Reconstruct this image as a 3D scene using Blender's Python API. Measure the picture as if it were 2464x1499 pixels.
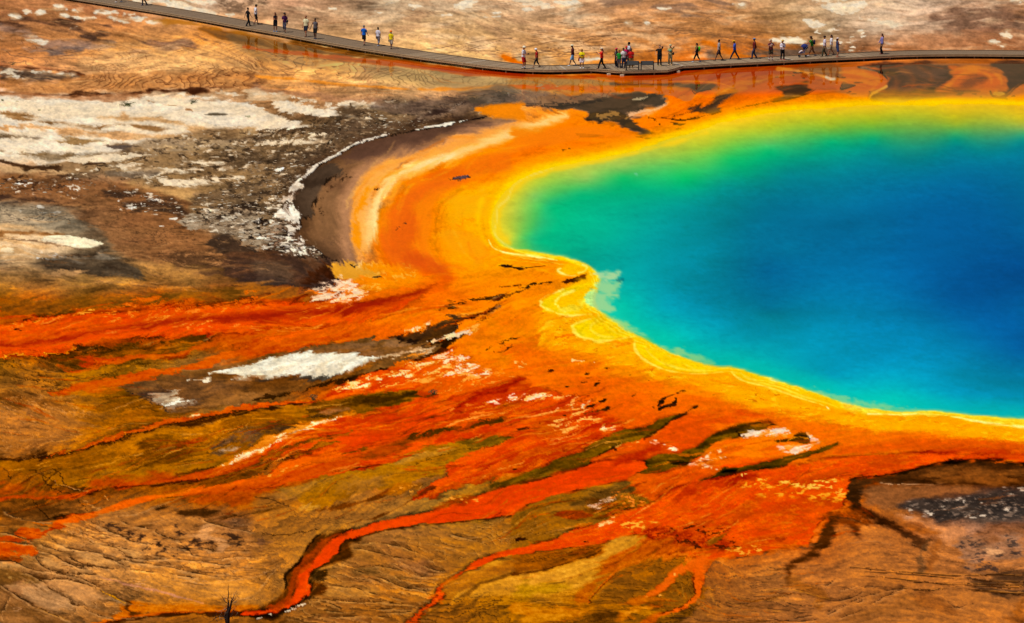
import bpy, bmesh, math, random
from mathutils import Vector, Matrix, Quaternion
random.seed(11)
scene = bpy.context.scene
for o in list(bpy.data.objects):
    bpy.data.objects.remove(o, do_unlink=True)
COL = scene.collection

# ---- camera: hillside overlook, 40 m above the basin floor, long lens ----------------
CAM_H = 40.0; PITCH = math.radians(11.73); FOC = 8602.0      # focal length in image pixels (2464 wide)
cam = bpy.data.cameras.new('camera')
cam.sensor_width = 36.0; cam.lens = 36.0*FOC/2464.0
cam.clip_start = 1.0; cam.clip_end = 60000.0
camo = bpy.data.objects.new('camera', cam); COL.objects.link(camo)
camo.location = (0, 0, CAM_H); camo.rotation_euler = (math.pi/2-PITCH, 0, 0)
scene.camera = camo

# ---- sky, sun, exposure ---------------------------------------------------------------
SUN_EL = 66.0; SHADOW = Vector((0.86, 0.50, 0)).normalized()
world = bpy.data.worlds.new('World'); scene.world = world; world.use_nodes = True
wn = world.node_tree; wn.nodes.clear()
sky = wn.nodes.new('ShaderNodeTexSky'); sky.sky_type = 'NISHITA'; sky.sun_disc = False
sky.sun_elevation = math.radians(SUN_EL); sky.sun_rotation = math.atan2(-SHADOW.x, -SHADOW.y)
sky.altitude = 2200.0; sky.dust_density = 0.6
bgn = wn.nodes.new('ShaderNodeBackground'); bgn.inputs['Strength'].default_value = 0.07
wo = wn.nodes.new('ShaderNodeOutputWorld')
wn.links.new(sky.outputs[0], bgn.inputs['Color']); wn.links.new(bgn.outputs[0], wo.inputs['Surface'])
sun = bpy.data.lights.new('sun', 'SUN'); sun.energy = 4.6; sun.angle = math.radians(0.53); sun.color = (1.0, 0.955, 0.89)
suno = bpy.data.objects.new('sun', sun); COL.objects.link(suno)
ce = math.cos(math.radians(SUN_EL))
suno.rotation_euler = Vector((SHADOW.x*ce, SHADOW.y*ce, -math.sin(math.radians(SUN_EL)))).to_track_quat('-Z', 'Y').to_euler()
suno.location = (-60, 100, 120)
scene.view_settings.view_transform = 'Standard'; scene.view_settings.look = 'None'
scene.view_settings.exposure = 0.0; scene.view_settings.gamma = 1.0
GAIN = 1.39            # display value of a white surface lying flat in this light

# ---- image pixels -> metres on a level plane ------------------------------------
def pixel_to_plane(u, v, z=0.0):
    x = (u-1232.0)/FOC; y = (749.5-v)/FOC
    sp, cp = math.sin(PITCH), math.cos(PITCH)
    dy = cp+y*sp; dz = -sp+y*cp
    t = (z-CAM_H)/dz
    return (t*x, t*dy, z)
# ---------------------------------------------------------------------------
# GROUND COLOURS.  The basin floor is drawn as a colour map: every mat, stream, crust and
# terrace is a traced outline in image coordinates (2464 x 1499 pixels); the function
# above turns image pixels into metres on the ground, and the finished map ends up
# as vertex colours on the ground mesh, one fixed colour per spot of ground.
# ---------------------------------------------------------------------------
import numpy as np
def grow(a, b, first, ratio):
    s = 1.0 if b > a else -1.0
    out = []; x = a; d = first
    while s*(b-x) > 0:
        x = x+s*d; out.append(x); d *= ratio
    return out
def both(a, edge, far, r1, r2):          # fine margin first, then coarse out to the horizon
    m = grow(a, edge, 3, r1); return m+grow(m[-1], far, abs(m[-1]-m[-2])*r2, r2)
UC = np.array(sorted(both(-24, -460, -24000, 1.055, 1.35)) + list(np.arange(-24, 2489, 2.0)) + both(2488, 3000, 26000, 1.05, 1.35), dtype=np.float32)
VC = np.array(sorted([v for v in both(-16, -140, -1018, 1.07, 1.3) if v > -1022]) + list(np.arange(-16, 1517, 2.0)) + both(1516, 1760, 9000, 1.06, 1.35), dtype=np.float32)
NU, NV = len(UC), len(VC)
UU, VV = np.meshgrid(UC, VC)
rng = np.random.default_rng(7)
def fnoise(lx, ly, ang=0.0, p=1.6, seed=0):
    """anisotropic spectral noise, unit variance; lx, ly in image pixels along / across ang"""
    r = np.random.default_rng(seed)
    H, W = NV+96, NU+96
    k = np.fft.rfft2(r.standard_normal((H, W)).astype(np.float32))
    fy = np.fft.fftfreq(H)[:, None]/2.0; fx = np.fft.rfftfreq(W)[None, :]/2.0
    c, s = math.cos(math.radians(ang)), math.sin(math.radians(ang))
    a = (fx*c+fy*s)*lx; b = (-fx*s+fy*c)*ly
    k *= (1.0+(6.28*a)**2+(6.28*b)**2)**(-p)
    k[0, 0] = 0
    n = np.fft.irfft2(k, s=(H, W))[:NV, :NU]
    return ((n-n.mean())/n.std()).astype(np.float32)
FLOW = """100,20,4 500,20,3 1000,20,-2 1600,20,0 2300,40,-2 200,80,9 400,100,9 700,130,11 1000,180,12 1250,200,2 600,190,2 200,190,4 1500,100,-3 1900,100,-3 2300,110,0
200,270,3 500,300,6 300,340,2 100,330,3 700,330,-12 500,440,-6 900,280,-13 300,540,4 100,520,6 450,600,3 650,560,12 100,580,8 250,640,3 500,680,-4 150,690,-3
100,790,-4 400,760,-6 700,750,-3 900,730,-15 1020,690,-28 960,400,-42 905,480,-75 895,560,90 930,610,62 990,640,30 1050,340,-20 1200,300,-12 780,460,-62 760,540,80 800,600,55 850,390,-35
1000,500,-80 1080,560,80 1090,440,-48 1400,320,-12 1550,240,-10 1750,180,4 1700,250,-16 1950,200,4 2100,230,-10 2300,200,8 1450,220,4
1150,760,-14 1250,700,-15 1100,830,-10 1300,850,-6 1400,900,-14 1600,930,12 1800,960,16 2000,1010,10 2300,1050,6 1500,1000,-24 1650,1010,-20
1000,950,-17 800,1060,-19 1100,1020,-15 1300,1030,-15 1400,1100,-20 1200,1150,-17 1000,1200,-20 900,900,-13 650,950,-9 500,900,-10 1750,1080,-24 1900,1060,-12
200,880,-6 300,960,-10 150,1020,14 400,1060,-8 600,1020,-17 100,1100,-8 300,1180,-11 500,1160,-13 50,960,10 750,1000,-15
200,1300,26 300,1350,16 450,1360,11 550,1400,9 150,1430,32 350,1440,20 600,1330,3 60,1250,-10 100,1480,30 500,1480,-4 500,1260,10
900,1330,15 1050,1330,19 850,1430,6 1000,1470,4 1100,1250,17 750,1330,-55 690,1420,-62 850,1270,-24 1000,1250,-12 1080,1420,-48 1200,1330,-26 1350,1290,-13 1200,1210,-17
1500,1270,-24 1700,1230,-20 1850,1200,-12 1900,1280,-9 1400,1400,-22 1300,1460,5 1550,1400,4 1650,1480,2 1680,1400,70 1560,1370,-40 1400,1180,-12
2000,1350,-3 2200,1300,24 2150,1250,26 2300,1250,-3 2300,1400,3 2100,1450,-14 2400,1450,4 2200,1150,-6 2000,1460,-4 2400,1150,4"""
def flow_field():
    A = np.array([[float(t) for t in q.split(',')] for q in FLOW.split()])
    gu = np.linspace(-100, 2560, 134); gv = np.linspace(-60, 1560, 110)
    X, Y = np.meshgrid(gu, gv); cx = np.zeros(X.shape); sx = np.zeros(X.shape)
    for x, y, a in A:
        w = 1.0/(((X-x)**2+((Y-y)*1.7)**2)**1.5+2000.0); a = math.radians(2*a)
        cx += w*math.cos(a); sx += w*math.sin(a)
    th = 0.5*np.arctan2(sx, cx)
    iu = np.clip(np.interp(UC, gu, np.arange(len(gu))), 0, len(gu)-1.001); iv = np.clip(np.interp(VC, gv, np.arange(len(gv))), 0, len(gv)-1.001)
    u0 = iu.astype(int); v0 = iv.astype(int); fu = (iu-u0)[None]; fv = (iv-v0)[:, None]
    def bil(F): return (F[v0][:, u0]*(1-fu)+F[v0][:, u0+1]*fu)*(1-fv)+(F[v0+1][:, u0]*(1-fu)+F[v0+1][:, u0+1]*fu)*fv
    c2 = bil(np.cos(2*th)); s2 = bil(np.sin(2*th))
    t = (0.5*np.arctan2(s2, c2)).astype(np.float32)
    t += 0.16*fnoise(60, 25, 0, 1.6, 77)+0.10*fnoise(22, 10, 0, 1.5, 78)      # streams never run quite straight
    return np.cos(t), np.sin(t)
FX, FY = flow_field()
def lic(seed_noise, steps, h=1.0):
    """smear noise along the flow (index space): filaments that follow the runoff"""
    acc = seed_noise.copy(); tot = 1.0
    for sg in (1.0, -1.0):
        y, x = np.mgrid[0:NV, 0:NU].astype(np.float32)
        for k in range(steps):
            iy = np.clip(y+0.5, 0, NV-1).astype(np.int32); ix = np.clip(x+0.5, 0, NU-1).astype(np.int32)
            x = x+sg*h*FX[iy, ix]; y = y+sg*h*FY[iy, ix]
            w = 1.0-(k+1.0)/(steps+1.0)
            acc += w*seed_noise[np.clip(y+0.5, 0, NV-1).astype(np.int32), np.clip(x+0.5, 0, NU-1).astype(np.int32)]; tot += w
    return ((acc-acc.mean())/acc.std()).astype(np.float32)
NZ = {}
def noise(name):
    if name not in NZ:
        if name in ('str', 'stru', 'strd'): NZ[name] = lic(fnoise(1.6, 1.6, 0, 1.0, 501), 16)
        elif name in ('hor', 'upr', 'dnr'): NZ[name] = lic(fnoise(5, 3.2, 0, 1.1, 502), 14, 1.4)
        elif name in ('upr2', 'flow'): NZ[name] = lic(fnoise(14, 8, 0, 1.3, 503), 16, 2.5)
        else: NZ[name] = fnoise(*NSPEC[name])
        if name in ('str', 'stru', 'strd'):
            for q in ('str', 'stru', 'strd'): NZ[q] = NZ[name]
        if name in ('hor', 'upr', 'dnr'):
            for q in ('hor', 'upr', 'dnr'): NZ[q] = NZ[name]
    return NZ[name]
NSPEC = {                      # lx  ly  angle power seed
    'fine':  (4, 1.4, 0, 1.0, 1),    'mid': (30, 7, 0, 1.0, 2),      'big': (220, 50, 0, 1.1, 3),
    'upr':   (30, 2.0, -19, 0.95, 4), 'upr2': (80, 7, -17, 1.0, 5),  'dnr': (30, 2, 14, 0.95, 6),
    'hor':   (34, 1.7, -2, 0.95, 8), 'fl': (4.6, 1.5, -4, 1.2, 9),  'flu': (7, 1.5, -16, 1.2, 10),
    'warp':  (12, 4, 0, 1.25, 11),    'wbig': (60, 20, 0, 1.2, 12),   'brk': (16, 5, 0, 1.2, 13),
    'grain': (2.2, 1.6, 0, 0.9, 14), 'iso1': (50, 16, 0, 1.5, 15),   'iso2': (22, 8, 0, 1.3, 16),
    'cell':  (14, 6, 0, 1.7, 17),    'dn2': (80, 5, 10, 1.0, 18),    'smoke': (120, 40, -10, 1.6, 19),
    'rock':  (4.4, 2.0, 0, 1.15, 20), 'wisp': (130, 26, -24, 1.3, 21), 'wisp2': (70, 22, -8, 1.4, 22),
}
CV = np.zeros((NV, NU, 3), np.float32)      # the map's colours (display values)
WT = np.zeros((NV, NU), np.float32)         # film of water
HT = np.zeros((NV, NU), np.float32)         # relief in metres
def C(*a):
    return np.array(a, np.float32)/255.0
def T(i, j, s):
    """points of one quarter-scale image tile (column i, row j)"""
    return [(616*i+float(p.split(',')[0])/4, 374.75*j+float(p.split(',')[1])/4) for p in s.split()]
def S(s):
    return [tuple(float(q) for q in p.split(',')) for p in s.split()]
def spline(pts, closed, n=4):
    P = np.array(pts, np.float32); m = len(P)
    if m < 3: return P
    out = []
    for k in range(m if closed else m-1):
        if closed: a, b, c, d = P[(k-1) % m], P[k], P[(k+1) % m], P[(k+2) % m]
        else: a, b, c, d = P[max(k-1, 0)], P[k], P[k+1], P[min(k+2, m-1)]
        for t in range(n):
            t = t/n
            out.append(0.5*((2*b)+(c-a)*t+(2*a-5*b+4*c-d)*t*t+(3*b-a-3*c+d)*t**3))
    if not closed: out.append(P[-1])
    return np.array(out, np.float32)
def box(P, pad):
    a = np.searchsorted(UC, P[:, 0].min()-pad); b = np.searchsorted(UC, P[:, 0].max()+pad)
    c = np.searchsorted(VC, P[:, 1].min()-pad); d = np.searchsorted(VC, P[:, 1].max()+pad)
    return (slice(c, max(d, c+1)), slice(a, max(b, a+1)))
def sdf(P, sl):
    X = UU[sl]; Y = VV[sl]
    d2 = np.full(X.shape, 1e12, np.float32); ins = np.zeros(X.shape, bool)
    n = len(P)
    for k in range(n):
        ax, ay = P[k]; bx, by = P[(k+1) % n]
        ex, ey = bx-ax, by-ay; L = ex*ex+ey*ey
        if L < 1e-9: continue
        t = np.clip(((X-ax)*ex+(Y-ay)*ey)/L, 0, 1)
        d2 = np.minimum(d2, (X-ax-t*ex)**2+(Y-ay-t*ey)**2)
        if ey != 0:
            c = ((ay <= Y) != (by <= Y)) & (X < ax+(Y-ay)*ex/ey)
            ins ^= c
    d = np.sqrt(d2)
    return np.where(ins, -d, d)
def sdline(P, Wd, sl):
    X = UU[sl]; Y = VV[sl]
    best = np.full(X.shape, 1e9, np.float32)
    for k in range(len(P)-1):
        ax, ay = P[k]; bx, by = P[k+1]
        ex, ey = bx-ax, by-ay; L = ex*ex+ey*ey
        if L < 1e-9: continue
        t = np.clip(((X-ax)*ex+(Y-ay)*ey)/L, 0, 1)
        best = np.minimum(best, np.sqrt((X-ax-t*ex)**2+(Y-ay-t*ey)**2)-(Wd[k]+(Wd[k+1]-Wd[k])*t))
    return best
def sstep(a, b, x):
    t = np.clip((x-a)/(b-a), 0, 1); return t*t*(3-2*t)
def lay(sl, m, col, wet=None, dz=0.0):
    CV[sl] += (col-CV[sl])*m[..., None]
    if wet is not None: WT[sl] += (wet-WT[sl])*m
    if dz: HT[sl] += dz*m
def fill(P, col, f=2.5, w=3.0, wn='warp', a=1.0, col2=None, mix='mid', tex=None, wet=None, dz=0.0, sm=3, cut=0.0, rim=0.0, rimw=7.0):
    if wn == 'hor': wn = 'warp'; w = w*0.6
    P = spline(P, True, sm); sl = box(P, f*2+abs(w)*2.5+2)
    d = sdf(P, sl)+w*noise(wn)[sl]
    m = sstep(f, -f, d)*a
    if rim: CV[sl] *= (1-rim*sstep(rimw, 0, d)*(d > -f)*sstep(-1.6, 0.6, noise('brk')[sl]))[..., None]
    if tex is not None: m = m*sstep(-0.9+cut, 0.9+cut, noise(tex)[sl])
    if col2 is not None:
        k = sstep(-1.1, 1.1, noise(mix)[sl])[..., None]
        col = col*(1-k)+col2*k
    lay(sl, m, col, wet, dz)
def stroke(P, wd, col, f=1.5, w=1.0, wn='warp', a=1.0, tex=None, wet=None, dz=0.0, sm=4, col2=None, mix='mid', cut=0.0):
    if wn == 'hor': wn = 'warp'; w = w*0.6
    mw = max(wd) if isinstance(wd, (list, tuple)) else wd
    if mw < 6: wn = 'warp'; w = min(w, 0.16*mw)
    P = spline(P, False, sm)
    wd = wd if isinstance(wd, (list, tuple)) else (wd, wd)
    Wd = np.interp(np.linspace(0, 1, len(P)), np.linspace(0, 1, len(wd)), wd)*0.5
    sl = box(P, max(wd)+f*2+w*2.5+2)
    d = sdline(P, Wd, sl)+w*noise(wn)[sl]
    m = sstep(f, -f, d)*a
    if tex is not None: m = m*sstep(-0.9+cut, 0.9+cut, noise(tex)[sl])
    if col2 is not None:
        k = sstep(-1.1, 1.1, noise(mix)[sl])[..., None]
        col = col*(1-k)+col2*k
    lay(sl, m, col, wet, dz)
def flecks(P, col, th=1.3, soft=0.25, f=10, nz='fl', a=1.0, w=6, wn='wbig', dz=0.0, sm=3):
    P = spline(P, True, sm); sl = box(P, f*2+w*2.5)
    m = sstep(f, -f, sdf(P, sl)+w*noise(wn)[sl])
    n = noise(nz)[sl]+(m-1)*1.2+0.35*noise('brk')[sl]
    soft = soft*1.5+0.1
    lay(sl, sstep(th-soft, th+soft, n)*np.minimum(m*2, 1)*a*0.92, col, None, dz)
def iso(P, ang, sp, col, th=1.3, warp=1.0, wn='iso1', w2=0.35, brk=0.0, a=0.8, f=14, lite=None, dz=-0.02, sm=3, edge='wbig', shade=0.0, step=0.0, grad=0.0):
    """wandering, near-parallel terrace lips: level lines of a tilted, folded field"""
    P = spline(P, True, sm); sl = box(P, f*2)
    m = sstep(f, -f, sdf(P, sl)+8*noise(edge)[sl])
    th *= 0.75; a *= 0.7
    r = math.radians(ang)
    g = (-UU[sl]*math.sin(r)+VV[sl]*math.cos(r))/sp + warp*noise(wn)[sl] + w2*noise('iso2')[sl]
    gy, gx = np.gradient(g, VC[sl[0]], UC[sl[1]])
    gr = np.sqrt(gx*gx+gy*gy)+1e-4
    fr = g-np.floor(g)
    d = np.minimum(fr, 1-fr)/gr
    b = sstep(brk-0.5, brk+0.5, noise('brk')[sl]) if brk > -5 else 1.0
    thin = sstep(0.9/sp*9, 0.9/sp*4, gr)
    if step or grad:
        hsh = np.sin(np.floor(g)*12.9898+ang)*43758.5453; hsh = hsh-np.floor(hsh)-0.5
        CV[sl] *= (1+(step*2*hsh+grad*(fr-0.5)*2)*m)[..., None]
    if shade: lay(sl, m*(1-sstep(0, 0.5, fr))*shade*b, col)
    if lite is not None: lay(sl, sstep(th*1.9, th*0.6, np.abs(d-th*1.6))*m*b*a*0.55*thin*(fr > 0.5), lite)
    lay(sl, sstep(th, th*0.25, d)*m*b*a*thin, col, None, dz)
def rbf(pts, sl, step=6, k=0.5):
    """smooth colour field through samples at image pixels (x, y, r, g, b)"""
    A = np.array(pts, np.float64); xy = A[:, :2]*np.array([1.0, 1.6]); c = A[:, 2:]/255.0
    n = len(xy)
    D = np.sqrt(((xy[:, None]-xy[None])**2).sum(-1))
    M = np.zeros((n+1, n+1)); M[:n, :n] = D; M[:n, :n] -= np.eye(n)*k; M[n, :n] = 1; M[:n, n] = 1
    w = np.linalg.solve(M, np.vstack([c, np.zeros((1, 3))]))
    u = UC[sl[1]]; v = VC[sl[0]]
    gu = np.linspace(max(u[0], -400), min(u[-1], 4200), 420); gv = np.linspace(max(v[0], -200), min(v[-1], 1700), 260)
    X, Y = np.meshgrid(gu, gv*1.6)
    out = np.zeros(X.shape+(3,))+w[n]
    for q in range(n):
        out += np.sqrt((X-xy[q, 0])**2+(Y-xy[q, 1])**2)[..., None]*w[q]
    out = np.clip(out, 0, 1)
    iu = np.interp(u, gu, np.arange(len(gu))); iv = np.interp(v, gv, np.arange(len(gv)))
    u0 = np.clip(iu.astype(int), 0, len(gu)-2); v0 = np.clip(iv.astype(int), 0, len(gv)-2)
    fu = (iu-u0)[None, :, None]; fv = (iv-v0)[:, None, None]
    a = out[v0][:, u0]; b = out[v0][:, u0+1]; c_ = out[v0+1][:, u0]; d = out[v0+1][:, u0+1]
    return ((a*(1-fu)+b*fu)*(1-fv)+(c_*(1-fu)+d*fu)*fv).astype(np.float32)
def spots(s, col, i=None, j=None, a=0.92):
    """little islands: x,y,rx,ry,tilt"""
    for q in s.split():
        v = [float(t) for t in q.split(',')]
        if i is not None: v = [616*i+v[0]/4, 374.75*j+v[1]/4, v[2]/4, v[3]/4]+v[4:]
        x, y, rx, ry = v[:4]; t = math.radians(v[4] if len(v) > 4 else 0)
        rx = max(rx, 1.4); ry = max(ry, 1.1)
        P = np.array([(x+rx*math.cos(t)*math.cos(q2)-ry*math.sin(t)*math.sin(q2), y+rx*math.sin(t)*math.cos(q2)+ry*math.cos(t)*math.sin(q2)) for q2 in np.linspace(0, 6.28, 11)[:-1]], np.float32)
        sl = box(P, 6); d = sdf(P, sl)+0.9*noise('rock')[sl]
        lay(sl, sstep(1.2, -1.2, d)*a, col, None, 0.02)

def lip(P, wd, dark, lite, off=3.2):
    """a terrace lip: dark riser, painted light below and painted shade above give it relief"""
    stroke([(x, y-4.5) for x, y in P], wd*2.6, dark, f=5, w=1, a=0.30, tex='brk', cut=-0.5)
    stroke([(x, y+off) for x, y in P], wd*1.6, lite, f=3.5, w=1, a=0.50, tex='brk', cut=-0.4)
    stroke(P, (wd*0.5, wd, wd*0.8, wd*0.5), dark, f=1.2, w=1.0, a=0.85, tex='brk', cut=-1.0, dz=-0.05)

def crusty(P, col=None, sm=2, a=0.86):
    """thin mineral crust: tan stain, then a broken creamy skin"""
    fill(P, C(204, 172, 132), f=4.5, w=3, wn='warp', a=0.55, sm=sm)
    fill(P, C(236, 222, 200) if col is None else col, f=2.6, w=2.4, wn='rock', a=a, sm=sm, tex='hor', cut=-1.25, col2=C(222, 200, 168), mix='warp')
def threads(P, n, cols, wd=(1.0, 3.5), ln=(50, 200), a=(0.35, 0.7), f=1.2, seed=3, wet=None):
    """fine braided runnels traced along the flow"""
    r = np.random.default_rng(seed); P = spline(P, True, 3); sl = box(P, 2); d = sdf(P, sl)
    lo = P.min(0); hi = P.max(0); k = 0; tries = 0
    while k < n and tries < n*12:
        tries += 1
        x, y = r.uniform(lo[0], hi[0]), r.uniform(lo[1], hi[1])
        iu = min(np.searchsorted(UC[sl[1]], x), d.shape[1]-1); iv = min(np.searchsorted(VC[sl[0]], y), d.shape[0]-1)
        if d[iv, iu] > -2: continue
        L = r.uniform(*ln); pts = [(x, y)]; drift = r.normal(0, 0.10)
        for q in range(int(L/9)):
            iu = min(max(np.searchsorted(UC, x), 0), NU-1); iv = min(max(np.searchsorted(VC, y), 0), NV-1)
            t = math.atan2(FY[iv, iu], FX[iv, iu])+drift+r.normal(0, 0.09)
            x += 9*math.cos(t); y += 9*math.sin(t); pts.append((x, y))
        if len(pts) < 4: continue
        w0 = r.uniform(*wd)
        stroke(pts, (w0*0.3, w0, w0*0.8, w0*0.25), cols[int(r.integers(len(cols)))], f=f*1.35, w=0.5, a=r.uniform(*a)*0.85, sm=2, wet=wet, tex='brk', cut=-0.9)
        k += 1
def blur(F, s):
    ky = np.fft.fftfreq(NV+80)[:, None]; kx = np.fft.rfftfreq(NU+80)[None]
    G = np.exp(-2*(np.pi*s)**2*(kx**2+ky**2)); out = np.empty_like(F)
    for c in range(3):
        out[..., c] = np.fft.irfft2(np.fft.rfft2(np.pad(F[..., c], 40, mode='edge'))*G, s=(NV+80, NU+80))[40:-40, 40:-40]
    return out

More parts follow.
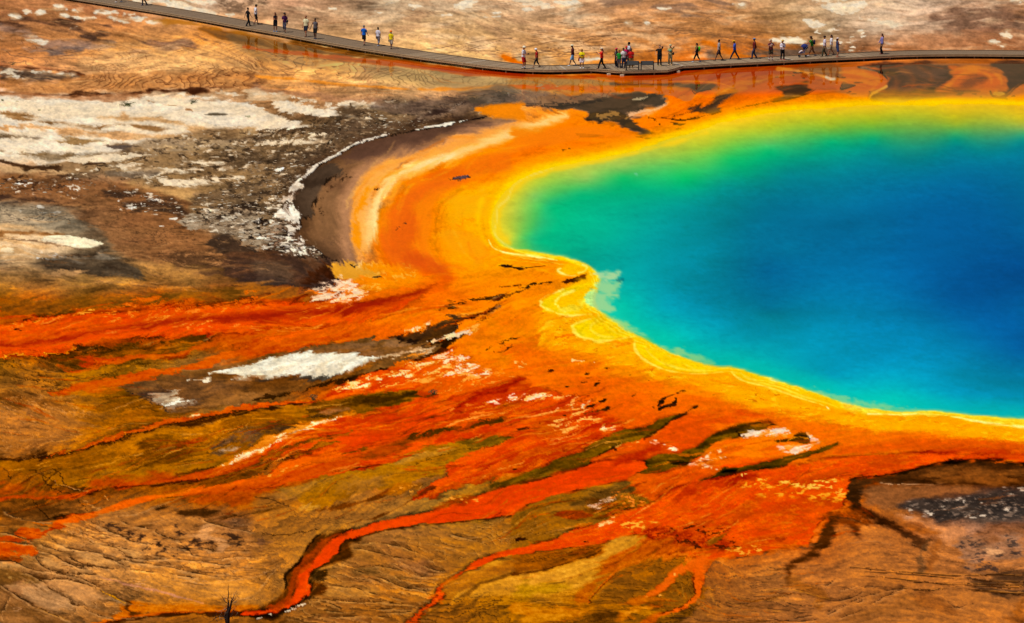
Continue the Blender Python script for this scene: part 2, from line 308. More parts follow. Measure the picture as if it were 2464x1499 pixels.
def feather(k, c=1.0):
    """let the drawn edges fray along the flow"""
    yy, xx = np.mgrid[0:NV, 0:NU].astype(np.float32)
    sh = k*(7.0*noise('str')+5.0*noise('hor')); cr = k*c*(1.0*noise('warp')+0.6*noise('fine'))
    iy = np.clip(yy+sh*FY+cr*FX+0.5, 0, NV-1).astype(np.int32); ix = np.clip(xx+sh*FX-cr*FY+0.5, 0, NU-1).astype(np.int32)
    CV[...] = CV[iy, ix]
def pts5(s):
    return [tuple(float(t) for t in q.split(',')) for q in s.split()]
FULL = (slice(0, NV), slice(0, NU))
GROUND_SAMPLES = pts5('''
-300,0,178,128,90 0,0,175,120,80 200,10,185,130,90 500,10,215,190,165 700,10,178,138,110 900,20,168,142,116 1100,10,190,165,135 1300,10,195,165,135 1500,15,188,140,100 1700,20,180,130,90 1900,15,170,140,105 2100,20,200,175,148 2300,20,182,152,128 2464,20,160,120,90 2800,20,170,130,100
0,60,170,125,90 150,60,175,125,85 300,60,190,130,85 500,70,195,130,75 700,60,195,160,125 900,70,200,165,125 1100,80,205,165,115 1300,90,195,150,105 1500,80,185,135,90 1700,80,185,130,80 1900,90,170,125,80 2100,70,190,165,140 2250,80,175,145,120 2400,70,135,95,75 2800,80,160,120,90
-300,115,185,125,80 0,115,185,125,80 150,115,180,125,80 300,110,200,145,90 450,120,205,145,85 600,120,200,135,70 1100,130,205,165,110 1300,130,195,145,90 1500,120,180,130,85 1700,120,185,115,65 2000,110,130,100,75 2300,110,170,120,85 2464,115,140,100,75
150,150,185,130,85 300,150,210,155,100 450,150,215,160,100 650,140,215,150,85 800,160,220,155,85 1000,185,215,160,95 1200,195,215,160,95 1350,195,185,125,60
-300,190,160,110,70 0,190,150,95,60 150,195,185,125,75 300,195,190,130,75 450,195,195,135,80 600,200,190,130,75 750,210,200,140,85 900,215,190,140,90 1100,220,180,130,85 1250,230,150,110,80
1500,190,230,105,5 1700,180,215,80,5 1600,230,235,110,10 1900,190,215,85,10 1950,240,225,100,10 2090,180,215,85,10 1750,265,235,115,15 2200,245,225,105,15 2350,180,215,95,10 2464,240,225,110,20 1450,275,240,130,25 1550,330,240,125,10 2800,230,220,110,30
-300,260,225,205,180 0,250,228,210,188 200,260,230,213,190 400,260,230,213,188 500,290,226,205,178 100,300,213,188,153 350,310,203,168,123 550,310,173,138,103 0,350,203,183,153 200,350,218,196,163 350,350,213,183,143 -300,350,205,180,150
700,290,105,80,55 850,270,95,72,55 1000,270,105,82,65 600,350,110,85,60 700,350,95,75,55 500,370,130,100,65
-300,440,125,80,45 0,440,125,80,45 150,450,125,80,45 300,450,120,80,50 420,430,175,135,85 550,440,130,100,65 650,450,125,95,65
0,510,155,130,100 100,520,150,130,105 200,530,110,95,75 320,540,150,100,60 450,550,150,100,60 550,540,170,145,115 650,530,160,135,105
-300,580,200,155,105 0,570,210,165,110 100,580,220,180,130 250,590,130,105,75 400,590,150,98,55 550,600,130,88,50 680,600,85,60,45
0,640,95,75,55 150,640,90,72,55 280,640,85,62,40 400,640,165,115,60 550,640,120,80,45 700,640,105,75,50
-300,680,180,125,60 0,680,180,125,60 150,690,185,130,65 300,680,180,130,65 450,690,160,112,55 600,690,110,70,35 750,690,95,55,30
0,715,130,85,25 200,725,125,80,20 400,720,150,75,20 550,715,125,65,20
760,430,100,75,65 780,520,125,90,70 800,580,140,100,78 830,480,170,125,95 850,620,175,125,75 870,380,130,92,75 950,330,125,85,65 1050,305,150,100,70 880,560,240,150,60 900,470,240,155,70 960,400,245,160,75 1050,350,245,155,75 1150,310,235,140,60 1250,285,240,145,55 1350,290,240,125,20 920,530,250,165,70 950,560,248,125,5 960,600,240,105,0 1000,480,245,115,0 1080,420,250,140,5 1150,390,248,125,5 1300,350,245,120,5 1400,330,240,115,5 1050,540,250,135,0 1100,460,255,165,0 1100,580,255,160,5 1150,500,255,185,0 1150,600,255,165,5 1000,640,235,100,0 1080,650,250,150,5 1200,640,250,150,0 1300,680,245,130,5 1250,720,245,130,0 1100,700,235,110,5 950,690,235,115,10 1000,740,225,90,5
-300,780,215,65,8 0,780,220,65,5 200,770,215,60,5 400,765,210,60,5 600,770,215,70,5 800,770,225,85,10 950,790,230,95,10 700,790,225,80,5
-300,880,125,85,25 0,870,125,85,25 150,870,120,78,25 300,860,130,85,20 450,830,130,85,20 100,930,140,95,40 250,940,130,85,20 350,980,125,80,15 50,1020,165,115,65 150,1040,160,110,55 300,1010,140,90,20 450,960,130,95,50 500,900,130,100,65 650,930,125,85,35 800,890,135,90,40
300,1070,150,95,15 400,1080,115,72,8 550,1030,165,110,35 600,1070,115,80,40 700,1010,160,110,45 200,1100,155,100,25 50,1130,130,80,20
1000,860,235,110,15 1150,850,240,120,10 1300,860,240,115,10 1200,920,225,80,5 1400,900,235,100,0 1100,920,225,80,5 1500,960,230,85,0 1650,930,240,115,0 1700,1000,225,80,0 1500,1040,225,80,5 1300,1000,225,75,5 1000,1000,220,65,0 800,1050,220,65,0 900,1090,220,65,0 1100,1050,215,70,5 1300,1080,220,70,0 1800,980,240,130,5 1950,1000,245,140,5 2000,1050,230,95,0 2200,1040,235,105,0 2400,1080,220,85,0 2200,1090,215,75,0 2000,1120,220,75,0
1500,860,252,160,5 1400,800,252,170,5 1300,780,250,150,0 1600,890,252,165,5 1750,930,253,165,5 1900,970,253,165,10 2050,1010,253,165,5 2200,1010,250,165,5 2350,1030,248,160,5 2464,1055,248,160,5 2800,1075,245,150,10 3300,1000,240,140,20
-300,1200,120,75,22 100,1200,115,70,20 250,1180,140,80,20 400,1180,150,85,20 550,1200,150,80,15 700,1180,150,95,35 850,1170,165,115,50 1000,1150,165,112,50 1150,1130,150,100,35
0,1250,135,85,30 200,1260,175,120,60 300,1250,175,125,65 450,1250,170,120,60 550,1260,140,100,60 700,1250,160,110,40 850,1230,160,110,45
-300,1330,165,115,55 50,1330,170,120,55 150,1320,190,140,75 300,1330,200,150,85 450,1340,175,125,65 600,1350,185,130,65 700,1330,170,118,50
50,1420,150,110,65 150,1440,185,145,90 300,1420,185,135,70 400,1430,185,130,60 550,1420,200,145,70 250,1480,155,110,55 100,1480,125,90,45 450,1480,165,105,35 650,1480,140,90,30
850,1330,160,112,50 950,1300,150,105,55 1050,1340,155,105,45 800,1420,160,110,45 900,1400,165,115,55 950,1480,150,95,35 750,1480,130,85,35 1100,1400,165,110,35 1050,1250,165,115,45 1150,1280,160,110,35 1200,1200,165,105,30
1300,1300,150,85,20 1300,1400,205,150,60 1400,1370,200,145,50 1250,1450,165,115,30 1400,1460,165,105,25 1500,1400,140,90,30 1550,1460,150,100,25 1600,1370,150,85,20 1700,1480,130,85,25 1800,1430,150,100,45 1850,1380,185,130,65 1800,1490,140,95,45
1500,1250,210,70,0 1700,1220,225,65,0 1850,1210,232,75,0 1900,1270,232,75,0 1950,1200,235,95,10 1800,1170,220,65,0 1400,1160,205,80,10 1500,1170,180,90,20
2080,1180,80,45,15 2200,1150,85,48,15 2350,1150,110,65,25 2464,1180,110,65,30 2150,1220,150,100,50 2300,1230,110,82,60 2464,1230,85,68,58 2100,1290,180,118,60 2050,1350,185,125,65 2200,1280,140,85,40 2300,1290,195,145,95 2400,1320,160,120,85 2464,1350,175,130,85 2150,1400,185,125,60 2000,1420,170,115,60 2300,1400,160,110,60 2400,1420,130,95,50 2464,1450,190,130,70 2250,1470,185,125,60 2100,1480,150,105,50 1950,1480,160,112,60 2300,1460,190,130,65 2400,1490,195,130,65 2800,1300,160,115,70
-300,1650,150,100,50 600,1650,150,100,50 1400,1650,150,100,50 2300,1650,160,110,55 -300,-190,175,135,100 800,-190,178,140,108 1800,-190,178,142,112 2800,-190,170,132,100
''')
CV[...] = rbf(GROUND_SAMPLES, FULL, k=6.0)
# tone of the dry and damp ground: long soft drifts and short streaks along the flow
low = sstep(640, 900, VV)
leftlow = low*sstep(1150, 700, UU)*sstep(1120, 1220, VV); rightlow = low*sstep(1850, 2050, UU)
up = low*(1-leftlow)*(1-rightlow)
vivid = sstep(0.62, 0.85, (CV.max(-1)-CV.min(-1)))
CV *= (1+(1-0.65*vivid)*(1-0.35*sstep(170, 120, VV))*(0.05*noise('big')+0.045*noise('mid')*(1-low)+0.045*noise('str')+0.05*noise('hor')+0.05*noise('flow')+0.025*noise('fine')))[..., None]
CV[...] = np.clip(CV, 0, 1)
K = C(20, 11, 6); DK = C(62, 42, 32); WH = C(238, 224, 202); SN = C(228, 210, 182)

farm = sstep(175, 110, VV)[..., None]
CV += farm*np.array([0.012, -0.018, -0.04], np.float32)
# ---- far flat behind the boardwalk -------------------------------------------------
far = S('0,-16 2484,-16 2484,125 2100,120 1700,140 1300,160 1000,110 700,55 500,15 350,-5 0,-5')
fill(far, C(152, 112, 80), f=8, w=6, a=0.4, tex='hor', cut=0.5)
fill(far, C(226, 190, 146), f=8, w=6, a=0.4, tex='mid', cut=0.7)
fill(S('800,-10 1000,-10 1250,10 1450,30 1300,60 1100,50 900,40'), C(182, 158, 128), f=20, w=12, a=0.4, tex='mid')
fill(S('2050,0 2464,0 2484,40 2300,45 2250,90 2130,100 2060,60'), C(196, 168, 140), f=18, w=12, a=0.5, tex='mid')
fill(S('1680,120 1950,112 2060,120 2090,128 1900,140 1750,150'), C(112, 86, 68), f=12, w=6, a=0.8, tex='hor', cut=-0.3)
fill(S('2240,30 2484,15 2484,75 2330,85 2250,70'), C(120, 86, 66), f=14, w=8, a=0.75, tex='hor', cut=-0.4)
fill(S('2200,85 2350,78 2484,85 2484,122 2300,122 2220,118'), C(176, 116, 76), f=12, w=6, a=0.6)
fill(S('1400,-10 1700,-10 1800,10 1740,40 1600,30 1480,20'), C(130, 98, 78), f=12, w=8, a=0.6, tex='hor')
fill(S('520,0 620,-5 640,20 590,30 540,22'), C(120, 92, 70), f=8, w=6, a=0.75, tex='rock')
iso(S('640,30 900,60 1300,100 1600,60 1750,110 1500,140 1300,150 1050,110 800,70'), -6, 9, C(120, 84, 58), th=1.5, warp=1.6, brk=0.25, a=0.75, dz=-0.01)
iso(S('1250,60 1700,50 1850,60 1700,130 1450,150 1270,130'), 3, 8, C(112, 76, 52), th=1.5, warp=1.8, brk=0.15, a=0.75, dz=-0.01)
iso(S('660,0 1250,0 1300,60 1000,70 700,45'), -2, 7, C(128, 100, 78), th=1.4, warp=1.8, brk=0.5, a=0.6, dz=-0.01)
for P in (T(0,0,'1480,0 1560,0 1800,40 2000,100 2080,140 1900,120 1650,70 1500,30 1400,20'), T(0,0,'1140,5 1400,10 1480,40 1300,30'), T(0,0,'1620,10 1900,5 2070,20 1950,40 1700,40'), T(0,0,'2180,140 2260,135 2220,150'),
          T(1,0,'1220,0 1380,0 1330,20 1260,15'), T(1,0,'700,90 760,75 775,90 720,98'), T(1,0,'1150,120 1200,112 1225,122 1180,128'), T(1,0,'1470,50 1540,45 1600,65 1520,72'),
          T(1,0,'1900,70 1990,10 2140,10 2090,40 2080,70 1980,90'), T(1,0,'2250,120 2340,110 2350,130 2280,128'), T(1,0,'1780,145 1870,135 1880,150'), T(1,0,'2100,160 2350,155 2300,170'),
          T(2,0,'0,0 230,0 330,40 400,75 300,80 180,50 60,30'), T(2,0,'410,10 500,0 600,0 668,30 660,75 560,90 470,50'), T(2,0,'110,75 170,70 230,105 130,100'), T(2,0,'1400,72 1530,75 1500,88'), T(2,0,'2130,35 2240,30 2230,55'),
          T(2,0,'1280,215 1315,215 1295,230'), T(2,0,'1100,220 1140,222 1120,228'),
          T(2,0,'700,568 780,560 850,565 800,585 740,588'),
          T(3,0,'500,40 700,20 970,20 900,80 820,130 650,115 560,80'), T(3,0,'880,180 1000,185 1180,205 1290,235 1180,255 1030,215'), T(3,0,'340,200 470,190 630,270 600,315 470,290'),
          T(3,0,'20,370 250,350 330,370 370,410 200,420 60,395'), T(3,0,'870,300 920,298 900,312'), T(3,0,'780,355 820,352 800,368'), T(3,0,'760,408 800,402 790,416'), T(3,0,'790,475 835,480 820,492'),
          T(3,0,'2125,400 2220,400 2225,420 2150,418'), T(3,0,'2210,440 2280,445 2260,462'), T(3,0,'2240,330 2300,310 2345,340 2330,375 2270,355'), T(3,0,'2330,0 2464,0 2464,10'), T(3,0,'430,0 740,0 640,18 480,20')):
    crusty(P)
fill(T(3,0,'800,380 1200,400 1380,450 1200,480 900,450'), C(208, 186, 162), f=8, w=6, a=0.7, tex='mid')
flecks(T(3,0,'500,280 900,280 900,490 560,500'), WH, th=1.9, a=0.9)
fill(T(2,0,'1760,375 1900,385 2020,440 2200,530 2330,562 2240,575 2020,575 1930,480 1840,420'), C(208, 118, 44), f=10, w=5, wn='hor', a=0.6, tex='hor', cut=-0.8)
stroke(T(2,0,'1850,400 1990,450 2200,545 2330,570'), (6, 18), C(216, 106, 22), f=7, w=3, a=0.6)
fill(T(1,0,'2290,520 2400,480 2480,470 2480,610 2390,600 2340,570'), C(220, 136, 66), f=10, w=4, a=0.7)
fill(T(2,0,'0,560 60,580 120,605 0,620'), C(222, 105, 15), f=4, w=2, a=0.9)
stroke(T(1,0,'2380,540 2464,590 2560,612'), (10, 12), C(228, 112, 14), f=4, w=2)
for q in ('1300,500 1700,470 2000,420 2300,375 2464,368', '1500,540 1750,520 2000,490 2340,490', '2060,470 2200,430 2350,390'):
    stroke(T(1,0,q), 1.6, C(118, 84, 58), f=0.9, w=1.2, a=0.75)
for q in ('0,470 200,440 430,395 800,405 1000,370', '0,560 300,500 600,450 900,440', '500,380 800,350 1100,330', '100,600 300,560 450,540'):
    stroke(T(2,0,q), 1.6, C(120, 80, 52), f=0.9, w=1.4, a=0.7)

# ---- upper left slopes -------------------------------------------------------------
fill(S('-20,0 260,5 350,40 250,75 100,60 -20,50'), C(158, 100, 64), f=12, w=8, a=0.6, tex='hor')
stroke(T(0,0,'600,180 760,200 900,225 1070,240'), (14, 10, 5), C(92, 62, 46), f=4, w=3, a=0.85, tex='hor', cut=-0.6)
stroke(T(0,0,'700,270 800,290 940,315 1150,345'), (8, 6, 3), C(88, 58, 42), f=3, w=3, a=0.85, tex='hor', cut=-0.6)
stroke(T(0,0,'0,215 100,220 170,228'), (8, 6), C(96, 60, 40), f=3, w=2, a=0.8)
stroke(T(0,0,'780,345 850,355 905,365'), 7, C(94, 66, 52), f=3, w=2, a=0.8)
stroke(T(0,0,'1450,390 1650,430 1880,450 1800,480'), (3, 14, 12), C(150, 104, 78), f=5, w=4, a=0.8, tex='hor', cut=-0.4)
fill(T(0,0,'0,250 300,320 500,360 900,420 1100,440 800,480 500,500 200,430 0,380'), C(150, 116, 98), f=10, w=8, a=0.7, tex='mid', cut=-0.3)
fill(T(0,0,'380,430 600,440 850,450 750,490 560,520 420,500'), C(108, 88, 80), f=8, w=6, a=0.6, tex='hor')
fill(T(0,0,'450,150 800,180 1100,230 1180,350 900,390 600,340 300,330 150,260'), C(100, 68, 48), f=12, w=6, a=0.75, tex='hor', cut=0.25)
fill(T(0,0,'0,180 250,210 500,300 400,350 150,330 0,300'), C(110, 74, 54), f=12, w=6, a=0.6, tex='hor', cut=0.2)
fill(T(0,0,'1250,470 1400,390 1700,420 1900,450 1800,490 1500,480'), C(128, 88, 66), f=10, w=5, a=0.7, tex='hor', cut=0.0)
fill(T(0,0,'1000,470 1700,470 2300,420 2464,480 2464,640 1900,660 1300,680 800,640'), C(226, 172, 112), f=16, w=8, a=0.45)
iso(T(0,0,'0,360 300,400 500,470 400,560 200,560 0,600'), 20, 9, C(92, 66, 52), th=2.0, warp=1.2, brk=-0.1, a=0.8)
iso(T(0,0,'450,420 900,450 1100,560 800,620 500,620 350,520'), -14, 8, C(120, 84, 62), th=1.6, warp=1.6, brk=0.2, a=0.75)
iso(T(0,0,'900,430 1700,300 2464,330 2464,700 1800,720 1100,680 800,600'), -8, 9, C(142, 92, 52), th=1.6, warp=1.5, brk=0.05, a=0.8, step=0.05, grad=0.03)
iso(T(0,0,'900,560 1300,520 1500,640 1300,720 900,690'), -60, 16, C(140, 92, 54), th=1.5, warp=1.8, brk=0.2, a=0.75)
for P in (T(0,0,'90,145 140,138 190,165 150,178 110,165'), T(0,0,'220,100 270,90 300,115 250,122'), T(0,0,'335,128 390,95 425,125 380,138'), T(0,0,'520,60 580,50 640,75 560,82'), T(0,0,'590,140 640,130 655,150 620,158'),
          T(0,0,'670,155 800,160 930,175 860,192 760,180'), T(0,0,'740,80 800,75 790,95'), T(0,0,'920,120 1100,115 1125,132 1000,132'), T(0,0,'1040,170 1250,165 1350,175 1450,180 1380,200 1250,205 1180,220 1130,195'),
          T(0,0,'1370,200 1440,195 1590,220 1520,232 1440,240'), T(0,0,'245,378 330,380 470,390 440,415 360,412 300,395'), T(0,0,'680,270 720,268 735,278'), T(0,0,'290,352 365,350 350,358'), T(0,0,'700,100 760,110 740,118'), T(0,0,'1200,130 1290,140 1230,150')):
    crusty(P)
# lower-left of the upper slope: grey lens with crust, then the lipped terrace band
fill(T(0,0,'0,640 100,635 400,680 800,720 700,760 400,790 200,800 0,770'), C(108, 84, 66), f=6, w=4, a=0.85, col2=C(86, 66, 52))
stroke(T(0,0,'0,625 110,635 400,660 640,690 800,722'), (5, 6, 4), C(110, 62, 36), f=2.5, w=2)
stroke(T(0,0,'0,612 120,622 420,648 650,680'), (6, 3), C(178, 112, 70), f=2.5, w=2)
for P in (T(0,0,'0,690 60,685 150,705 100,715 20,710'), T(0,0,'90,665 180,670 235,685 170,690'), T(0,0,'270,685 400,680 560,695 430,700'), T(0,0,'530,700 610,695 640,710 560,715'), T(0,0,'660,712 710,710 725,722 690,728'), T(0,0,'40,730 160,728 170,738 90,742'), T(0,0,'180,765 250,765 255,780 200,775')):
    crusty(P, a=0.8)
fill(T(0,0,'0,770 400,790 800,740 1100,720 1700,700 2464,720 2464,840 2000,850 1500,880 1000,900 500,910 0,880'), C(194, 132, 76), f=6, w=4, a=0.75, col2=C(176, 114, 62))
iso(T(0,0,'0,770 400,800 800,750 1000,720 1000,890 500,905 0,875'), -40, 17, C(112, 66, 38), th=2.3, warp=1.1, brk=-0.5, a=0.85)
iso(T(0,0,'900,720 1500,700 2100,700 2464,750 2464,830 2000,840 1500,870 1000,890'), -78, 24, C(108, 62, 34), th=2.3, warp=1.2, w2=0.6, brk=-1.2, a=0.95, shade=0.1, step=0.05, grad=0.05)
iso(T(0,0,'1700,700 2464,560 2464,830 1900,840'), -28, 14, C(122, 74, 42), th=1.9, warp=1.2, brk=-0.3, a=0.8)
stroke(T(0,0,'0,885 200,905 600,918 1000,905 1300,890 1700,865 2100,840 2464,830'), (5, 6, 9, 7, 5), C(98, 60, 38), f=3, w=3, tex='hor', cut=-0.7)
fill(T(0,0,'1240,900 1300,885 1370,895 1350,912 1280,915'), C(92, 56, 34), f=2, w=2)
# slope below the walk
iso(T(1,0,'0,380 600,500 1200,600 1700,680 1900,740 1500,850 900,800 400,740 0,700'), -17, 11, C(122, 78, 44), th=2.0, warp=1.3, w2=0.55, brk=-0.4, a=0.9, step=0.05, grad=0.04)
iso(T(1,0,'0,740 500,780 1100,830 1300,900 900,960 500,900 0,860'), -48, 12, C(140, 92, 56), th=1.8, warp=1.2, brk=-0.3, a=0.85)
fill(T(1,0,'1150,740 1500,660 1900,690 2464,760 2464,830 1900,850 1500,850 1200,800'), C(206, 162, 98), f=8, w=5, a=0.6)
iso(T(1,0,'1150,740 1500,660 1900,700 2300,770 2464,780 2464,840 1900,845 1500,845 1200,800'), -62, 13, C(112, 78, 46), th=2.0, warp=1.0, w2=0.9, brk=-0.9, a=0.95)
iso(T(1,0,'1200,870 1800,860 2464,840 2464,920 1900,930 1400,950'), -55, 16, C(130, 92, 60), th=1.7, warp=1.3, brk=-0.2, a=0.8)
stroke(T(1,0,'0,735 300,755 700,800 1100,835 1500,860 1900,860 2464,825 2560,815'), (3, 5, 6, 5, 4), C(222, 140, 62), f=2.5, w=1.5)
fill(T(1,0,'0,840 500,900 1000,945 1300,960 900,990 600,960 300,910 0,890'), C(168, 118, 82), f=7, w=4, a=0.75)
# red algae line and wet olive-brown strip by the walk
fill(T(1,0,'-500,250 0,345 500,420 1000,490 1500,575 2000,660 2464,700 2464,730 1900,690 1300,600 800,545 400,500 0,440 -500,310'), C(150, 88, 22), f=5, w=3, a=0.85, col2=C(118, 66, 14), mix='hor', wet=0.95)
stroke(T(1,0,'-120,455 0,472 250,500 500,525 800,560 1100,590 1400,615 1700,650 2000,690 2300,712 2560,728'), (5, 8, 10, 14, 16, 20), C(214, 92, 28), f=3, w=2.2, wn='hor', wet=0.95)
stroke(T(1,0,'1500,630 1900,680 2300,705 2560,722'), (3, 8, 12), C(198, 62, 4), f=2, w=2, wn='hor', wet=0.95)
fill(T(0,0,'1450,200 1700,190 2000,240 2464,330 2464,360 2100,300 1800,250'), C(176, 112, 42), f=6, w=4, a=0.8, wet=0.6)
# wet sheet that mirrors the people
Pw = S('540,70 900,120 1150,165 1400,182 1560,178 1750,158 2000,146 2484,140 2484,232 2250,240 2000,225 1750,230 1500,225 1250,240 1000,205 800,175 620,150')
sl = box(np.array(Pw), 30); WT[sl] = np.maximum(WT[sl], sstep(14, -14, sdf(spline(Pw, True, 3), sl))*0.92)

# ---- orange delta under the walk (right) ------------------------------------------
fill(T(2,0,'0,708 500,715 1000,722 1400,700 1700,662 2100,650 2464,636 2464,720 2000,760 1500,790 900,770 400,750 0,745'), C(214, 82, 6), f=5, w=2, wn='hor', a=0.85, col2=C(194, 56, 2), mix='hor', wet=0.95)
fill(T(3,0,'0,636 300,622 500,640 200,680 0,700'), C(196, 66, 6), f=5, w=3, a=0.8, wet=0.95)
fill(T(2,0,'0,756 300,756 860,772 985,802 980,830 500,815 0,815'), C(186, 128, 62), f=3, w=2, a=0.92, wet=0.9)
iso(T(2,0,'0,756 300,756 860,772 985,802 980,830 500,815 0,815'), -50, 11, C(120, 80, 42), th=1.4, warp=1.0, brk=-0.5, a=0.7, f=4, dz=0)
fill(T(2,0,'0,818 250,815 500,825 1000,835 1500,842 1720,868 1765,905 1720,965 1600,950 1450,915 1300,888 900,890 500,888 250,860 0,850'), C(236, 112, 4), f=3, w=2, col2=C(222, 96, 4), mix='hor', wet=0.9)
flecks(T(2,0,'240,822 480,830 500,850 300,850'), C(180, 140, 96), th=0.6, f=4, w=2)
stroke(T(2,0,'650,742 800,762 1000,787 1300,792 1700,782 1950,795 2080,825 2130,850'), (2, 3, 3, 2), C(246, 124, 14), f=1.4, w=1.2, wet=0.9)
fill(T(2,0,'985,796 1300,800 1600,800 1800,806 1910,815 1985,838 1900,868 1810,884 1760,892 1735,866 1640,848 1500,834 1000,830'), C(98, 66, 46), f=4, w=2, a=0.85, wet=0.9, col2=C(76, 50, 36), mix='hor')
stroke(T(2,0,'1740,870 1760,905 1800,880 1910,860'), 2, C(58, 36, 26), f=1, w=1)
fill(T(2,0,'-400,880 0,898 500,895 900,888 1100,888 1300,894 1480,928 1562,960 1500,990 1450,1022 1250,1050 1180,1092 1245,1135 1160,1152 1212,1192 1262,1232 1312,1268 1245,1292 1180,1272 1100,1222 1000,1182 900,1162 770,1142 720,1090 600,1065 480,1060 300,1042 0,1012 -400,1000'), C(152, 106, 68), f=4, w=3, wn='hor', wet=0.75, col2=C(134, 90, 58), mix='hor')
fill(T(2,0,'350,1020 600,1000 850,955 1050,900 1300,896 1480,930 1562,960 1500,990 1450,1020 1250,1048 1180,1090 1240,1135 1160,1150 1212,1192 1262,1232 1312,1268 1245,1290 1180,1270 1100,1220 1000,1180 900,1160 770,1140 720,1090 600,1062 450,1050'), C(84, 58, 38), f=6, w=5, wn='hor', a=0.85, col2=C(62, 42, 26), mix='hor', wet=0.7)
fill(T(2,0,'770,1090 1000,1080 1110,1120 1200,1190 1250,1240 1300,1270 1240,1285 1100,1210 950,1165 790,1140'), C(72, 44, 20), f=3, w=4, wn='hor', a=0.85, col2=C(104, 66, 20), mix='hor')
flecks(T(2,0,'800,1090 1000,1080 1100,1150 900,1150'), C(160, 110, 50), th=0.9, f=5, w=2)
fill(T(2,0,'1170,948 1270,942 1265,955 1190,960'), C(170, 140, 100), f=1.2, w=1, sm=2)
iso(T(2,0,'-300,900 500,896 950,890 850,960 600,1010 300,1030 -300,1000'), -45, 15, C(92, 60, 44), th=1.8, warp=1.3, brk=-0.8, a=0.85, dz=0)
for q in ('0,1000 300,1000 600,990 850,960', '0,1010 350,1025 600,1010 800,980'):
    stroke(T(2,0,q), 2.5, C(62, 42, 34), f=1.2, w=1.5, a=0.8)
stroke(T(2,0,'1130,1112 1250,1085 1400,1052 1480,1010 1545,970'), (10, 12, 8, 4), C(244, 176, 116), f=4, w=2, a=0.85, wet=0.7)
stroke(T(2,0,'1160,1140 1220,1110 1330,1070'), (8, 4), C(240, 160, 96), f=4, w=2, a=0.7)
fill(T(2,0,'2140,848 2136,895 2090,945 2020,985 1985,1040 2012,1075 1900,1092 1830,1112 1790,1098 1845,1062 1725,1062 1700,1038 1850,1018 1948,962 1935,928 2045,872'), C(90, 64, 44), f=4.5, w=2.4, a=0.85, col2=C(70, 46, 26), mix='hor', wet=0.7)
stroke(T(2,0,'1440,1130 1600,1146 1750,1145 1900,1106 2005,1078'), (2, 3, 2), C(94, 44, 8), f=1, w=1)
stroke(T(2,0,'1550,1115 1680,1090 1735,1062'), 1.6, C(140, 70, 14), f=1, w=1)
stroke(T(2,0,'2160,1045 2300,1010 2464,985 2600,960'), (2, 3), C(128, 62, 10), f=1, w=1)
stroke(T(2,0,'1200,1315 1400,1326 1560,1290 1595,1268'), (1.8, 2.4), C(96, 50, 8), f=1, w=1)
fill(T(2,0,'625,1285 700,1290 830,1290 882,1306 800,1320 700,1316'), C(82, 52, 26), f=1.6, w=1, wet=0)
fill(T(2,0,'1535,1172 1600,1180 1665,1188 1610,1212 1570,1195'), C(74, 44, 18), f=1.4, w=1)
spots('505,1441,30,7 550,1432,8,4 210,1408,10,4 245,1407,10,4 1585,1250,28,9 1510,1207,8,4 1988,1177,8,5 1350,1140,35,6,25 1430,1192,8,4', C(92, 52, 16), 2, 0)
stroke(T(2,0,'1330,1110 1360,1140 1400,1170'), 2.4, C(96, 50, 10), f=1, w=1)
# right of the delta
fill(T(3,0,'200,666 450,645 700,636 700,730 620,765 560,745 470,715 300,690'), C(156, 92, 44), f=5, w=3, a=0.85, wet=0.95)
stroke(T(3,0,'100,660 300,685 480,722 560,748 625,768'), (4, 5, 6, 4), C(248, 150, 60), f=3, w=1.5, wet=0.9)
stroke(T(3,0,'560,745 600,760 640,762'), 5, C(252, 206, 170), f=3, w=1)
fill(T(3,0,'700,640 870,640 1000,690 1090,720 1150,770 1130,830 1000,880 960,930 760,900 650,800 740,750'), C(232, 108, 10), f=8, w=4, a=0.8, wet=0.9)
fill(T(3,0,'860,640 1000,650 1080,690 1125,720 1158,768 1140,830 1050,882 975,930 990,965 1100,985 1150,1000 1300,992 1400,965 1600,930 1790,890 1620,885 1700,820 1790,745 1750,700 1860,650 1740,612 1500,600 1200,600 1000,610'), C(94, 60, 44), f=5, a=0.85, w=2.2, wet=0.85, col2=C(74, 47, 36))
fill(T(3,0,'1000,900 1300,880 1700,840 1760,880 1600,925 1400,955 1200,985 1000,960'), C(70, 44, 24), f=5, w=4, a=0.8, col2=C(92, 60, 20), mix='hor')
fill(T(3,0,'940,620 1100,660 1200,700 1240,760 1150,740 1050,680'), C(92, 58, 20), f=4, w=4, a=0.7, tex='hor')
fill(T(3,0,'1300,660 1500,650 1720,690 1700,740 1500,760 1350,720'), C(122, 78, 58), f=10, w=5, a=0.5)
stroke(T(3,0,'870,642 1000,672 1090,700 1150,762'), (4, 5, 3), C(52, 32, 24), f=2, w=1.5)
fill(T(3,0,'870,640 960,650 1060,690 1000,680'), C(238, 160, 100), f=3, w=2, a=0.7)
stroke(T(3,0,'1140,830 1050,878 985,915 975,945'), (5, 4, 3), C(240, 160, 70), f=2, w=1.5)
stroke(T(3,0,'980,962 1100,985 1170,1000 1320,990'), 2.4, C(70, 30, 6), f=1.2, w=1)
fill(T(3,0,'1090,975 1200,968 1290,975 1240,998 1150,1000'), C(196, 76, 16), f=2, w=2, a=0.85)
fill(T(3,0,'2464,592 2140,606 2220,672 2280,745 2300,800 2290,872 2170,888 2200,925 2290,930 2400,832 2464,790 2600,760 2600,600'), C(88, 58, 44), f=5, a=0.85, w=2.2, wet=0.85, col2=C(70, 47, 38))
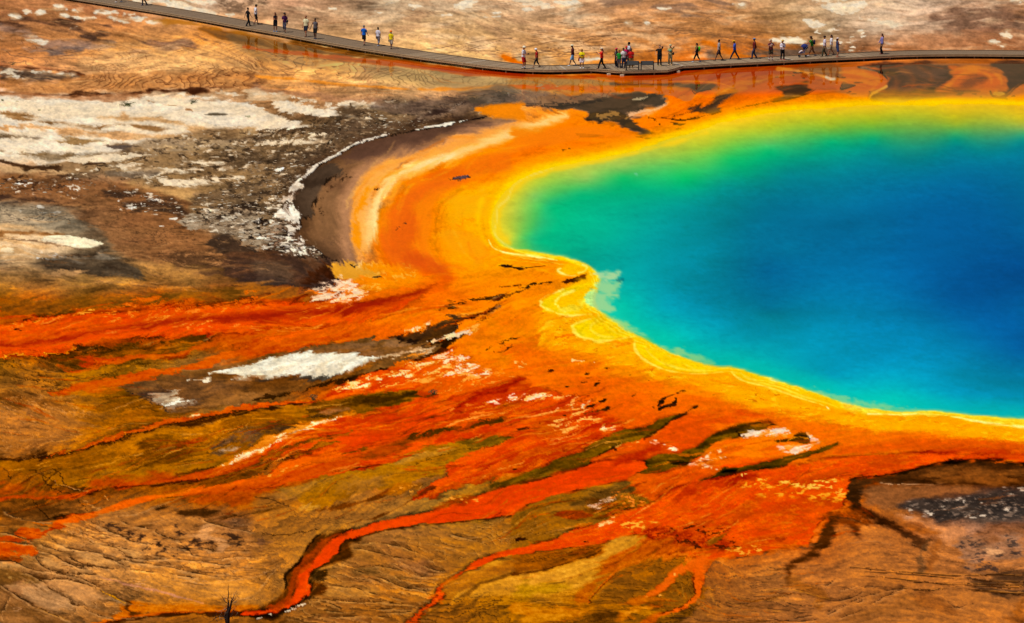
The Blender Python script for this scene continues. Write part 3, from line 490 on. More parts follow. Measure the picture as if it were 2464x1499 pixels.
fill(T(3,0,'1720,612 1850,650 2000,660 2150,680 2240,760 2250,840 2170,890 2100,880 2050,830 2080,760 1980,720 1880,780 1800,880 1620,885 1700,810 1790,745 1760,690'), C(232, 104, 12), f=7, w=4, a=0.9, wet=0.9)
fill(T(3,0,'1880,790 1940,740 2040,715 2110,738 2080,790 1960,830 1900,870 1800,880'), C(140, 62, 14), f=9, w=4, a=0.8)
stroke(T(3,0,'2140,880 2160,925 2210,940 2290,935 2380,850 2464,795 2560,770'), (2.5, 3.5, 4, 3), C(100, 56, 14), f=1.4, w=1.5)
fill(T(3,0,'2180,895 2250,890 2280,905 2220,930'), C(226, 160, 90), f=2, w=2, a=0.85)
fill(T(3,0,'60,835 200,812 370,800 400,825 460,852 430,882 330,922 200,952 120,972 -10,992 100,950 155,925 130,880'), C(90, 62, 36), f=4.5, w=2.4, a=0.85, wet=0.6, col2=C(62, 42, 22), mix='hor')
stroke(T(3,0,'-120,1005 0,985 130,965 330,920 440,872 462,850'), 2.4, C(58, 34, 10), f=1.2, w=1.5)
fill(T(3,0,'695,856 715,800 740,792 800,808 838,826 745,856'), C(134, 82, 34), f=1.6, w=1.5)
stroke(T(3,0,'838,826 745,854 695,857 716,800'), 1.8, C(70, 40, 10), f=1, w=1)
spots('850,795,40,9 900,795,18,5 790,880,12,4 815,907,40,7 770,895,14,4 340,752,18,6 240,725,10,4 85,745,16,5 1850,905,45,12,-14 1985,907,22,5 2050,935,14,6 2085,948,9,4 2375,928,22,9 2290,945,16,5 300,700,60,4 430,712,30,4 770,1008,14,4 975,880,8,7 705,745,40,5', C(84, 46, 14), 3, 0)

# ---- white sinter sheet, left ------------------------------------------------------
Ps = T(0,0,'-200,905 0,915 300,930 620,962 900,965 1200,962 1420,930 1600,925 1900,955 2200,985 2464,1005') + T(1,0,'60,1055 250,1150 520,1200 480,1240 200,1245') + T(0,0,'2300,1260 2000,1300 1850,1340 2464,1330 2464,1380 1900,1440 1500,1490 1250,1499 1000,1560 700,1545 450,1600 250,1545 0,1540 -200,1540')
fill(Ps, C(234, 219, 196), f=3, w=3, a=0.95, col2=C(222, 200, 168), mix='mid', wet=0)
fill(T(0,0,'0,880 600,925 1200,905 1450,900 1300,945 1200,975 950,970 600,955 300,925 0,912'), C(166, 112, 72), f=4, w=3, a=0.75)
for P, c, f in ((T(0,0,'0,1070 150,1085 330,1105 320,1120 230,1130 280,1155 520,1170 800,1200 900,1215 1100,1195 1300,1190 1420,1215 1620,1240 1700,1255 1500,1265 1250,1235 1000,1222 860,1222 600,1185 250,1160 120,1130 0,1095'), C(150, 110, 68), 3.5),
                (T(0,0,'0,1215 200,1205 450,1225 700,1235 950,1265 1250,1270 1450,1290 1700,1295 1850,1290 2000,1310 1700,1330 1400,1345 1150,1335 950,1285 600,1265 300,1240 0,1240'), C(206, 156, 104), 4),
                (T(0,0,'900,1140 950,1115 1200,1130 1450,1130 1620,1150 1750,1190 1900,1210 2100,1240 2464,1240 2464,1330 2100,1350 1900,1310 1750,1290 1830,1260 1700,1200 1450,1160 1200,1165 1000,1150'), C(200, 156, 106), 4),
                (T(0,0,'1170,1075 1230,1110 1260,1140 1200,1140'), C(206, 160, 110), 3),
                (T(0,0,'0,1300 150,1315 350,1315 420,1330 350,1350 150,1340 0,1330'), C(128, 104, 76), 4),
                (T(0,0,'1000,1400 1200,1380 1300,1382 1400,1430 1500,1445 1650,1440 1480,1470 1300,1478 1190,1480 1170,1445 1060,1420'), C(128, 100, 72), 3),
                (T(0,0,'400,1355 700,1345 1000,1360 800,1372 550,1370'), C(160, 124, 80), 3),
                (T(0,0,'1400,1350 1600,1330 1550,1355 1450,1362'), C(150, 118, 78), 3),
                (T(0,0,'300,1480 500,1455 800,1480 1000,1470 800,1530 400,1540'), C(136, 112, 82), 5),
                (T(0,0,'1400,980 1550,1005 1700,1005 1800,1030 1850,1060 1790,1065 1740,1025 1500,1020'), C(164, 120, 80), 1.6),
                (T(0,0,'2000,1095 2080,1088 2150,1105 2050,1112'), C(104, 88, 66), 3),
                (T(0,0,'0,1440 150,1475 400,1480 700,1500 300,1500 0,1475'), C(140, 110, 74), 3)):
    fill(P, c, f=f*1.2, w=2.5, a=0.92, wn='warp')
fill(T(0,0,'1040,1412 1230,1395 1320,1405 1400,1455 1350,1478 1200,1480 1170,1445'), C(120, 102, 88), f=2, w=1.5)
spots('1235,1005,28,7 1205,1022,22,5 1180,1046,12,4 400,1060,10,4 1862,988,9,7 40,965,15,4 2390,1118,25,4', C(84, 84, 38), 0, 0, a=0.85)
flecks(T(0,0,'0,940 350,960 300,1030 0,1000'), C(140, 120, 70), th=1.6, f=6)
# sinter patches further right
for P in (T(0,0,'1700,905 1790,900 1760,918'), T(0,0,'1950,935 2030,920 2080,940 2000,952'), T(0,0,'2090,890 2200,885 2330,920 2400,925 2250,925'), T(1,0,'-40,905 60,895 200,905 90,920'),
          T(1,0,'180,970 330,990 560,1020 760,1070 805,1118 700,1126 450,1096 230,1090 190,1040'), T(1,0,'345,940 480,950 575,985 450,980'), T(1,0,'660,995 780,1030 700,1025'), T(1,0,'800,990 900,970 1080,980 1225,1032 1100,1046 900,1030'), T(1,0,'1300,990 1400,994 1440,1015 1380,1018'), T(1,0,'1310,1140 1380,1138 1350,1152'), T(1,0,'560,1195 680,1205 600,1218'), T(1,0,'820,1100 1000,1130 1090,1140 960,1142')):
    crusty(P)
fill(T(1,0,'-100,860 100,890 350,930 180,960 60,960 -100,950'), C(212, 180, 140), f=5, w=4, a=0.75)

# ---- dark crusted rock around the ring ---------------------------------------------
rock = T(1,0,'-700,1340 0,1250 500,1240 300,1130 800,1130 800,1060 1250,1040 1200,970 1500,950 2000,930 2464,880 2464,960 2300,1020 2040,1150 1500,1245 1250,1305 1000,1365 780,1499') + T(1,1,'470,180 340,300 250,560 100,640') + T(0,1,'2400,600 1800,640 1750,520 1800,400 2100,300 1600,330 1200,260 900,230 0,260')
fill(rock, C(132, 102, 68), f=10, w=8, wn='wbig', a=0.75, col2=C(98, 76, 54), mix='mid')
fill(T(0,0,'1300,1320 1900,1300 2464,1250 2464,1330 2100,1360 2464,1380 2300,1440 1700,1470 1300,1420') + T(1,0,'300,1290 500,1250 300,1330'), C(196, 160, 112), f=12, w=6, a=0.75, tex='hor', cut=-0.2)
fill(T(0,1,'1000,20 1700,-20 2300,60 2464,110 2464,250 2000,330 1500,250 1100,200'), C(150, 116, 76), f=16, w=8, a=0.6, tex='hor', cut=-0.2)
flecks(rock, C(60, 46, 34), th=0.9, soft=0.5, a=0.7, nz='rock')
flecks(rock, C(156, 126, 92), th=1.0, soft=0.5, a=0.7, nz='fl', dz=0.03)
flecks(rock, C(212, 192, 162), th=1.95, soft=0.25, a=0.8, nz='fl', dz=0.05)
fill(T(1,0,'1150,1000 1600,950 2000,930 2464,850 2464,960 2200,1040 2000,1140 1700,1150 1400,1100 1200,1060'), C(120, 94, 76), f=10, w=6, a=0.7, col2=C(84, 64, 54), mix='hor')
iso(T(1,0,'1300,970 1700,940 2464,860 2464,990 2200,1040 1900,1120 1500,1110'), -14, 9, C(66, 48, 40), th=1.7, warp=1.7, w2=0.6, brk=-0.1, a=0.75)
fill(T(2,0,'0,880 400,900 200,1000 0,1010'), C(140, 104, 80), f=8, w=5, a=0.5)
fill(T(1,0,'1700,1060 2100,1080 2400,1110 2050,1150 1800,1170 1500,1200'), C(66, 46, 38), f=6, w=5, a=0.7, tex='hor', cut=-0.4)
# long pale tongues over the rock (tile 0,1)
for P in (T(0,1,'600,30 1000,-10 1400,-10 1100,50 850,72 680,70'), T(0,1,'1060,105 1200,85 1360,78 1300,105 1150,120'), T(0,1,'1180,152 1450,124 1650,125 1925,135 1700,150 1560,175 1400,200 1200,207 1350,180'), T(0,1,'1560,225 1700,232 1850,240 2250,205 2350,205 2150,235 1950,262 1720,308 1600,298'),
          T(0,1,'1750,40 1900,55 2150,72 2130,85 1950,82'), T(0,1,'2040,125 2230,118 2180,130'), T(1,0,'0,1370 250,1350 450,1345 300,1375 100,1390'), T(1,0,'350,1380 550,1355 690,1360 560,1378'), T(1,0,'0,1300 120,1305 60,1320'), T(1,0,'500,1290 650,1305 540,1320')):
    crusty(P, C(228, 208, 176))
fill(T(0,1,'0,95 250,115 500,140 750,165 600,185 350,180 100,150 0,130'), C(196, 156, 110), f=4, w=3, a=0.85)
fill(T(0,1,'0,20 300,15 450,70 300,75 100,60 0,45'), C(206, 180, 146), f=4, w=3, a=0.8)
stroke(T(0,1,'0,40 200,95 450,110 800,85 1000,70'), (4, 6, 4), C(82, 56, 36), f=2, w=2, a=0.85)
fill(T(0,1,'1200,260 1500,310 1700,320 1900,370 1800,440 1600,420 1350,350'), C(184, 142, 88), f=6, w=4, a=0.75, tex='mid', cut=-0.4)
fill(T(0,1,'1050,150 1200,160 1500,150 1420,190 1150,200 1020,190'), C(122, 100, 78), f=3, w=2, a=0.8)
fieldb = T(0,1,'0,210 400,220 900,230 1200,260 1500,330 1800,480 1750,640 1900,700 2050,750 2300,870 2464,930 2464,1000 1900,1000 1300,960 1050,820 900,650 600,500 300,440 0,440')
fill(fieldb, C(140, 92, 54), f=8, w=6, wn='wbig', a=0.7, col2=C(116, 74, 44), mix='mid')
iso(fieldb, -4, 9, C(88, 58, 38), th=1.7, warp=1.8, w2=0.6, brk=0.0, a=0.7)
fill(T(0,1,'0,400 300,420 500,440 700,520 500,480 200,460 0,480'), C(76, 54, 44), f=6, w=5, a=0.75, tex='hor', cut=-0.4)
fill(T(0,1,'1050,350 1400,390 1700,430 1780,560 1600,590 1300,500 1100,420'), C(72, 52, 40), f=10, w=8, a=0.75, tex='hor', cut=-0.3)
flecks(T(0,1,'0,200 900,210 1200,260 1400,330 1700,430 1780,600 1400,560 1200,500 1000,400 500,420 0,340'), C(222, 206, 182), th=1.95, soft=0.25, a=0.85, dz=0.05)
flecks(T(0,1,'0,230 600,240 900,340 400,350 0,320'), C(70, 48, 36), th=1.0, soft=0.4, a=0.7, nz='rock')
spots('160,268,55,8 235,272,20,6 70,222,30,6 760,325,45,6 210,530,35,7 540,548,45,10,-15 415,550,35,8 1420,422,40,6 1510,424,30,7 1210,450,30,7 1260,502,35,9,-10 1670,608,45,9 1375,460,10,10 1120,428,25,5 750,225,40,8 380,498,30,4 650,610,10,5 1570,678,18,6 2310,852,18,7 2140,896,28,5 2090,795,8,8', C(240, 232, 220), 0, 1)
fill(T(0,1,'0,470 300,470 550,540 750,590 860,680 800,770 650,740 560,720 300,690 0,690'), C(140, 124, 100), f=14, w=9, wn='flow', a=0.75, col2=C(104, 92, 74), mix='hor')
fill(T(0,1,'0,520 200,560 420,600 400,650 200,670 0,660'), C(186, 158, 122), f=10, w=6, a=0.7)
fill(T(0,1,'750,600 950,650 1050,760 1000,830 900,810 700,780 800,700'), C(84, 64, 46), f=16, w=10, wn='flow', a=0.65)
iso(T(0,1,'0,480 400,500 700,580 860,680 780,770 400,690 0,680'), -8, 7, C(74, 64, 54), th=1.5, warp=1.8, brk=0.1, a=0.7)
fill(T(0,1,'0,700 300,720 560,755 600,770 700,880 600,950 450,985 200,1000 0,1020'), C(210, 164, 110), f=10, w=6, wn='flow', a=0.8, col2=C(222, 186, 140), mix='hor')
stroke(T(0,1,'0,735 250,745 450,755 590,765'), (5, 7, 4), C(146, 96, 50), f=3, w=2, a=0.8)
stroke(T(0,1,'0,800 300,815 560,850 800,900'), (3, 4, 3), C(120, 86, 58), f=2, w=2, a=0.75, tex='hor', cut=-0.6)
fill(T(0,1,'420,792 590,765 720,785 850,806 970,846 900,880 830,892 700,880 640,860 560,842'), C(240, 226, 192), f=2, w=1.6, dz=0.06)
fill(T(0,1,'0,890 80,875 110,900 40,925 0,920'), C(240, 220, 180), f=4, w=2)
flecks(T(0,1,'400,930 650,960 700,990 500,1000 350,980'), C(240, 230, 214), th=0.5, f=6, w=3)
fill(T(0,1,'0,1035 400,985 700,965 900,895 980,855 1100,920 1250,1000 1335,1120 1280,1150 1000,1142 700,1092 300,1072 0,1110'), C(96, 78, 58), f=10, w=8, wn='flow', a=0.85, col2=C(76, 60, 44), mix='hor')
fill(T(0,1,'600,1000 900,960 1000,940 1150,960 1000,1010 800,1040'), C(146, 130, 108), f=8, w=6, a=0.65, tex='hor', cut=-0.2)
fill(T(0,1,'0,1085 300,1080 700,1110 850,1125 650,1140 300,1120 0,1125'), C(176, 132, 84), f=4, w=3, a=0.8, tex='mid', cut=-0.4)
fill(T(0,1,'1600,960 1900,940 2200,960 2464,920 2464,1220 2100,1200 1800,1110 1650,1040'), C(92, 62, 40), f=9, w=6, a=0.75, tex='hor', cut=-0.5)
flecks(T(0,1,'1600,920 2000,920 2300,960 2400,1050 1900,1020'), C(170, 116, 70), th=1.0, soft=0.4, nz='flu', a=0.7)
fill(T(0,1,'1740,640 1850,560 2200,540 2480,540 2500,890 2400,880 2330,850 2250,780 2050,740 1900,690 1740,680'), C(168, 148, 122), f=4, w=5, wn='rock', a=0.85, col2=C(132, 110, 86), mix='warp')
flecks(T(0,1,'1720,560 2000,520 2464,420 2500,890 2330,850 2050,740 1740,690'), C(60, 46, 36), th=0.75, soft=0.35, a=0.8, nz='rock')
flecks(T(0,1,'1720,580 2000,520 2464,440 2500,890 2330,850 2050,740 1740,690'), C(220, 204, 178), th=1.4, soft=0.35, a=0.8, dz=0.05)
fill(T(0,1,'2050,760 2250,790 2330,850 2464,890 2464,930 2200,930 2000,860'), C(72, 54, 42), f=6, w=5, a=0.85)
# ochre apron with fine diagonal ripples above the red stream
ochre = T(0,1,'0,1150 400,1130 800,1150 1300,1160 1700,1100 2100,1200 2464,1260 2000,1300 1500,1340 900,1370 400,1380 0,1385')
iso(ochre, -42, 11, C(126, 84, 40), th=1.7, warp=1.1, w2=0.6, brk=-0.2, a=0.65)
fill(T(0,1,'0,1390 600,1370 1200,1340 1800,1290 2464,1260 2464,1330 2200,1370 1500,1420 1000,1475 600,1540 0,1540'), C(112, 74, 24), f=6, w=4, a=0.8, col2=C(134, 84, 26), mix='hor')

# ---- the brown-to-orange ring ------------------------------------------------------
# outer crust rim and the dark shallow inside it
crust = T(1,0,'2040,1152 1900,1188 1700,1222 1500,1250 1250,1308 1000,1372 880,1430 790,1490') + T(1,1,'620,82 520,150 460,190 430,250 432,330 380,400 340,450 370,500 400,540 430,600 435,680 415,720 430,780 480,850 600,910 650,960 710,1002')
ring = crust + T(1,1,'760,1000 950,1010 1000,900 980,700 1000,450 1100,300 1300,160 1500,60') + T(1,0,'1700,1420 2000,1300 2464,1180 2464,1120 2300,1120')
fill(ring, C(132, 92, 58), f=2.4, w=1.2, a=0.92, wet=0.4, col2=C(110, 74, 48), mix='wbig')
stroke(crust, (30, 34, 40, 44, 40, 30), C(80, 55, 36), f=18, w=3, wn='wbig', a=0.6)
fill(T(1,0,'2040,1100 1900,1150 1500,1220 1250,1280 900,1380') + T(1,1,'420,160 300,300 240,450 340,640 320,800 560,880 700,990 640,1020 300,960 0,840 0,100') + T(1,0,'300,1400 1000,1200'), C(116, 90, 62), f=6, w=6, wn='wbig', a=0.0)
fill(T(1,0,'2040,1155 1900,1200 1500,1262 1250,1320 1000,1390 880,1480') + T(1,1,'760,20 1000,60 1200,20') + T(1,0,'1500,1420 1800,1300 2050,1290 2300,1200 2150,1160'), C(100, 68, 54), f=7, w=4, a=0.7, wet=0.5)
fill(T(1,1,'650,92 760,62 820,110 862,158 720,212 660,285 600,392 540,490 562,520 540,572 430,597 400,540 340,452 430,335 430,255 470,185'), C(86, 68, 54), f=4.5, w=1.2, a=0.8, col2=C(62, 48, 38), mix='wbig', wet=0.4)
stroke(T(1,1,'700,60 800,100 862,158 720,212 660,285 640,330 600,392 540,490 562,520 540,572 430,600'), (0.5, 1, 1.5, 5, 6, 3, 5, 3, 2.5, 1.2), C(44, 29, 20), f=1.6, w=1.0, a=0.85, tex='brk', cut=-1.0)
stroke(T(1,0,'1250,1312 1000,1376 880,1445') + T(1,1,'640,80 460,190'), (2, 3, 4, 3, 2), C(40, 26, 20), f=1, w=0.8)
stroke(T(1,1,'430,600 437,680 415,720 430,780 480,850 600,910 650,960 710,1002 760,1012 900,1030 980,1050'), (2, 2.4, 2, 1.4), C(48, 32, 24), f=1, w=0.8)
stroke(T(1,0,'2300,1100 2040,1160 1700,1228 1500,1256 1280,1310'), (3, 2, 2), C(36, 24, 18), f=1, w=0.8)
WR = C(240, 230, 214)
stroke(T(1,0,'2030,1155 1900,1186 1700,1215 1540,1240'), (2, 3, 2), WR, f=1, w=1, a=0.95, dz=0.05)
stroke(T(1,0,'1240,1306 1120,1330 1000,1368 900,1415 800,1480') + T(1,1,'600,80 480,170'), (1.2, 2.4, 4, 5.5, 4.5, 4.5), WR, f=1.8, w=1.6, wn='rock', a=0.85, dz=0.06)
fill(T(1,1,'480,170 350,250 320,330 360,370 430,330 432,255'), WR, f=3.5, tex='hor', cut=-0.9, w=3, wn='rock', dz=0.06, sm=2, a=0.9, col2=C(206, 184, 158), mix='fine')
fill(T(1,1,'350,380 270,410 240,450 320,460 350,430'), C(210, 186, 160), f=3, w=3, wn='rock', sm=2, a=0.85)
fill(T(1,1,'330,460 230,520 160,590 300,610 420,595 395,540'), WR, f=3.5, tex='hor', cut=-0.9, w=3.5, wn='rock', dz=0.06, sm=2)
fill(T(1,1,'425,600 340,640 290,740 340,830 430,860 470,840 420,760 415,710'), WR, f=2, w=4, wn='rock', dz=0.05, sm=2, a=0.8, tex='fl', cut=-0.4)
fill(T(1,1,'280,860 400,850 520,880 480,930 350,930 250,910'), WR, f=3, w=4, wn='rock', sm=2, a=0.9, tex='fl', cut=-0.5)
flecks(T(1,1,'0,480 250,420 300,600 320,800 560,880 620,980 350,960 150,900 0,840'), C(220, 204, 180), th=1.15, soft=0.4, a=0.85, dz=0.05)
flecks(T(1,1,'0,560 300,620 320,830 600,920 640,990 300,950 0,860'), C(44, 32, 26), th=0.6, soft=0.4, a=0.8, nz='rock')
flecks(T(1,1,'0,560 300,620 320,830 600,920 640,990 300,950 0,860'), WR, th=1.6, soft=0.3, a=0.85)
fill(T(1,1,'160,140 250,110 290,130 240,158 180,152'), WR, f=1.4, w=1.6, sm=2)
fill(T(1,1,'-300,960 0,930 300,960 560,1000 705,1005 745,1100 800,1190 660,1250 540,1300 400,1272 200,1202 0,1200 -300,1150'), C(78, 54, 42), f=5, w=4, a=0.9, col2=C(98, 64, 42), mix='hor')
fill(T(1,1,'0,1000 250,1050 400,1150 150,1170 0,1150'), C(110, 84, 62), f=12, w=6, a=0.6)
fill(T(1,1,'560,1080 720,1060 790,1190 640,1260 540,1290 430,1260'), C(72, 36, 16), f=8, w=5, a=0.75, tex='upr', cut=-0.5)
fill(T(1,1,'-200,1210 200,1210 400,1280 540,1310 700,1330 600,1400 300,1400 0,1380 -200,1360'), C(150, 92, 34), f=7, w=4, a=0.8, tex='hor', cut=-0.5)
# peach inner ring
fill(T(1,0,'2150,1050 2300,1020 2464,1000 2560,1000 2560,1140 2400,1120 2250,1090'), C(238, 132, 24), f=5, w=3, wn='wbig', a=0.9, wet=0.4)
stroke(T(1,0,'2464,1215 2100,1300 1800,1400') + T(1,1,'1150,90 980,220 900,380 870,550 860,720 880,880 900,980'), (20, 30, 36, 34, 30, 30, 26), C(186, 130, 86), f=16, w=3, wn='wbig', a=0.75, wet=0.5)
stroke(T(1,1,'1350,110 1150,220 1060,350 1020,500 1010,700 1030,880'), (30, 36, 34, 30, 30, 24), C(246, 168, 84), f=10, w=2, wn='wbig', a=0.9, wet=0.5)
stroke(T(1,0,'2600,1235 2464,1258 2200,1310 1900,1400 1700,1470') + T(1,1,'1250,90 1080,200 1000,330 960,500 950,700 960,850 980,960'), (30, 26, 22, 22, 18, 16, 14), C(244, 160, 74), f=9, w=2.5, wn='wbig', a=0.9, wet=0.5)
stroke(T(1,1,'1100,290 1030,420 990,520'), (6, 12, 6), C(250, 148, 20), f=5, w=2, a=0.85)
stroke(T(1,1,'960,560 975,720 985,880'), (10, 12, 8), C(248, 148, 20), f=5, w=2, a=0.8)
stroke(T(2,0,'500,1120 250,1200 60,1260') + T(1,0,'2250,1370 2000,1460') + T(1,1,'1620,100 1450,150 1310,210 1260,280 1200,380 1140,480 1110,600 1110,720 1100,790'), (12, 18, 20, 24, 28, 30, 28, 30, 30, 26), C(248, 188, 108), f=10, w=3, wn='wbig', a=0.9, wet=0.5)
stroke(T(1,1,'1900,5 1650,60 1480,110 1380,160'), (10, 20, 14), C(250, 200, 132), f=8, w=2.5, wn='wbig', a=0.85)
stroke(T(1,1,'1330,240 1240,330 1180,440 1150,560 1150,680'), (16, 18, 14), C(252, 204, 124), f=8, w=2.5, wn='wbig', a=0.8)
# deep orange crescent
fill(T(1,0,'2464,1250 2464,1370 2100,1499') + T(1,1,'1650,160 1420,250 1450,330 1290,460 1200,560 1180,720 1180,800 1210,870 1310,985 1480,1040 1640,1060 1780,1090 2000,1110 2050,1060 1800,1030 1700,960 1690,820 1700,650 1720,500 1800,380 2000,270 2464,170 2464,0') + T(2,0,'300,1420 800,1340 1200,1330 800,1200 300,1250'), C(247, 128, 2), f=9, w=4, wn='wbig', a=0.85, wet=0.6)
stroke(T(2,1,'300,-60 0,20') + T(1,1,'2250,90 2000,150 1850,185 1700,215'), (20, 34, 34, 18), C(238, 112, 2), f=12, w=3, wn='wbig', a=0.8)
stroke(T(1,1,'2400,215 2000,250 1700,290 1560,370 1450,450 1400,560 1420,680 1380,780 1330,860 1400,950 1550,1020 1720,1080 1850,1150'), (10, 18, 26, 36, 50, 62, 70, 74, 66, 50, 40, 30), C(240, 106, 0), f=16, w=4, wn='wbig', a=0.9, wet=0.6)
stroke(T(1,1,'1480,580 1460,720 1400,850 1450,950 1600,1030'), (30, 50, 44, 30), C(232, 96, 0), f=16, w=4, a=0.7)
stroke(T(1,1,'2000,180 1800,160 1660,190'), (14, 26, 10), C(236, 106, 2), f=10, w=3, a=0.8)
fill(T(1,1,'1850,400 2100,330 2250,300 2250,600 2050,640 1900,700 1850,560'), C(255, 172, 4), f=22, w=6, a=0.8, wet=0.6)
fill(T(1,1,'1750,720 1900,660 2150,720 2300,900 2400,1000 2250,1030 2100,1090 2050,1000 1850,930'), C(255, 158, 4), f=20, w=6, a=0.8, wet=0.6)
stroke(T(1,1,'1850,670 2000,640 2120,620'), (4, 8, 4), C(246, 136, 4), f=4, w=2, a=0.7)
# apron where ring turns into the red stream
fill(T(1,1,'740,1065 850,1030 1050,1040 1300,1090 1250,1150 1050,1190 900,1192 790,1170'), C(214, 150, 56), f=5, w=3, a=0.9, wet=0.5)
fill(T(1,1,'980,1030 1080,1030 1250,1060 1300,1090 1100,1100 950,1090'), C(246, 196, 128), f=5, w=4, a=0.75, tex='fl', cut=-0.5)
fill(T(1,1,'1000,1060 1500,1060 1600,1130 1560,1200 1250,1280 1050,1250 1000,1190 1250,1150'), C(246, 136, 8), f=10, w=4, a=0.85)
flecks(T(1,1,'1050,1150 1500,1080 1600,1140 1550,1220 1200,1330 1000,1380'), C(250, 178, 80), th=1.1, soft=0.4, a=0.7)
fill(T(1,1,'540,1292 780,1212 960,1225 1030,1300 1010,1380 820,1442 650,1405'), C(248, 208, 168), f=8, w=5, wn='rock', a=0.9, tex='fl', cut=-1.0)
flecks(T(1,1,'540,1292 780,1212 960,1225 1030,1300 1010,1380 820,1442 650,1405'), C(226, 120, 40), th=0.9, soft=0.3, nz='rock')
spots('1985,210,68,20 945,1070,30,8,-6 1180,1165,38,7,-4 1435,653,16,5 1362,689,14,4 1372,737,14,4 755,272,18,6 685,346,18,6 630,430,20,6 620,541,25,5 835,222,20,6 880,180,18,5 910,206,16,4 2420,1065,50,14,4 1170,312,18,4', C(70, 44, 26), 1, 1)
stroke(T(1,1,'1850,232 1930,228 1980,215'), 2, C(80, 44, 20), f=1, w=0.6)
spots('1985,210,52,13', C(126, 86, 70), 1, 1)
iso(T(1,1,'480,620 820,700 850,900 700,920 520,820'), 10, 9, C(100, 68, 52), th=1.4, warp=2.0, brk=0.7, a=0.5, dz=0)

# ---- orange plain between ring and pool, southern outflows -------------------------
plain = T(1,2,'800,60 1400,0 2000,-60 2464,-60') + T(2,2,'300,0 600,200 1000,300 1200,350 1500,560 2000,640 2464,760') + T(3,2,'500,960 1000,1060 2464,1200 2600,1260 2600,1400 1800,1340 1200,1450 600,1600') + T(2,2,'2400,1400 1800,1300 1500,1000 900,700 0,700') + T(1,2,'2200,560 1800,400 1900,200 1500,200')
fill(plain, C(240, 116, 4), f=18, w=8, wn='mid', a=0.55, col2=C(246, 136, 8), wet=0.35)
fill(T(2,2,'0,300 400,400 900,560 1400,720 1900,780 2300,930 1900,1050 1700,1250 1500,1300 1300,1150 1000,1100 700,900 200,760 0,700'), C(232, 94, 2), f=22, w=8, wn='mid', a=0.7, col2=C(238, 108, 4), mix='upr2', wet=0.3)
fill(T(2,2,'1400,1150 1600,1020 1800,1000 2100,980 2464,960 2464,1040 2200,1060 1950,1150 1820,1260 1650,1330 1500,1260'), C(214, 70, 0), f=12, w=5, a=0.8, wet=0.3)
fill(T(3,2,'0,1000 400,1060 900,1120 1500,1180 2464,1260 2464,1330 1800,1300 1200,1330 700,1290 300,1180 0,1100'), C(236, 104, 2), f=14, w=5, a=0.8, wet=0.3)
stroke(T(3,2,'700,1330 1200,1310 1600,1290 2000,1290 2464,1330 2600,1345'), (20, 40, 40), C(212, 76, 0), f=14, w=3, a=0.75)
stroke(T(3,2,'1100,1430 1300,1395 1600,1362 1900,1350 2200,1360 2464,1385 2600,1400'), (6, 12, 14, 12), C(168, 46, 0), f=7, w=2, a=0.85)
stroke(T(3,2,'700,1520 1000,1470 1300,1425 1600,1392 1900,1378 2200,1388 2464,1420 2600,1440'), (30, 26, 20, 14, 12), C(228, 70, 0), f=8, w=2, a=0.9, wet=0.3)
# yellow-orange belt with mottling along the near shore
belt = T(2,1,'280,1440 700,1540') + T(2,2,'560,230 900,290 1170,260 1180,380 1350,520 1700,610 2080,580 2200,670 2464,730') + T(3,2,'300,840 620,960 1000,1000 1500,1000 2100,1090 2464,1150 2600,1180 2600,1290 2100,1230 1500,1150 900,1110 400,1010 0,960') + T(2,2,'2200,870 1700,720 1300,620 900,440 600,370 350,330 250,250 300,100')
fill(belt, C(255, 174, 6), f=12, w=5, wn='mid', a=0.95, col2=C(253, 160, 4), mix='warp', wet=0.3)
flecks(belt, C(244, 132, 0), th=1.0, soft=0.6, a=0.55, nz='hor')
flecks(belt, C(255, 206, 60), th=1.1, soft=0.4, a=0.6)
flecks(belt, C(214, 104, 4), th=1.9, soft=0.3, a=0.8, nz='rock')

# red stream heading left
red = T(0,2,'-300,160 0,150 350,60 800,30 1300,10 1700,-20 2464,-60') + T(1,1,'300,1420 640,1440 900,1440 1200,1405 1450,1340 1600,1300 1650,1330 1500,1420') + T(1,2,'1300,30 900,120 400,150 0,175') + T(0,2,'2100,220 1800,232 1300,252 1000,285 750,350 500,400 0,435 -300,445')
fill(red, C(216, 66, 6), f=3, w=3, wn='hor', col2=C(228, 86, 8), mix='hor', wet=0.3, rim=0.35, rimw=9)
flecks(red, C(238, 112, 30), th=1.0, soft=0.6, nz='fl', a=0.5)
flecks(red, C(170, 44, 2), th=1.3, soft=0.5, nz='hor', a=0.5)
stroke(T(1,1,'1500,1010 1700,1090 1830,1160 1800,1240 1600,1320 1300,1400 1000,1450') + T(1,2,'500,10'), (30, 34, 30, 28, 26, 30, 30), C(216, 78, 2), f=14, w=3, wn='wbig', a=0.6)
stroke(T(1,1,'1760,1230 1600,1310 1300,1395 1000,1450') + T(1,2,'700,-5 400,10 100,40') + T(0,2,'2300,65 1900,82 1500,115 1200,165 900,215 600,275 300,305 0,320 -300,330'), (4, 12, 18, 18, 20, 18, 16, 14, 12, 10, 8), C(130, 38, 0), f=9, w=3, wn='hor', a=0.8, wet=0.45)
stroke(T(0,2,'0,380 500,345 800,270 1100,210 1500,180 2000,150 2464,110'), (10, 14, 16, 12), C(230, 72, 8), f=5, w=2, a=0.8)
stroke(T(0,2,'-200,432 0,432 300,410 550,395 740,352'), 1.6, C(238, 150, 40), f=1, w=0.8)
flecks(T(0,2,'-100,160 350,40 800,10 1500,-20 2400,-70 2464,0 1600,40 900,70 400,110 100,190'), C(248, 160, 60), th=0.85, soft=0.4, a=0.8)
flecks(T(0,1,'1000,1480 1500,1420 2200,1365 2464,1320 2464,1499 1500,1499'), C(236, 104, 26), th=0.4, soft=0.6, a=0.8)
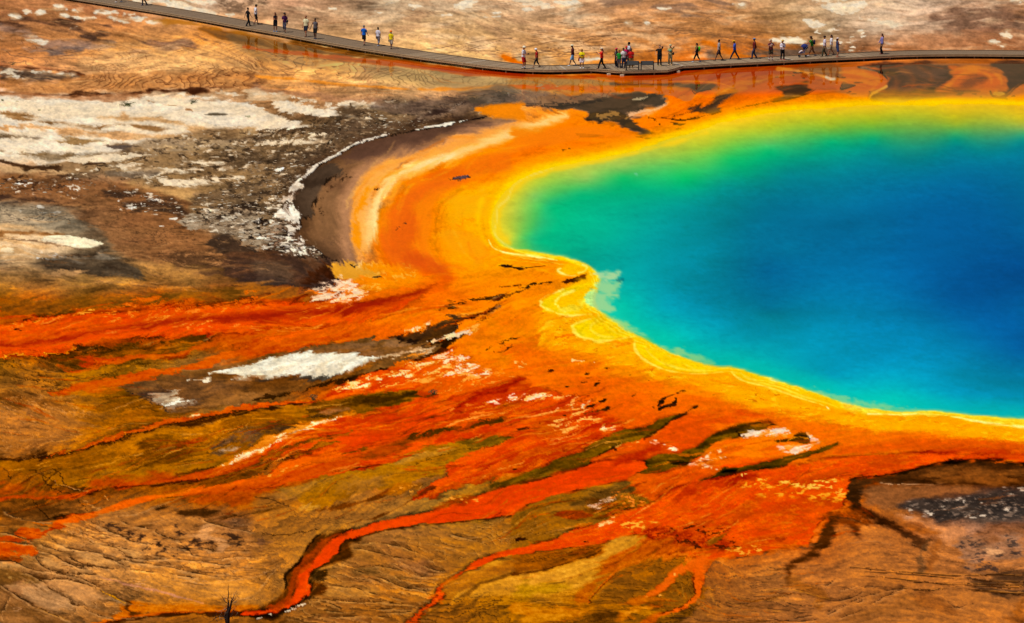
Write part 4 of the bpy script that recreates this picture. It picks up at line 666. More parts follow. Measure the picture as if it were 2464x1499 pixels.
fill(T(0,2,'0,75 200,58 345,95 200,115 60,135 0,125'), C(150, 84, 22), f=3, w=2, a=0.85)
spots('285,102,55,6,-2 200,175,22,4', C(40, 24, 8), 0, 2)
flecks(T(0,2,'1650,150 2000,110 2464,130 2464,180 2000,220 1700,220'), C(250, 150, 60), th=1.7, soft=0.3, a=0.8)
# olive field below it
field = T(0,2,'-300,450 0,440 500,405 750,355 1000,288 1300,256 1800,236 2100,226 2464,200') + T(1,2,'300,300 600,300 300,370 0,450') + T(0,2,'2000,560 1500,640 1200,700 900,780 1400,860 1640,965 1500,1050 1000,1230 600,1360 0,1410 -300,1420')
iso(T(0,2,'-100,440 500,410 900,330 1200,480 1000,600 600,760 200,760 -100,700'), 35, 26, C(76, 46, 12), th=2.2, warp=1.6, w2=0.8, brk=-0.4, a=0.8, step=0.08)
iso(T(0,2,'-100,440 500,410 900,330 1200,480 1000,600 600,760 200,760 -100,700'), -35, 30, C(80, 50, 14), th=2.0, warp=1.5, w2=0.9, brk=0.0, a=0.7, step=0.07)
iso(field, -14, 22, C(92, 58, 14), th=1.5, warp=1.6, brk=0.2, a=0.5, f=20, step=0.06, grad=0.05)
fill(T(0,2,'400,470 900,380 1300,300 1500,260 1900,250 1800,290 1400,350 1200,400 900,450 600,520'), C(96, 60, 14), f=6, w=5, a=0.75, tex='cell', cut=-0.3)
flecks(T(0,2,'700,360 1000,290 1400,260 1900,240 1850,290 1300,340 900,440'), C(60, 36, 6), th=0.7, soft=0.4, nz='rock', a=0.7)
fill(T(0,2,'500,560 700,470 900,430 1100,440 1050,500 800,560 600,590'), C(178, 62, 12), f=9, w=5, a=0.75, tex='hor', cut=-0.5)
stroke(T(1,2,'300,180 0,225') + T(0,2,'2350,265 2100,305 1900,350 1780,400 1650,425 1450,432 1280,435 1120,470 950,525 700,575'), (6, 8, 10, 10, 9, 8, 7, 6), C(198, 88, 14), f=3.5, w=2, wn='hor', a=0.85)
stroke(T(0,2,'1830,370 1760,430 1600,460 1580,475'), (3, 9, 4), C(124, 50, 4), f=3, w=2, a=0.8)
fill(T(0,2,'550,610 700,590 1000,530 1100,540 1000,620 750,650 600,640'), C(170, 116, 34), f=6, w=4, a=0.75)
iso(T(0,2,'1000,450 1600,440 1900,420 1700,540 1200,620 800,680 600,680 900,580'), 60, 22, C(84, 54, 10), th=1.6, warp=1.4, brk=0.0, a=0.6, lite=C(190, 140, 50))
stroke(T(1,2,'420,265 200,320 0,365') + T(0,2,'2300,415 2100,455 1950,505 1750,565 1450,600 1200,645 950,700 750,745 550,790'), (6, 10, 14, 20, 20, 14, 16, 20, 22, 14), C(206, 90, 20), f=4, w=2.4, wn='hor', a=0.9, col2=C(190, 78, 14), mix='upr')
fill(T(0,2,'700,760 950,690 1150,690 1200,730 1000,770 800,800'), C(190, 96, 20), f=8, w=4, a=0.7)
fill(T(0,2,'0,770 300,790 600,800 800,830 700,960 400,960 100,900 0,880'), C(108, 68, 22), f=14, w=8, a=0.65, tex='mid', cut=-0.4)
fill(T(0,2,'0,950 300,960 700,1010 800,1100 700,1200 400,1260 0,1340'), C(168, 116, 52), f=18, w=8, a=0.55)
iso(T(0,2,'0,800 500,820 900,900 1000,1080 700,1240 400,1320 0,1390'), 34, 15, C(198, 150, 88), th=1.6, warp=1.8, w2=0.9, brk=0.1, a=0.6, dz=0.01)
iso(T(0,2,'0,980 500,1020 700,1200 400,1340 0,1400'), 26, 20, C(98, 62, 24), th=1.7, warp=1.5, brk=0.2, a=0.6)
fill(T(0,2,'800,880 1300,880 1600,980 1300,1130 900,1150 800,1000'), C(132, 82, 14), f=16, w=8, a=0.5, tex='upr')

# ---- white sinter island and the grey-brown lobe around it -------------------------
lobe = T(0,2,'1180,695 1500,625 1800,585 2000,552 2250,500 2464,455') + T(1,2,'120,425 300,382 600,322 900,282 1150,262 1300,248 1450,215 1600,165 1750,110 1850,82 1890,45 2000,38 2150,22 2270,-5 2300,-25 2330,-20 2230,22 2050,52 1980,90 1945,130 1930,162 1885,212 1800,252 1620,292 1700,290 1850,262 1995,228 1990,250 1950,272 1880,310 1840,340 1815,390 1720,425 1500,472 1250,552 1000,622 850,682 600,722 300,802 0,850') + T(0,2,'2200,890 1900,950 1700,990 1640,965 1500,890 1350,820 1200,765')
fill(lobe, C(112, 78, 36), f=3, w=2.4, wn='upr', col2=C(134, 96, 48), mix='upr2', wet=0.0)
fill(T(1,2,'0,450 300,390 600,330 900,295 1300,265 1450,300 1600,330 1400,390 1150,430 900,410 480,400 200,440 0,490'), C(142, 108, 68), f=8, w=4, a=0.7, tex='hor', cut=-0.5)
fill(T(1,2,'1300,250 1450,215 1600,168 1850,85 1890,48 2050,45 1980,95 1940,160 1880,210 1700,262 1500,275 1350,262'), C(104, 68, 24), f=4, w=3, a=0.85, col2=C(84, 54, 24), mix='upr')
fill(T(1,2,'1360,260 1470,265 1590,310 1700,350 1640,350 1480,310'), C(58, 36, 18), f=3, w=3, a=0.85, tex='hor', cut=-0.6)
stroke(T(1,2,'2280,-8 2150,28 2050,52 1985,92 1945,140 1928,165 1885,212 1800,252 1700,275 1620,295'), (2, 3, 4, 6, 8, 6, 4, 2), C(58, 34, 10), f=1.8, w=1.4)
fill(T(1,2,'1640,292 1760,285 1870,262 1995,230 1960,268 1870,312 1820,385 1720,425 1560,455 1700,400 1790,330'), C(62, 36, 12), f=2.4, w=2, a=0.9)
stroke(T(1,2,'1560,455 1400,490 1250,545 1000,615 850,675 600,715 450,760 250,808 0,850'), (5, 5, 6, 5, 5, 6, 8, 6), C(64, 40, 14), f=2, w=2, wn='upr', a=0.85)
stroke(T(0,2,'1180,755 1330,815 1450,860 1520,905 1640,962'), (1.5, 2.5, 3), C(58, 42, 28), f=1.2, w=1.2)
fill(T(0,2,'1300,700 1600,640 1900,620 2200,660 2400,680 2250,760 2000,850 1950,900 1700,960 1600,930 1480,870 1400,790'), C(122, 88, 48), f=12, w=5, a=0.7, col2=C(100, 74, 44), mix='hor')
fill(T(0,2,'1330,790 1450,760 1560,760 1540,830 1500,860 1420,830'), C(78, 58, 38), f=6, w=4, a=0.7)
fill(T(0,2,'1500,872 1560,810 1600,745 1660,760 1700,800 1720,842 1900,862 1850,895 1740,925 1640,962 1540,898'), C(194, 172, 140), f=6, w=4, wn='rock', a=0.8, col2=C(150, 126, 96), mix='hor')
fill(T(0,2,'1560,885 1650,872 1780,862 1740,885 1660,895 1590,905'), WH, f=1.6, w=2, wn='rock', sm=2)
iso(T(0,2,'1950,900 2200,800 2464,760 2464,860 2100,910 1900,950'), -30, 13, C(178, 138, 84), th=1.4, warp=1.6, brk=0.3, a=0.6, dz=0.01)
white = T(0,2,'2050,590 2150,565 2300,545 2464,505') + T(1,2,'150,460 300,426 480,410 700,416 950,420 1090,448 1170,462 1060,488 960,548 860,600 720,622 550,632 300,636 60,655') + T(0,2,'2380,660 2230,665 2300,630 2240,605 2150,590')
fill(white, C(196, 176, 146), f=7, w=4, wn='hor', a=0.6)
fill(white, C(240, 230, 210), f=4, w=3.0, wn='warp', col2=C(224, 210, 184), mix='hor', dz=0.08)
fill(white, C(200, 182, 152), f=4, w=3, a=0.55, tex='hor', cut=0.8)
flecks(white, C(186, 166, 136), th=1.5, soft=0.3, a=0.7, f=4, nz='fine')
fill(T(0,2,'1950,655 2050,640 2110,655 2000,672'), C(222, 206, 180), f=1.6, w=2, sm=2)
stroke(T(0,2,'1740,655 1900,660 2040,660'), 2, C(196, 172, 140), f=1.4, w=1.6)
stroke(T(1,2,'0,668 200,672 400,655 600,640 840,612'), (4, 8, 6, 3), C(78, 64, 46), f=2.4, w=2, a=0.85, tex='hor', cut=-0.7)
fill(T(1,2,'860,605 960,550 1060,495 1180,470 1150,510 1050,560 930,600'), C(150, 100, 40), f=5, w=3, a=0.75)
fill(T(1,2,'1175,440 1350,408 1480,380 1610,348 1710,388 1640,405 1560,398 1440,415 1340,438'), C(196, 164, 116), f=1.8, w=2, wn='rock', col2=C(168, 134, 86), mix='fine')
fill(T(1,2,'1480,430 1560,405 1660,395 1650,410 1580,425'), C(196, 130, 56), f=2, w=2)
fill(T(1,2,'1620,292 1780,262 1890,208 1920,168 1975,185 2040,222 1950,242 1800,268'), C(238, 196, 140), f=2.4, w=2.2, wn='rock', sm=2)
fill(T(1,2,'1930,180 1970,180 2010,215 1950,215'), C(214, 184, 148), f=3, w=1, a=0.7)
fill(T(1,2,'1980,155 2080,165 2090,195 2020,200'), C(246, 178, 90), f=3, w=2, a=0.8)
fill(T(1,2,'1430,190 1500,150 1600,125 1700,118 1600,150 1500,170'), C(248, 206, 150), f=2.4, w=2.6, wn='rock', sm=2, a=0.9)
stroke(T(2,1,'340,1235 230,1228 180,1245 100,1305 0,1330') + T(1,1,'2350,1345 2200,1385 2050,1400 1900,1435 1750,1468'), (8, 9, 7, 6, 5, 7, 8, 6, 2), C(96, 58, 14), f=1.6, w=1.6, wet=0.2, dz=0.04)
fill(T(2,1,'430,1240 520,1202 620,1172 712,1135 695,1170 600,1222 552,1250 500,1232'), C(104, 58, 12), f=1.6, w=1.4, dz=0.04)
stroke(T(2,1,'-100,1060 30,1072 130,1078 240,1070 345,1055'), (2, 4, 2.4, 1.2), C(84, 44, 8), f=1, w=1)
stroke(T(2,1,'-120,1265 0,1250 90,1240'), 2, C(110, 54, 6), f=1, w=1)
spots('1230,170,10,5', C(120, 60, 8), 2, 1)
flecks(T(1,2,'1950,20 2300,30 2464,60 2464,140 2150,150 2000,110'), C(150, 76, 4), th=1.7, soft=0.25, a=0.85, nz='fl')
stroke(T(1,2,'2120,85 2170,65 2210,55'), 3, C(96, 52, 6), f=1.2, w=1)
stroke(T(1,2,'2265,360 2300,355 2310,320 2370,290'), (5, 3, 1.5), C(76, 42, 8), f=1.2, w=1.4)
stroke(T(2,2,'65,235 20,262') + T(1,2,'2440,270 2400,290 2380,330'), (7, 6, 3), C(72, 42, 10), f=1.2, w=1.4)
stroke(T(1,2,'2330,385 2390,380 2430,352'), 4, C(72, 42, 10), f=1.2, w=1.2)

# ---- the big red mats -------------------------------------------------------------
redmat = T(1,2,'860,690 1100,602 1400,530 1700,440 1850,410 2000,500 2200,570 2300,640 2464,650') + T(2,2,'0,660 200,700 600,820 950,1000 1100,1120 850,1230 700,1320 450,1410 300,1499') + T(1,3,'2464,60 2200,130 1900,200 1700,300 1500,300 1650,190 1850,60 1850,0') + T(1,2,'1850,1470 2150,1330 2464,1225 2464,1200 2000,1225 1700,1290 1450,1380 1180,1485') + T(1,3,'600,100 0,230 0,170') + T(0,3,'2300,190 2300,130') + T(1,3,'150,80 140,50') + T(1,2,'230,1499 450,1400 700,1300 400,1350 0,1440 0,1330 200,1240 450,1130 700,1050 1000,975 1400,892 1700,800 1400,780 1000,780 700,830 500,880 0,918') + T(0,2,'2300,930 2300,900') + T(1,2,'0,890 500,866 700,815')
fill(redmat, C(228, 80, 6), f=3, w=3, wn='upr', col2=C(216, 62, 2), mix='upr', wet=0.2, sm=2, rim=0.35)
fill(redmat, C(150, 66, 10), f=3, w=3, a=0.55, tex='flow', cut=0.75, sm=2)
fill(redmat, C(190, 48, 0), f=3, w=3, a=0.5, tex='upr', cut=0.6, sm=2)
flecks(redmat, C(240, 112, 24), th=0.9, soft=0.6, nz='flu', a=0.55, sm=2)
flecks(redmat, C(176, 44, 0), th=1.2, soft=0.6, nz='upr', a=0.5, sm=2)
fill(T(1,2,'1700,440 1850,410 2000,480 2464,600') + T(2,2,'200,700 0,760') + T(1,2,'2200,780 1800,800 1500,700 1600,560'), C(234, 98, 8), f=16, w=6, a=0.75)
flecks(T(1,2,'850,690 1100,605 1400,530 1750,440 1900,500 2200,570 2200,660 1900,700 1500,720 1200,760 900,800 780,810'), C(250, 176, 84), th=0.5, soft=0.5, nz='flu', a=0.85)
flecks(T(1,2,'850,690 1100,605 1400,530 1750,440 1900,500 1700,600 1200,700 900,760'), C(252, 214, 150), th=1.2, soft=0.3, nz='flu', a=0.9)
flecks(T(1,2,'1750,430 1900,440 2050,520 2200,570 2150,640 2000,640 1850,600 1770,540'), C(252, 220, 172), th=0.2, soft=0.5, nz='fl', a=0.9)
flecks(T(1,2,'1700,600 2200,580 2464,640 2464,720 2100,760 1700,760'), C(246, 150, 60), th=0.9, soft=0.4, nz='flu', a=0.8)
stroke(T(2,2,'150,650 0,700') + T(1,2,'2400,745 2200,800 2050,870 1950,950 1900,1000'), (10, 18, 22, 20, 14, 6), C(132, 32, 0), f=8, w=3, wn='upr', a=0.8)
fill(T(2,2,'0,640 120,650 230,690 100,740 0,760'), C(156, 44, 2), f=8, w=4, a=0.75, tex='upr', cut=-0.5)
flecks(T(1,2,'2290,860 2464,810') + T(2,2,'150,785 260,795 420,800 300,830 150,850 0,870') + T(1,2,'2380,880'), C(254, 226, 184), th=-0.2, soft=0.5, nz='fl', a=0.95, f=6, w=3)
flecks(T(2,2,'250,780 500,800 650,850 800,900 950,1000 1100,1130 900,1160 700,1130 400,1190 300,1050 200,980 500,900 100,850'), C(250, 190, 110), th=0.45, soft=0.5, nz='flu', a=0.85)
flecks(T(2,2,'300,960 600,880 700,860 750,900 600,960 350,1010'), C(254, 222, 180), th=0.5, soft=0.4, nz='flu', a=0.9)
flecks(T(2,2,'850,1040 980,1040 1110,1130 980,1150 860,1110'), C(254, 222, 180), th=0.4, soft=0.4, nz='fl', a=0.9)
flecks(T(1,2,'1800,900 2464,860 2464,1000 1900,1100 1500,1180 1300,1240'), C(244, 132, 50), th=1.1, soft=0.4, nz='flu', a=0.7)
fill(T(1,2,'800,1150 1400,1000 1900,950 1700,1120 1300,1210 1000,1300 800,1300'), C(216, 56, 0), f=16, w=6, a=0.65)
# olive tongues in the mats
OL = C(124, 82, 18); OD = C(92, 58, 14)
low1 = T(0,2,'2200,960 2464,940') + T(1,2,'300,915 500,892 750,860 850,835 1000,795 1200,772 1500,778 1700,792 1722,805 1600,845 1400,893 1200,935 1000,972 850,1010 700,1042 560,1085 450,1125 300,1180 150,1230 0,1290') + T(0,2,'2300,1390 2100,1480') + T(0,3,'1900,20 1500,120 1100,170 800,200') + T(0,2,'0,1499 0,1430 300,1412 600,1378 900,1300 1200,1200 1500,1105 1800,1060 2100,1000')
fill(low1, C(150, 100, 26), f=3, w=2.6, wn='upr', col2=C(132, 84, 18), mix='upr2', sm=2)
fill(T(1,2,'550,890 850,840 1100,785 1500,780 1700,795 1400,885 1100,940 850,1000 700,1040 650,960'), C(108, 68, 16), f=8, w=5, a=0.8, col2=C(86, 54, 12), mix='upr')
stroke(T(1,2,'1000,870 1300,840 1500,810 1720,800'), (10, 8, 2), C(74, 44, 8), f=4, w=2, wn='upr', a=0.75)
stroke(T(1,2,'500,1010 620,1000 760,985 860,1000'), (6, 12, 8, 3), C(70, 46, 22), f=5, w=4, wn='upr', a=0.75, tex='upr', cut=-0.5)
fill(T(1,2,'640,960 760,935 900,945 850,975 720,980'), C(150, 100, 56), f=5, w=3, a=0.8)
fill(T(1,2,'0,1130 200,1080 330,1090 250,1140 100,1180 0,1200'), C(84, 58, 34), f=8, w=5, a=0.75, tex='upr', cut=-0.4)
fill(T(0,2,'2030,1320 2200,1200 2350,1130 2480,1110 2480,1230 2350,1240 2250,1290 2150,1345'), C(100, 76, 52), f=8, w=5, a=0.75, tex='upr', cut=-0.5)
fill(T(0,2,'2140,1325 2200,1302 2280,1310 2240,1340 2170,1345'), C(178, 150, 112), f=5, w=2, sm=2, a=0.7)
iso(T(0,2,'2120,1150 2250,1060 2464,1040 2464,1130 2250,1190 2150,1210'), 62, 10, C(198, 150, 82), th=1.3, warp=0.9, brk=-0.3, a=0.65, dz=0.01)
fill(T(0,2,'1280,1230 1450,1180 1700,1250 1780,1350 1700,1440 1500,1450 1300,1430 1350,1330'), C(104, 64, 8), f=16, w=8, a=0.8, tex='dnr', cut=-0.7)
fill(T(0,2,'1000,1330 1200,1250 1300,1300 1290,1380 1100,1400'), C(186, 124, 38), f=14, w=6, a=0.6)
fill(T(0,2,'1750,1130 2050,1060 2120,1090 2050,1170 1850,1230 1750,1190'), C(178, 120, 40), f=14, w=6, a=0.6)
iso(T(0,2,'700,1400 1300,1250 1800,1100 2300,1050 2300,1250 2000,1420 1500,1480 1000,1470'), 14, 10, C(92, 56, 12), th=1.4, warp=1.1, brk=0.1, a=0.6, step=0.07)
# orange thread along the lobe, dark banked stream
stroke(T(1,2,'2000,560 1700,680 1400,730 1000,780 850,800 700,840 600,858 500,870 300,880 100,895 0,905') + T(0,2,'2400,905 2200,935 2050,975 1900,1012'), (3, 3, 4, 6, 7, 8, 8, 8, 8, 9, 9, 8), C(232, 96, 18), f=2.4, w=2, wn='upr', a=0.9)
stroke(T(1,2,'550,895 300,905 0,945') + T(0,2,'2350,960 2150,1000 1950,1055 1700,1080 1500,1105 1250,1175 1000,1262 800,1330 600,1378 300,1410 0,1425 -200,1430'), (4, 8, 12, 14, 14, 12, 14, 12, 10, 9, 8, 7), C(64, 34, 6), f=4, w=2.4, wn='upr', a=0.85)
stroke(T(0,2,'2464,905 2250,935 2050,975 1850,1020 1650,1060 1480,1092 1250,1160 1000,1250 800,1318 620,1365 500,1388'), (8, 8, 9, 10, 10, 6, 6, 6, 5, 3, 2), C(190, 86, 14), f=2.2, w=2, wn='upr', a=0.9)
flecks(T(0,2,'1760,1020 1950,970 2020,960 2000,985 1850,1030'), C(240, 190, 130), th=0.3, soft=0.5, f=4, w=2)
flecks(T(0,2,'600,1360 900,1270 1200,1170 1400,1120 1420,1140 1100,1250 800,1340 620,1385'), C(206, 140, 50), th=1.0, soft=0.4, f=4, w=2)
# flecked edge of the mat, slivers
stroke(T(0,2,'2080,1530 2250,1430 2464,1345') + T(1,2,'0,1310 200,1222 450,1122 600,1072 750,1035 900,1000'), (10, 16, 22, 24, 20, 16, 10, 5), C(246, 140, 40), f=5, w=3, wn='upr', a=0.85)
flecks(T(0,2,'2050,1545 2200,1440 2464,1330') + T(1,2,'200,1200 450,1105 700,1035 900,990 900,1012 650,1080 450,1160 200,1270 0,1360') + T(0,2,'2250,1500 2120,1560'), C(254, 220, 168), th=0.15, soft=0.5, nz='flu', f=4, w=2, a=0.92)
for P in (T(1,2,'-60,1440 0,1412 150,1350 300,1290 450,1245 600,1205 750,1178 838,1170 720,1205 600,1235 450,1290 300,1350 150,1410 0,1455 -60,1470'), T(1,2,'-60,1540 0,1500 150,1470 300,1420 450,1350 560,1300 650,1272 780,1258 700,1285 600,1318 450,1375 300,1435 150,1495 0,1550'),
          T(1,2,'820,1395 880,1350 960,1322 1055,1308 980,1345 900,1375')):
    fill(P, C(140, 88, 18), f=2.6, w=2, wn='upr', col2=C(104, 62, 12), mix='upr', a=0.92)
stroke(T(1,2,'100,1499 300,1410 480,1350 640,1270 780,1262'), (6, 5, 3, 2), C(76, 44, 8), f=2, w=1.5, a=0.75)
long = T(1,2,'980,1400 1100,1350 1300,1262 1450,1222 1600,1190 1800,1150 2000,1112 2200,1075 2380,1030 2440,1010 2390,1055 2200,1098 2000,1142 1800,1182 1600,1232 1450,1310 1300,1370 1100,1420')
fill(long, C(150, 70, 12), f=4, w=3, wn='upr', a=0.85, col2=C(116, 66, 14), mix='upr')
stroke(T(1,2,'1400,1240 1600,1195 1900,1135 2200,1080 2360,1050'), (5, 6, 5, 8, 3), C(84, 54, 12), f=2.6, w=2, wn='upr', a=0.85)
ochf = T(1,2,'1150,1510 1300,1440 1450,1382 1600,1330 1750,1285 2000,1222 2200,1205 2350,1202 2452,1216 2380,1262 2300,1292 2150,1332 2000,1395 1900,1440 1840,1499') + T(1,3,'1800,60 1600,120 1300,210 1000,250 800,340 560,400 450,330 250,240 150,230 250,170 400,130 700,90 950,40')
fill(ochf, C(160, 110, 30), f=3, w=3, wn='upr', col2=C(140, 92, 22), mix='upr2')
fill(T(1,2,'1400,1390 1700,1330 1850,1330 1700,1400 1500,1450 1350,1450'), C(178, 130, 56), f=10, w=5, a=0.7)
fill(T(1,2,'2000,1225 2300,1200 2450,1218 2300,1285 2100,1325 1980,1290'), C(104, 70, 16), f=5, w=3, a=0.75)
stroke(T(1,2,'1500,1499 1700,1410 1900,1360 2100,1325 2280,1300 2420,1245'), (1.6, 2.4, 2.4, 3), C(92, 58, 12), f=1.2, w=1.2, a=0.85)
fill(T(1,3,'100,230 400,160 700,120 1100,60 1400,60 1300,150 1000,230 700,280 400,300 200,290'), C(174, 126, 58), f=14, w=6, a=0.65, tex='upr2', cut=-0.6)

feather(0.42*sstep(640, 740, VV)*(1-0.6*np.exp(-((UU-720)/220)**2-((VV-885)/40)**2))+0.16*sstep(740, 640, VV)*sstep(215, 250, VV), 1.6)
# spots on the orange plain
spots('380,572,25,13,-10 735,602,28,12 925,550,22,8 745,643,16,6 770,632,10,4 800,622,8,4 690,685,46,6,-10 815,703,34,11,-22 840,668,14,5 515,726,20,8,-15 635,708,8,4 1185,812,22,9,-10 865,865,46,9,-14 750,915,66,14,-12 900,940,52,16,-16 190,866,16,7 505,1006,16,7 260,1085,10,7 110,1126,75,13,-10 1645,768,32,10,-6 1585,795,36,7,-14 1360,920,8,5 990,1334,18,12 1935,808,14,5 1150,614,14,4 1325,665,12,4 1325,780,14,3 420,471,16,3 455,165,10,3', C(66, 38, 8), 2, 2)
stroke(T(2,2,'1560,805 1500,830 1440,860 1410,895'), (3, 4, 6, 3), C(70, 40, 8), f=1.2, w=1.2)
stroke(T(2,2,'1595,835 1570,880 1500,905 1410,935'), (7, 7, 4, 2), C(70, 40, 8), f=1.2, w=1.2)
stroke(T(2,2,'700,980 800,962 900,945'), 2.4, C(110, 62, 14), f=1.2, w=1)
stroke(T(2,2,'300,1060 500,1000 700,930'), 2.0, C(150, 72, 20), f=1.4, w=1, a=0.7)
flecks(T(2,2,'30,470 150,460 200,520 60,540 0,560'), C(250, 190, 110), th=0.9, f=5, w=2)
flecks(T(2,2,'560,450 780,460 790,510 600,500'), C(250, 200, 120), th=1.0, f=5, w=2)
# olive rivers
riv1 = T(2,2,'1775,912 1768,930 1740,950 1680,980 1600,1012 1540,1050 1480,1102 1420,1145 1350,1182 1250,1222 1120,1258 1000,1292 920,1330 850,1372 800,1410 750,1462 700,1499') + T(2,3,'600,40 400,90 200,150 60,180') + T(1,3,'2300,200 2250,170 2464,100') + T(2,3,'150,60 300,0') + T(2,2,'450,1410 580,1362 700,1318 780,1270 850,1232 980,1185 1100,1142 1250,1108 1350,1075 1400,1042 1480,1025 1550,1002 1620,985 1680,965 1740,925')
fill(riv1, C(126, 86, 18), f=2, w=1.8, wn='upr', col2=C(104, 68, 14), mix='upr', dz=-0.02, rim=0.25)
stroke(T(2,2,'1772,920 1690,972 1600,1010 1530,1052 1470,1105 1380,1165 1280,1212'), (8, 7, 6, 7, 6, 5, 4), C(70, 42, 8), f=2, w=1.6, a=0.85)
stroke(T(2,2,'1000,1295 850,1375 760,1455 690,1500'), (3, 6, 5, 3), C(62, 38, 8), f=2, w=2, a=0.85)
fill(T(2,2,'1130,1150 1260,1150 1200,1200 1100,1210'), C(66, 44, 12), f=6, w=4, a=0.6, tex='upr')
riv2 = T(3,2,'0,1042 110,1095 60,1108 0,1110') + T(2,2,'2464,1132 2400,1138 2310,1205 2200,1222 2080,1230 1980,1252 1920,1290 1880,1340 1800,1402 1700,1470 1660,1499') + T(2,3,'1500,40 1300,70 1180,50 1290,20') + T(2,2,'1300,1499 1275,1460 1262,1438 1400,1392 1500,1378 1600,1362 1700,1330 1770,1300 1830,1260 1880,1210 1950,1168 2030,1135 2120,1108 2220,1080 2340,1062 2464,1052')
fill(riv2, C(120, 82, 18), f=2.4, w=1.8, wn='upr', col2=C(92, 60, 14), mix='upr', dz=-0.02, rim=0.25)
stroke(T(2,2,'2464,1070 2250,1090 2080,1140 1930,1200 1830,1290 1700,1350'), (4, 8, 8, 8, 6, 3), C(76, 48, 8), f=4, w=2.4, a=0.7)
stroke(T(2,2,'2170,1160 2210,1190 2310,1206'), (4, 7, 3), C(58, 32, 6), f=1.8, w=1.5)
fill(T(2,2,'1480,1435 1600,1435 1700,1465 1650,1478 1540,1462'), C(58, 36, 6), f=2.4, w=2)
fill(T(2,2,'1960,1270 2100,1230 2300,1225 2464,1230') + T(3,2,'200,1290 0,1420') + T(2,2,'2300,1440 2100,1470 1950,1499 1720,1490 1830,1400 1900,1320'), C(242, 120, 12), f=6, w=4, a=0.9, col2=C(232, 96, 6), mix='upr')
flecks(T(2,2,'1680,1478 1800,1425 1900,1345 1960,1320 1900,1400 1980,1400 1900,1460 1960,1499 1720,1500'), C(250, 214, 170), th=-0.3, soft=0.6, f=5, w=3, a=0.92)
flecks(T(2,2,'1950,1340 2150,1290 2100,1330 2000,1380 2120,1400 2000,1450'), C(250, 206, 150), th=0.5, soft=0.5, f=5, w=3)
stroke(T(2,2,'1960,1390 2150,1310 2350,1270 2464,1250'), 2, C(214, 84, 6), f=1.6, w=1, a=0.8)
fill(T(2,2,'2215,1195 2240,1165 2330,1145 2464,1132') + T(3,2,'140,1112 235,1158 205,1198 120,1188 40,1208') + T(2,2,'2440,1205 2320,1208'), C(238, 208, 176), f=3.5, w=2.2, wn='rock', sm=2, col2=C(226, 186, 146), mix='hor', tex='hor', cut=-1.1)
fill(T(3,2,'150,1165 210,1155 200,1175 160,1182'), C(240, 120, 30), f=1.6, w=1)
fill(T(2,2,'2300,1090 2464,1075 2464,1100 2350,1115'), C(166, 104, 28), f=3, w=2, a=0.8)
fill(T(3,2,'360,1172 420,1178 482,1228 450,1275 395,1310 385,1350 232,1365 150,1350 212,1330 92,1312 112,1276 200,1280 320,1278 385,1240 378,1202'), C(238, 202, 164), f=3.5, w=2.4, wn='rock', sm=2, tex='hor', cut=-1.1)
fill(T(3,2,'150,1300 250,1300 230,1325 180,1320'), C(240, 150, 60), f=2, w=1.5)
fill(T(3,2,'60,1247 230,1220 270,1180 340,1160 378,1200 392,1232 350,1262 200,1252'), C(112, 74, 18), f=1.8, w=1.6, col2=C(80, 50, 10), mix='hor')
stroke(T(3,2,'200,1232 300,1212 380,1218'), 2, C(220, 140, 40), f=1.2, w=1)
riv3 = T(3,2,'-60,1450 0,1440 150,1408 330,1368 420,1348 500,1320 580,1300 665,1262 640,1292 520,1350 400,1392 250,1440 150,1490 100,1520') + T(2,3,'2464,50 2300,60 2180,80 2000,100 1800,130 1900,80 2000,20 2100,0 2250,0')
fill(riv3, C(110, 74, 16), f=1.8, w=1.6, wn='upr', col2=C(84, 54, 12), mix='upr', dz=-0.02, rim=0.25)
fill(T(2,3,'2020,15 2150,20 2140,45 2050,45'), C(36, 22, 6), f=4, w=2)

# ---- lower streams ------------------------------------------------------------------
# orange tributary left
stroke(T(1,2,'800,1390 600,1430 350,1480') + T(1,3,'200,60 120,105 0,135') + T(0,3,'2300,165 2100,200 1900,228 1700,258 1500,295 1300,335 1100,392 900,450 750,490 600,520 530,550'), (16, 24, 28, 20, 16, 16, 16, 14, 12, 11, 10, 11, 14, 20, 20, 10), C(228, 92, 16), f=2.4, w=1.6, wn='upr', a=0.95, wet=0.2)
flecks(T(1,3,'130,90 250,20 500,0 400,50 200,85') + T(1,2,'500,1440'), C(248, 160, 60), th=0.6, soft=0.4, nz='flu', f=5, w=2)
stroke(T(1,2,'1000,1420 700,1499') + T(1,3,'400,90 150,150 0,180') + T(0,3,'2300,215 2000,240 1750,275'), (20, 26, 30, 34, 20, 4), C(188, 76, 16), f=6, w=3, wn='upr', a=0.75)
fill(T(0,3,'1850,300 2200,240 2464,190') + T(1,3,'200,200 100,260 0,290') + T(0,3,'2300,360 2000,340'), C(172, 78, 16), f=12, w=5, a=0.7)
stroke(T(0,3,'2464,-90 2300,-20 2150,30 1900,92 1700,125 1500,150 1250,178 1050,195 900,222 820,252 740,280 600,300 400,298 200,290 0,315 -200,325'), (20, 18, 20, 16, 12, 10, 8, 7, 6, 6, 8, 8, 6, 7, 8), C(176, 72, 14), f=3, w=2, wn='upr', a=0.9)
stroke(T(0,3,'2000,110 1700,150 1450,180 1200,190 1050,205 900,235 800,270 650,300 450,310'), (4, 10, 8, 4, 3, 3, 3, 2), C(70, 32, 4), f=2.4, w=1.5, a=0.8)
fill(T(0,3,'900,120 1300,90 1700,60 1500,140 1200,165 950,180'), C(166, 66, 12), f=12, w=5, a=0.7)
fill(T(0,3,'-100,150 200,170 350,230 500,250 650,240 600,295 300,285 0,300 -100,300'), C(176, 86, 26), f=9, w=5, a=0.7, tex='hor', cut=-0.5)
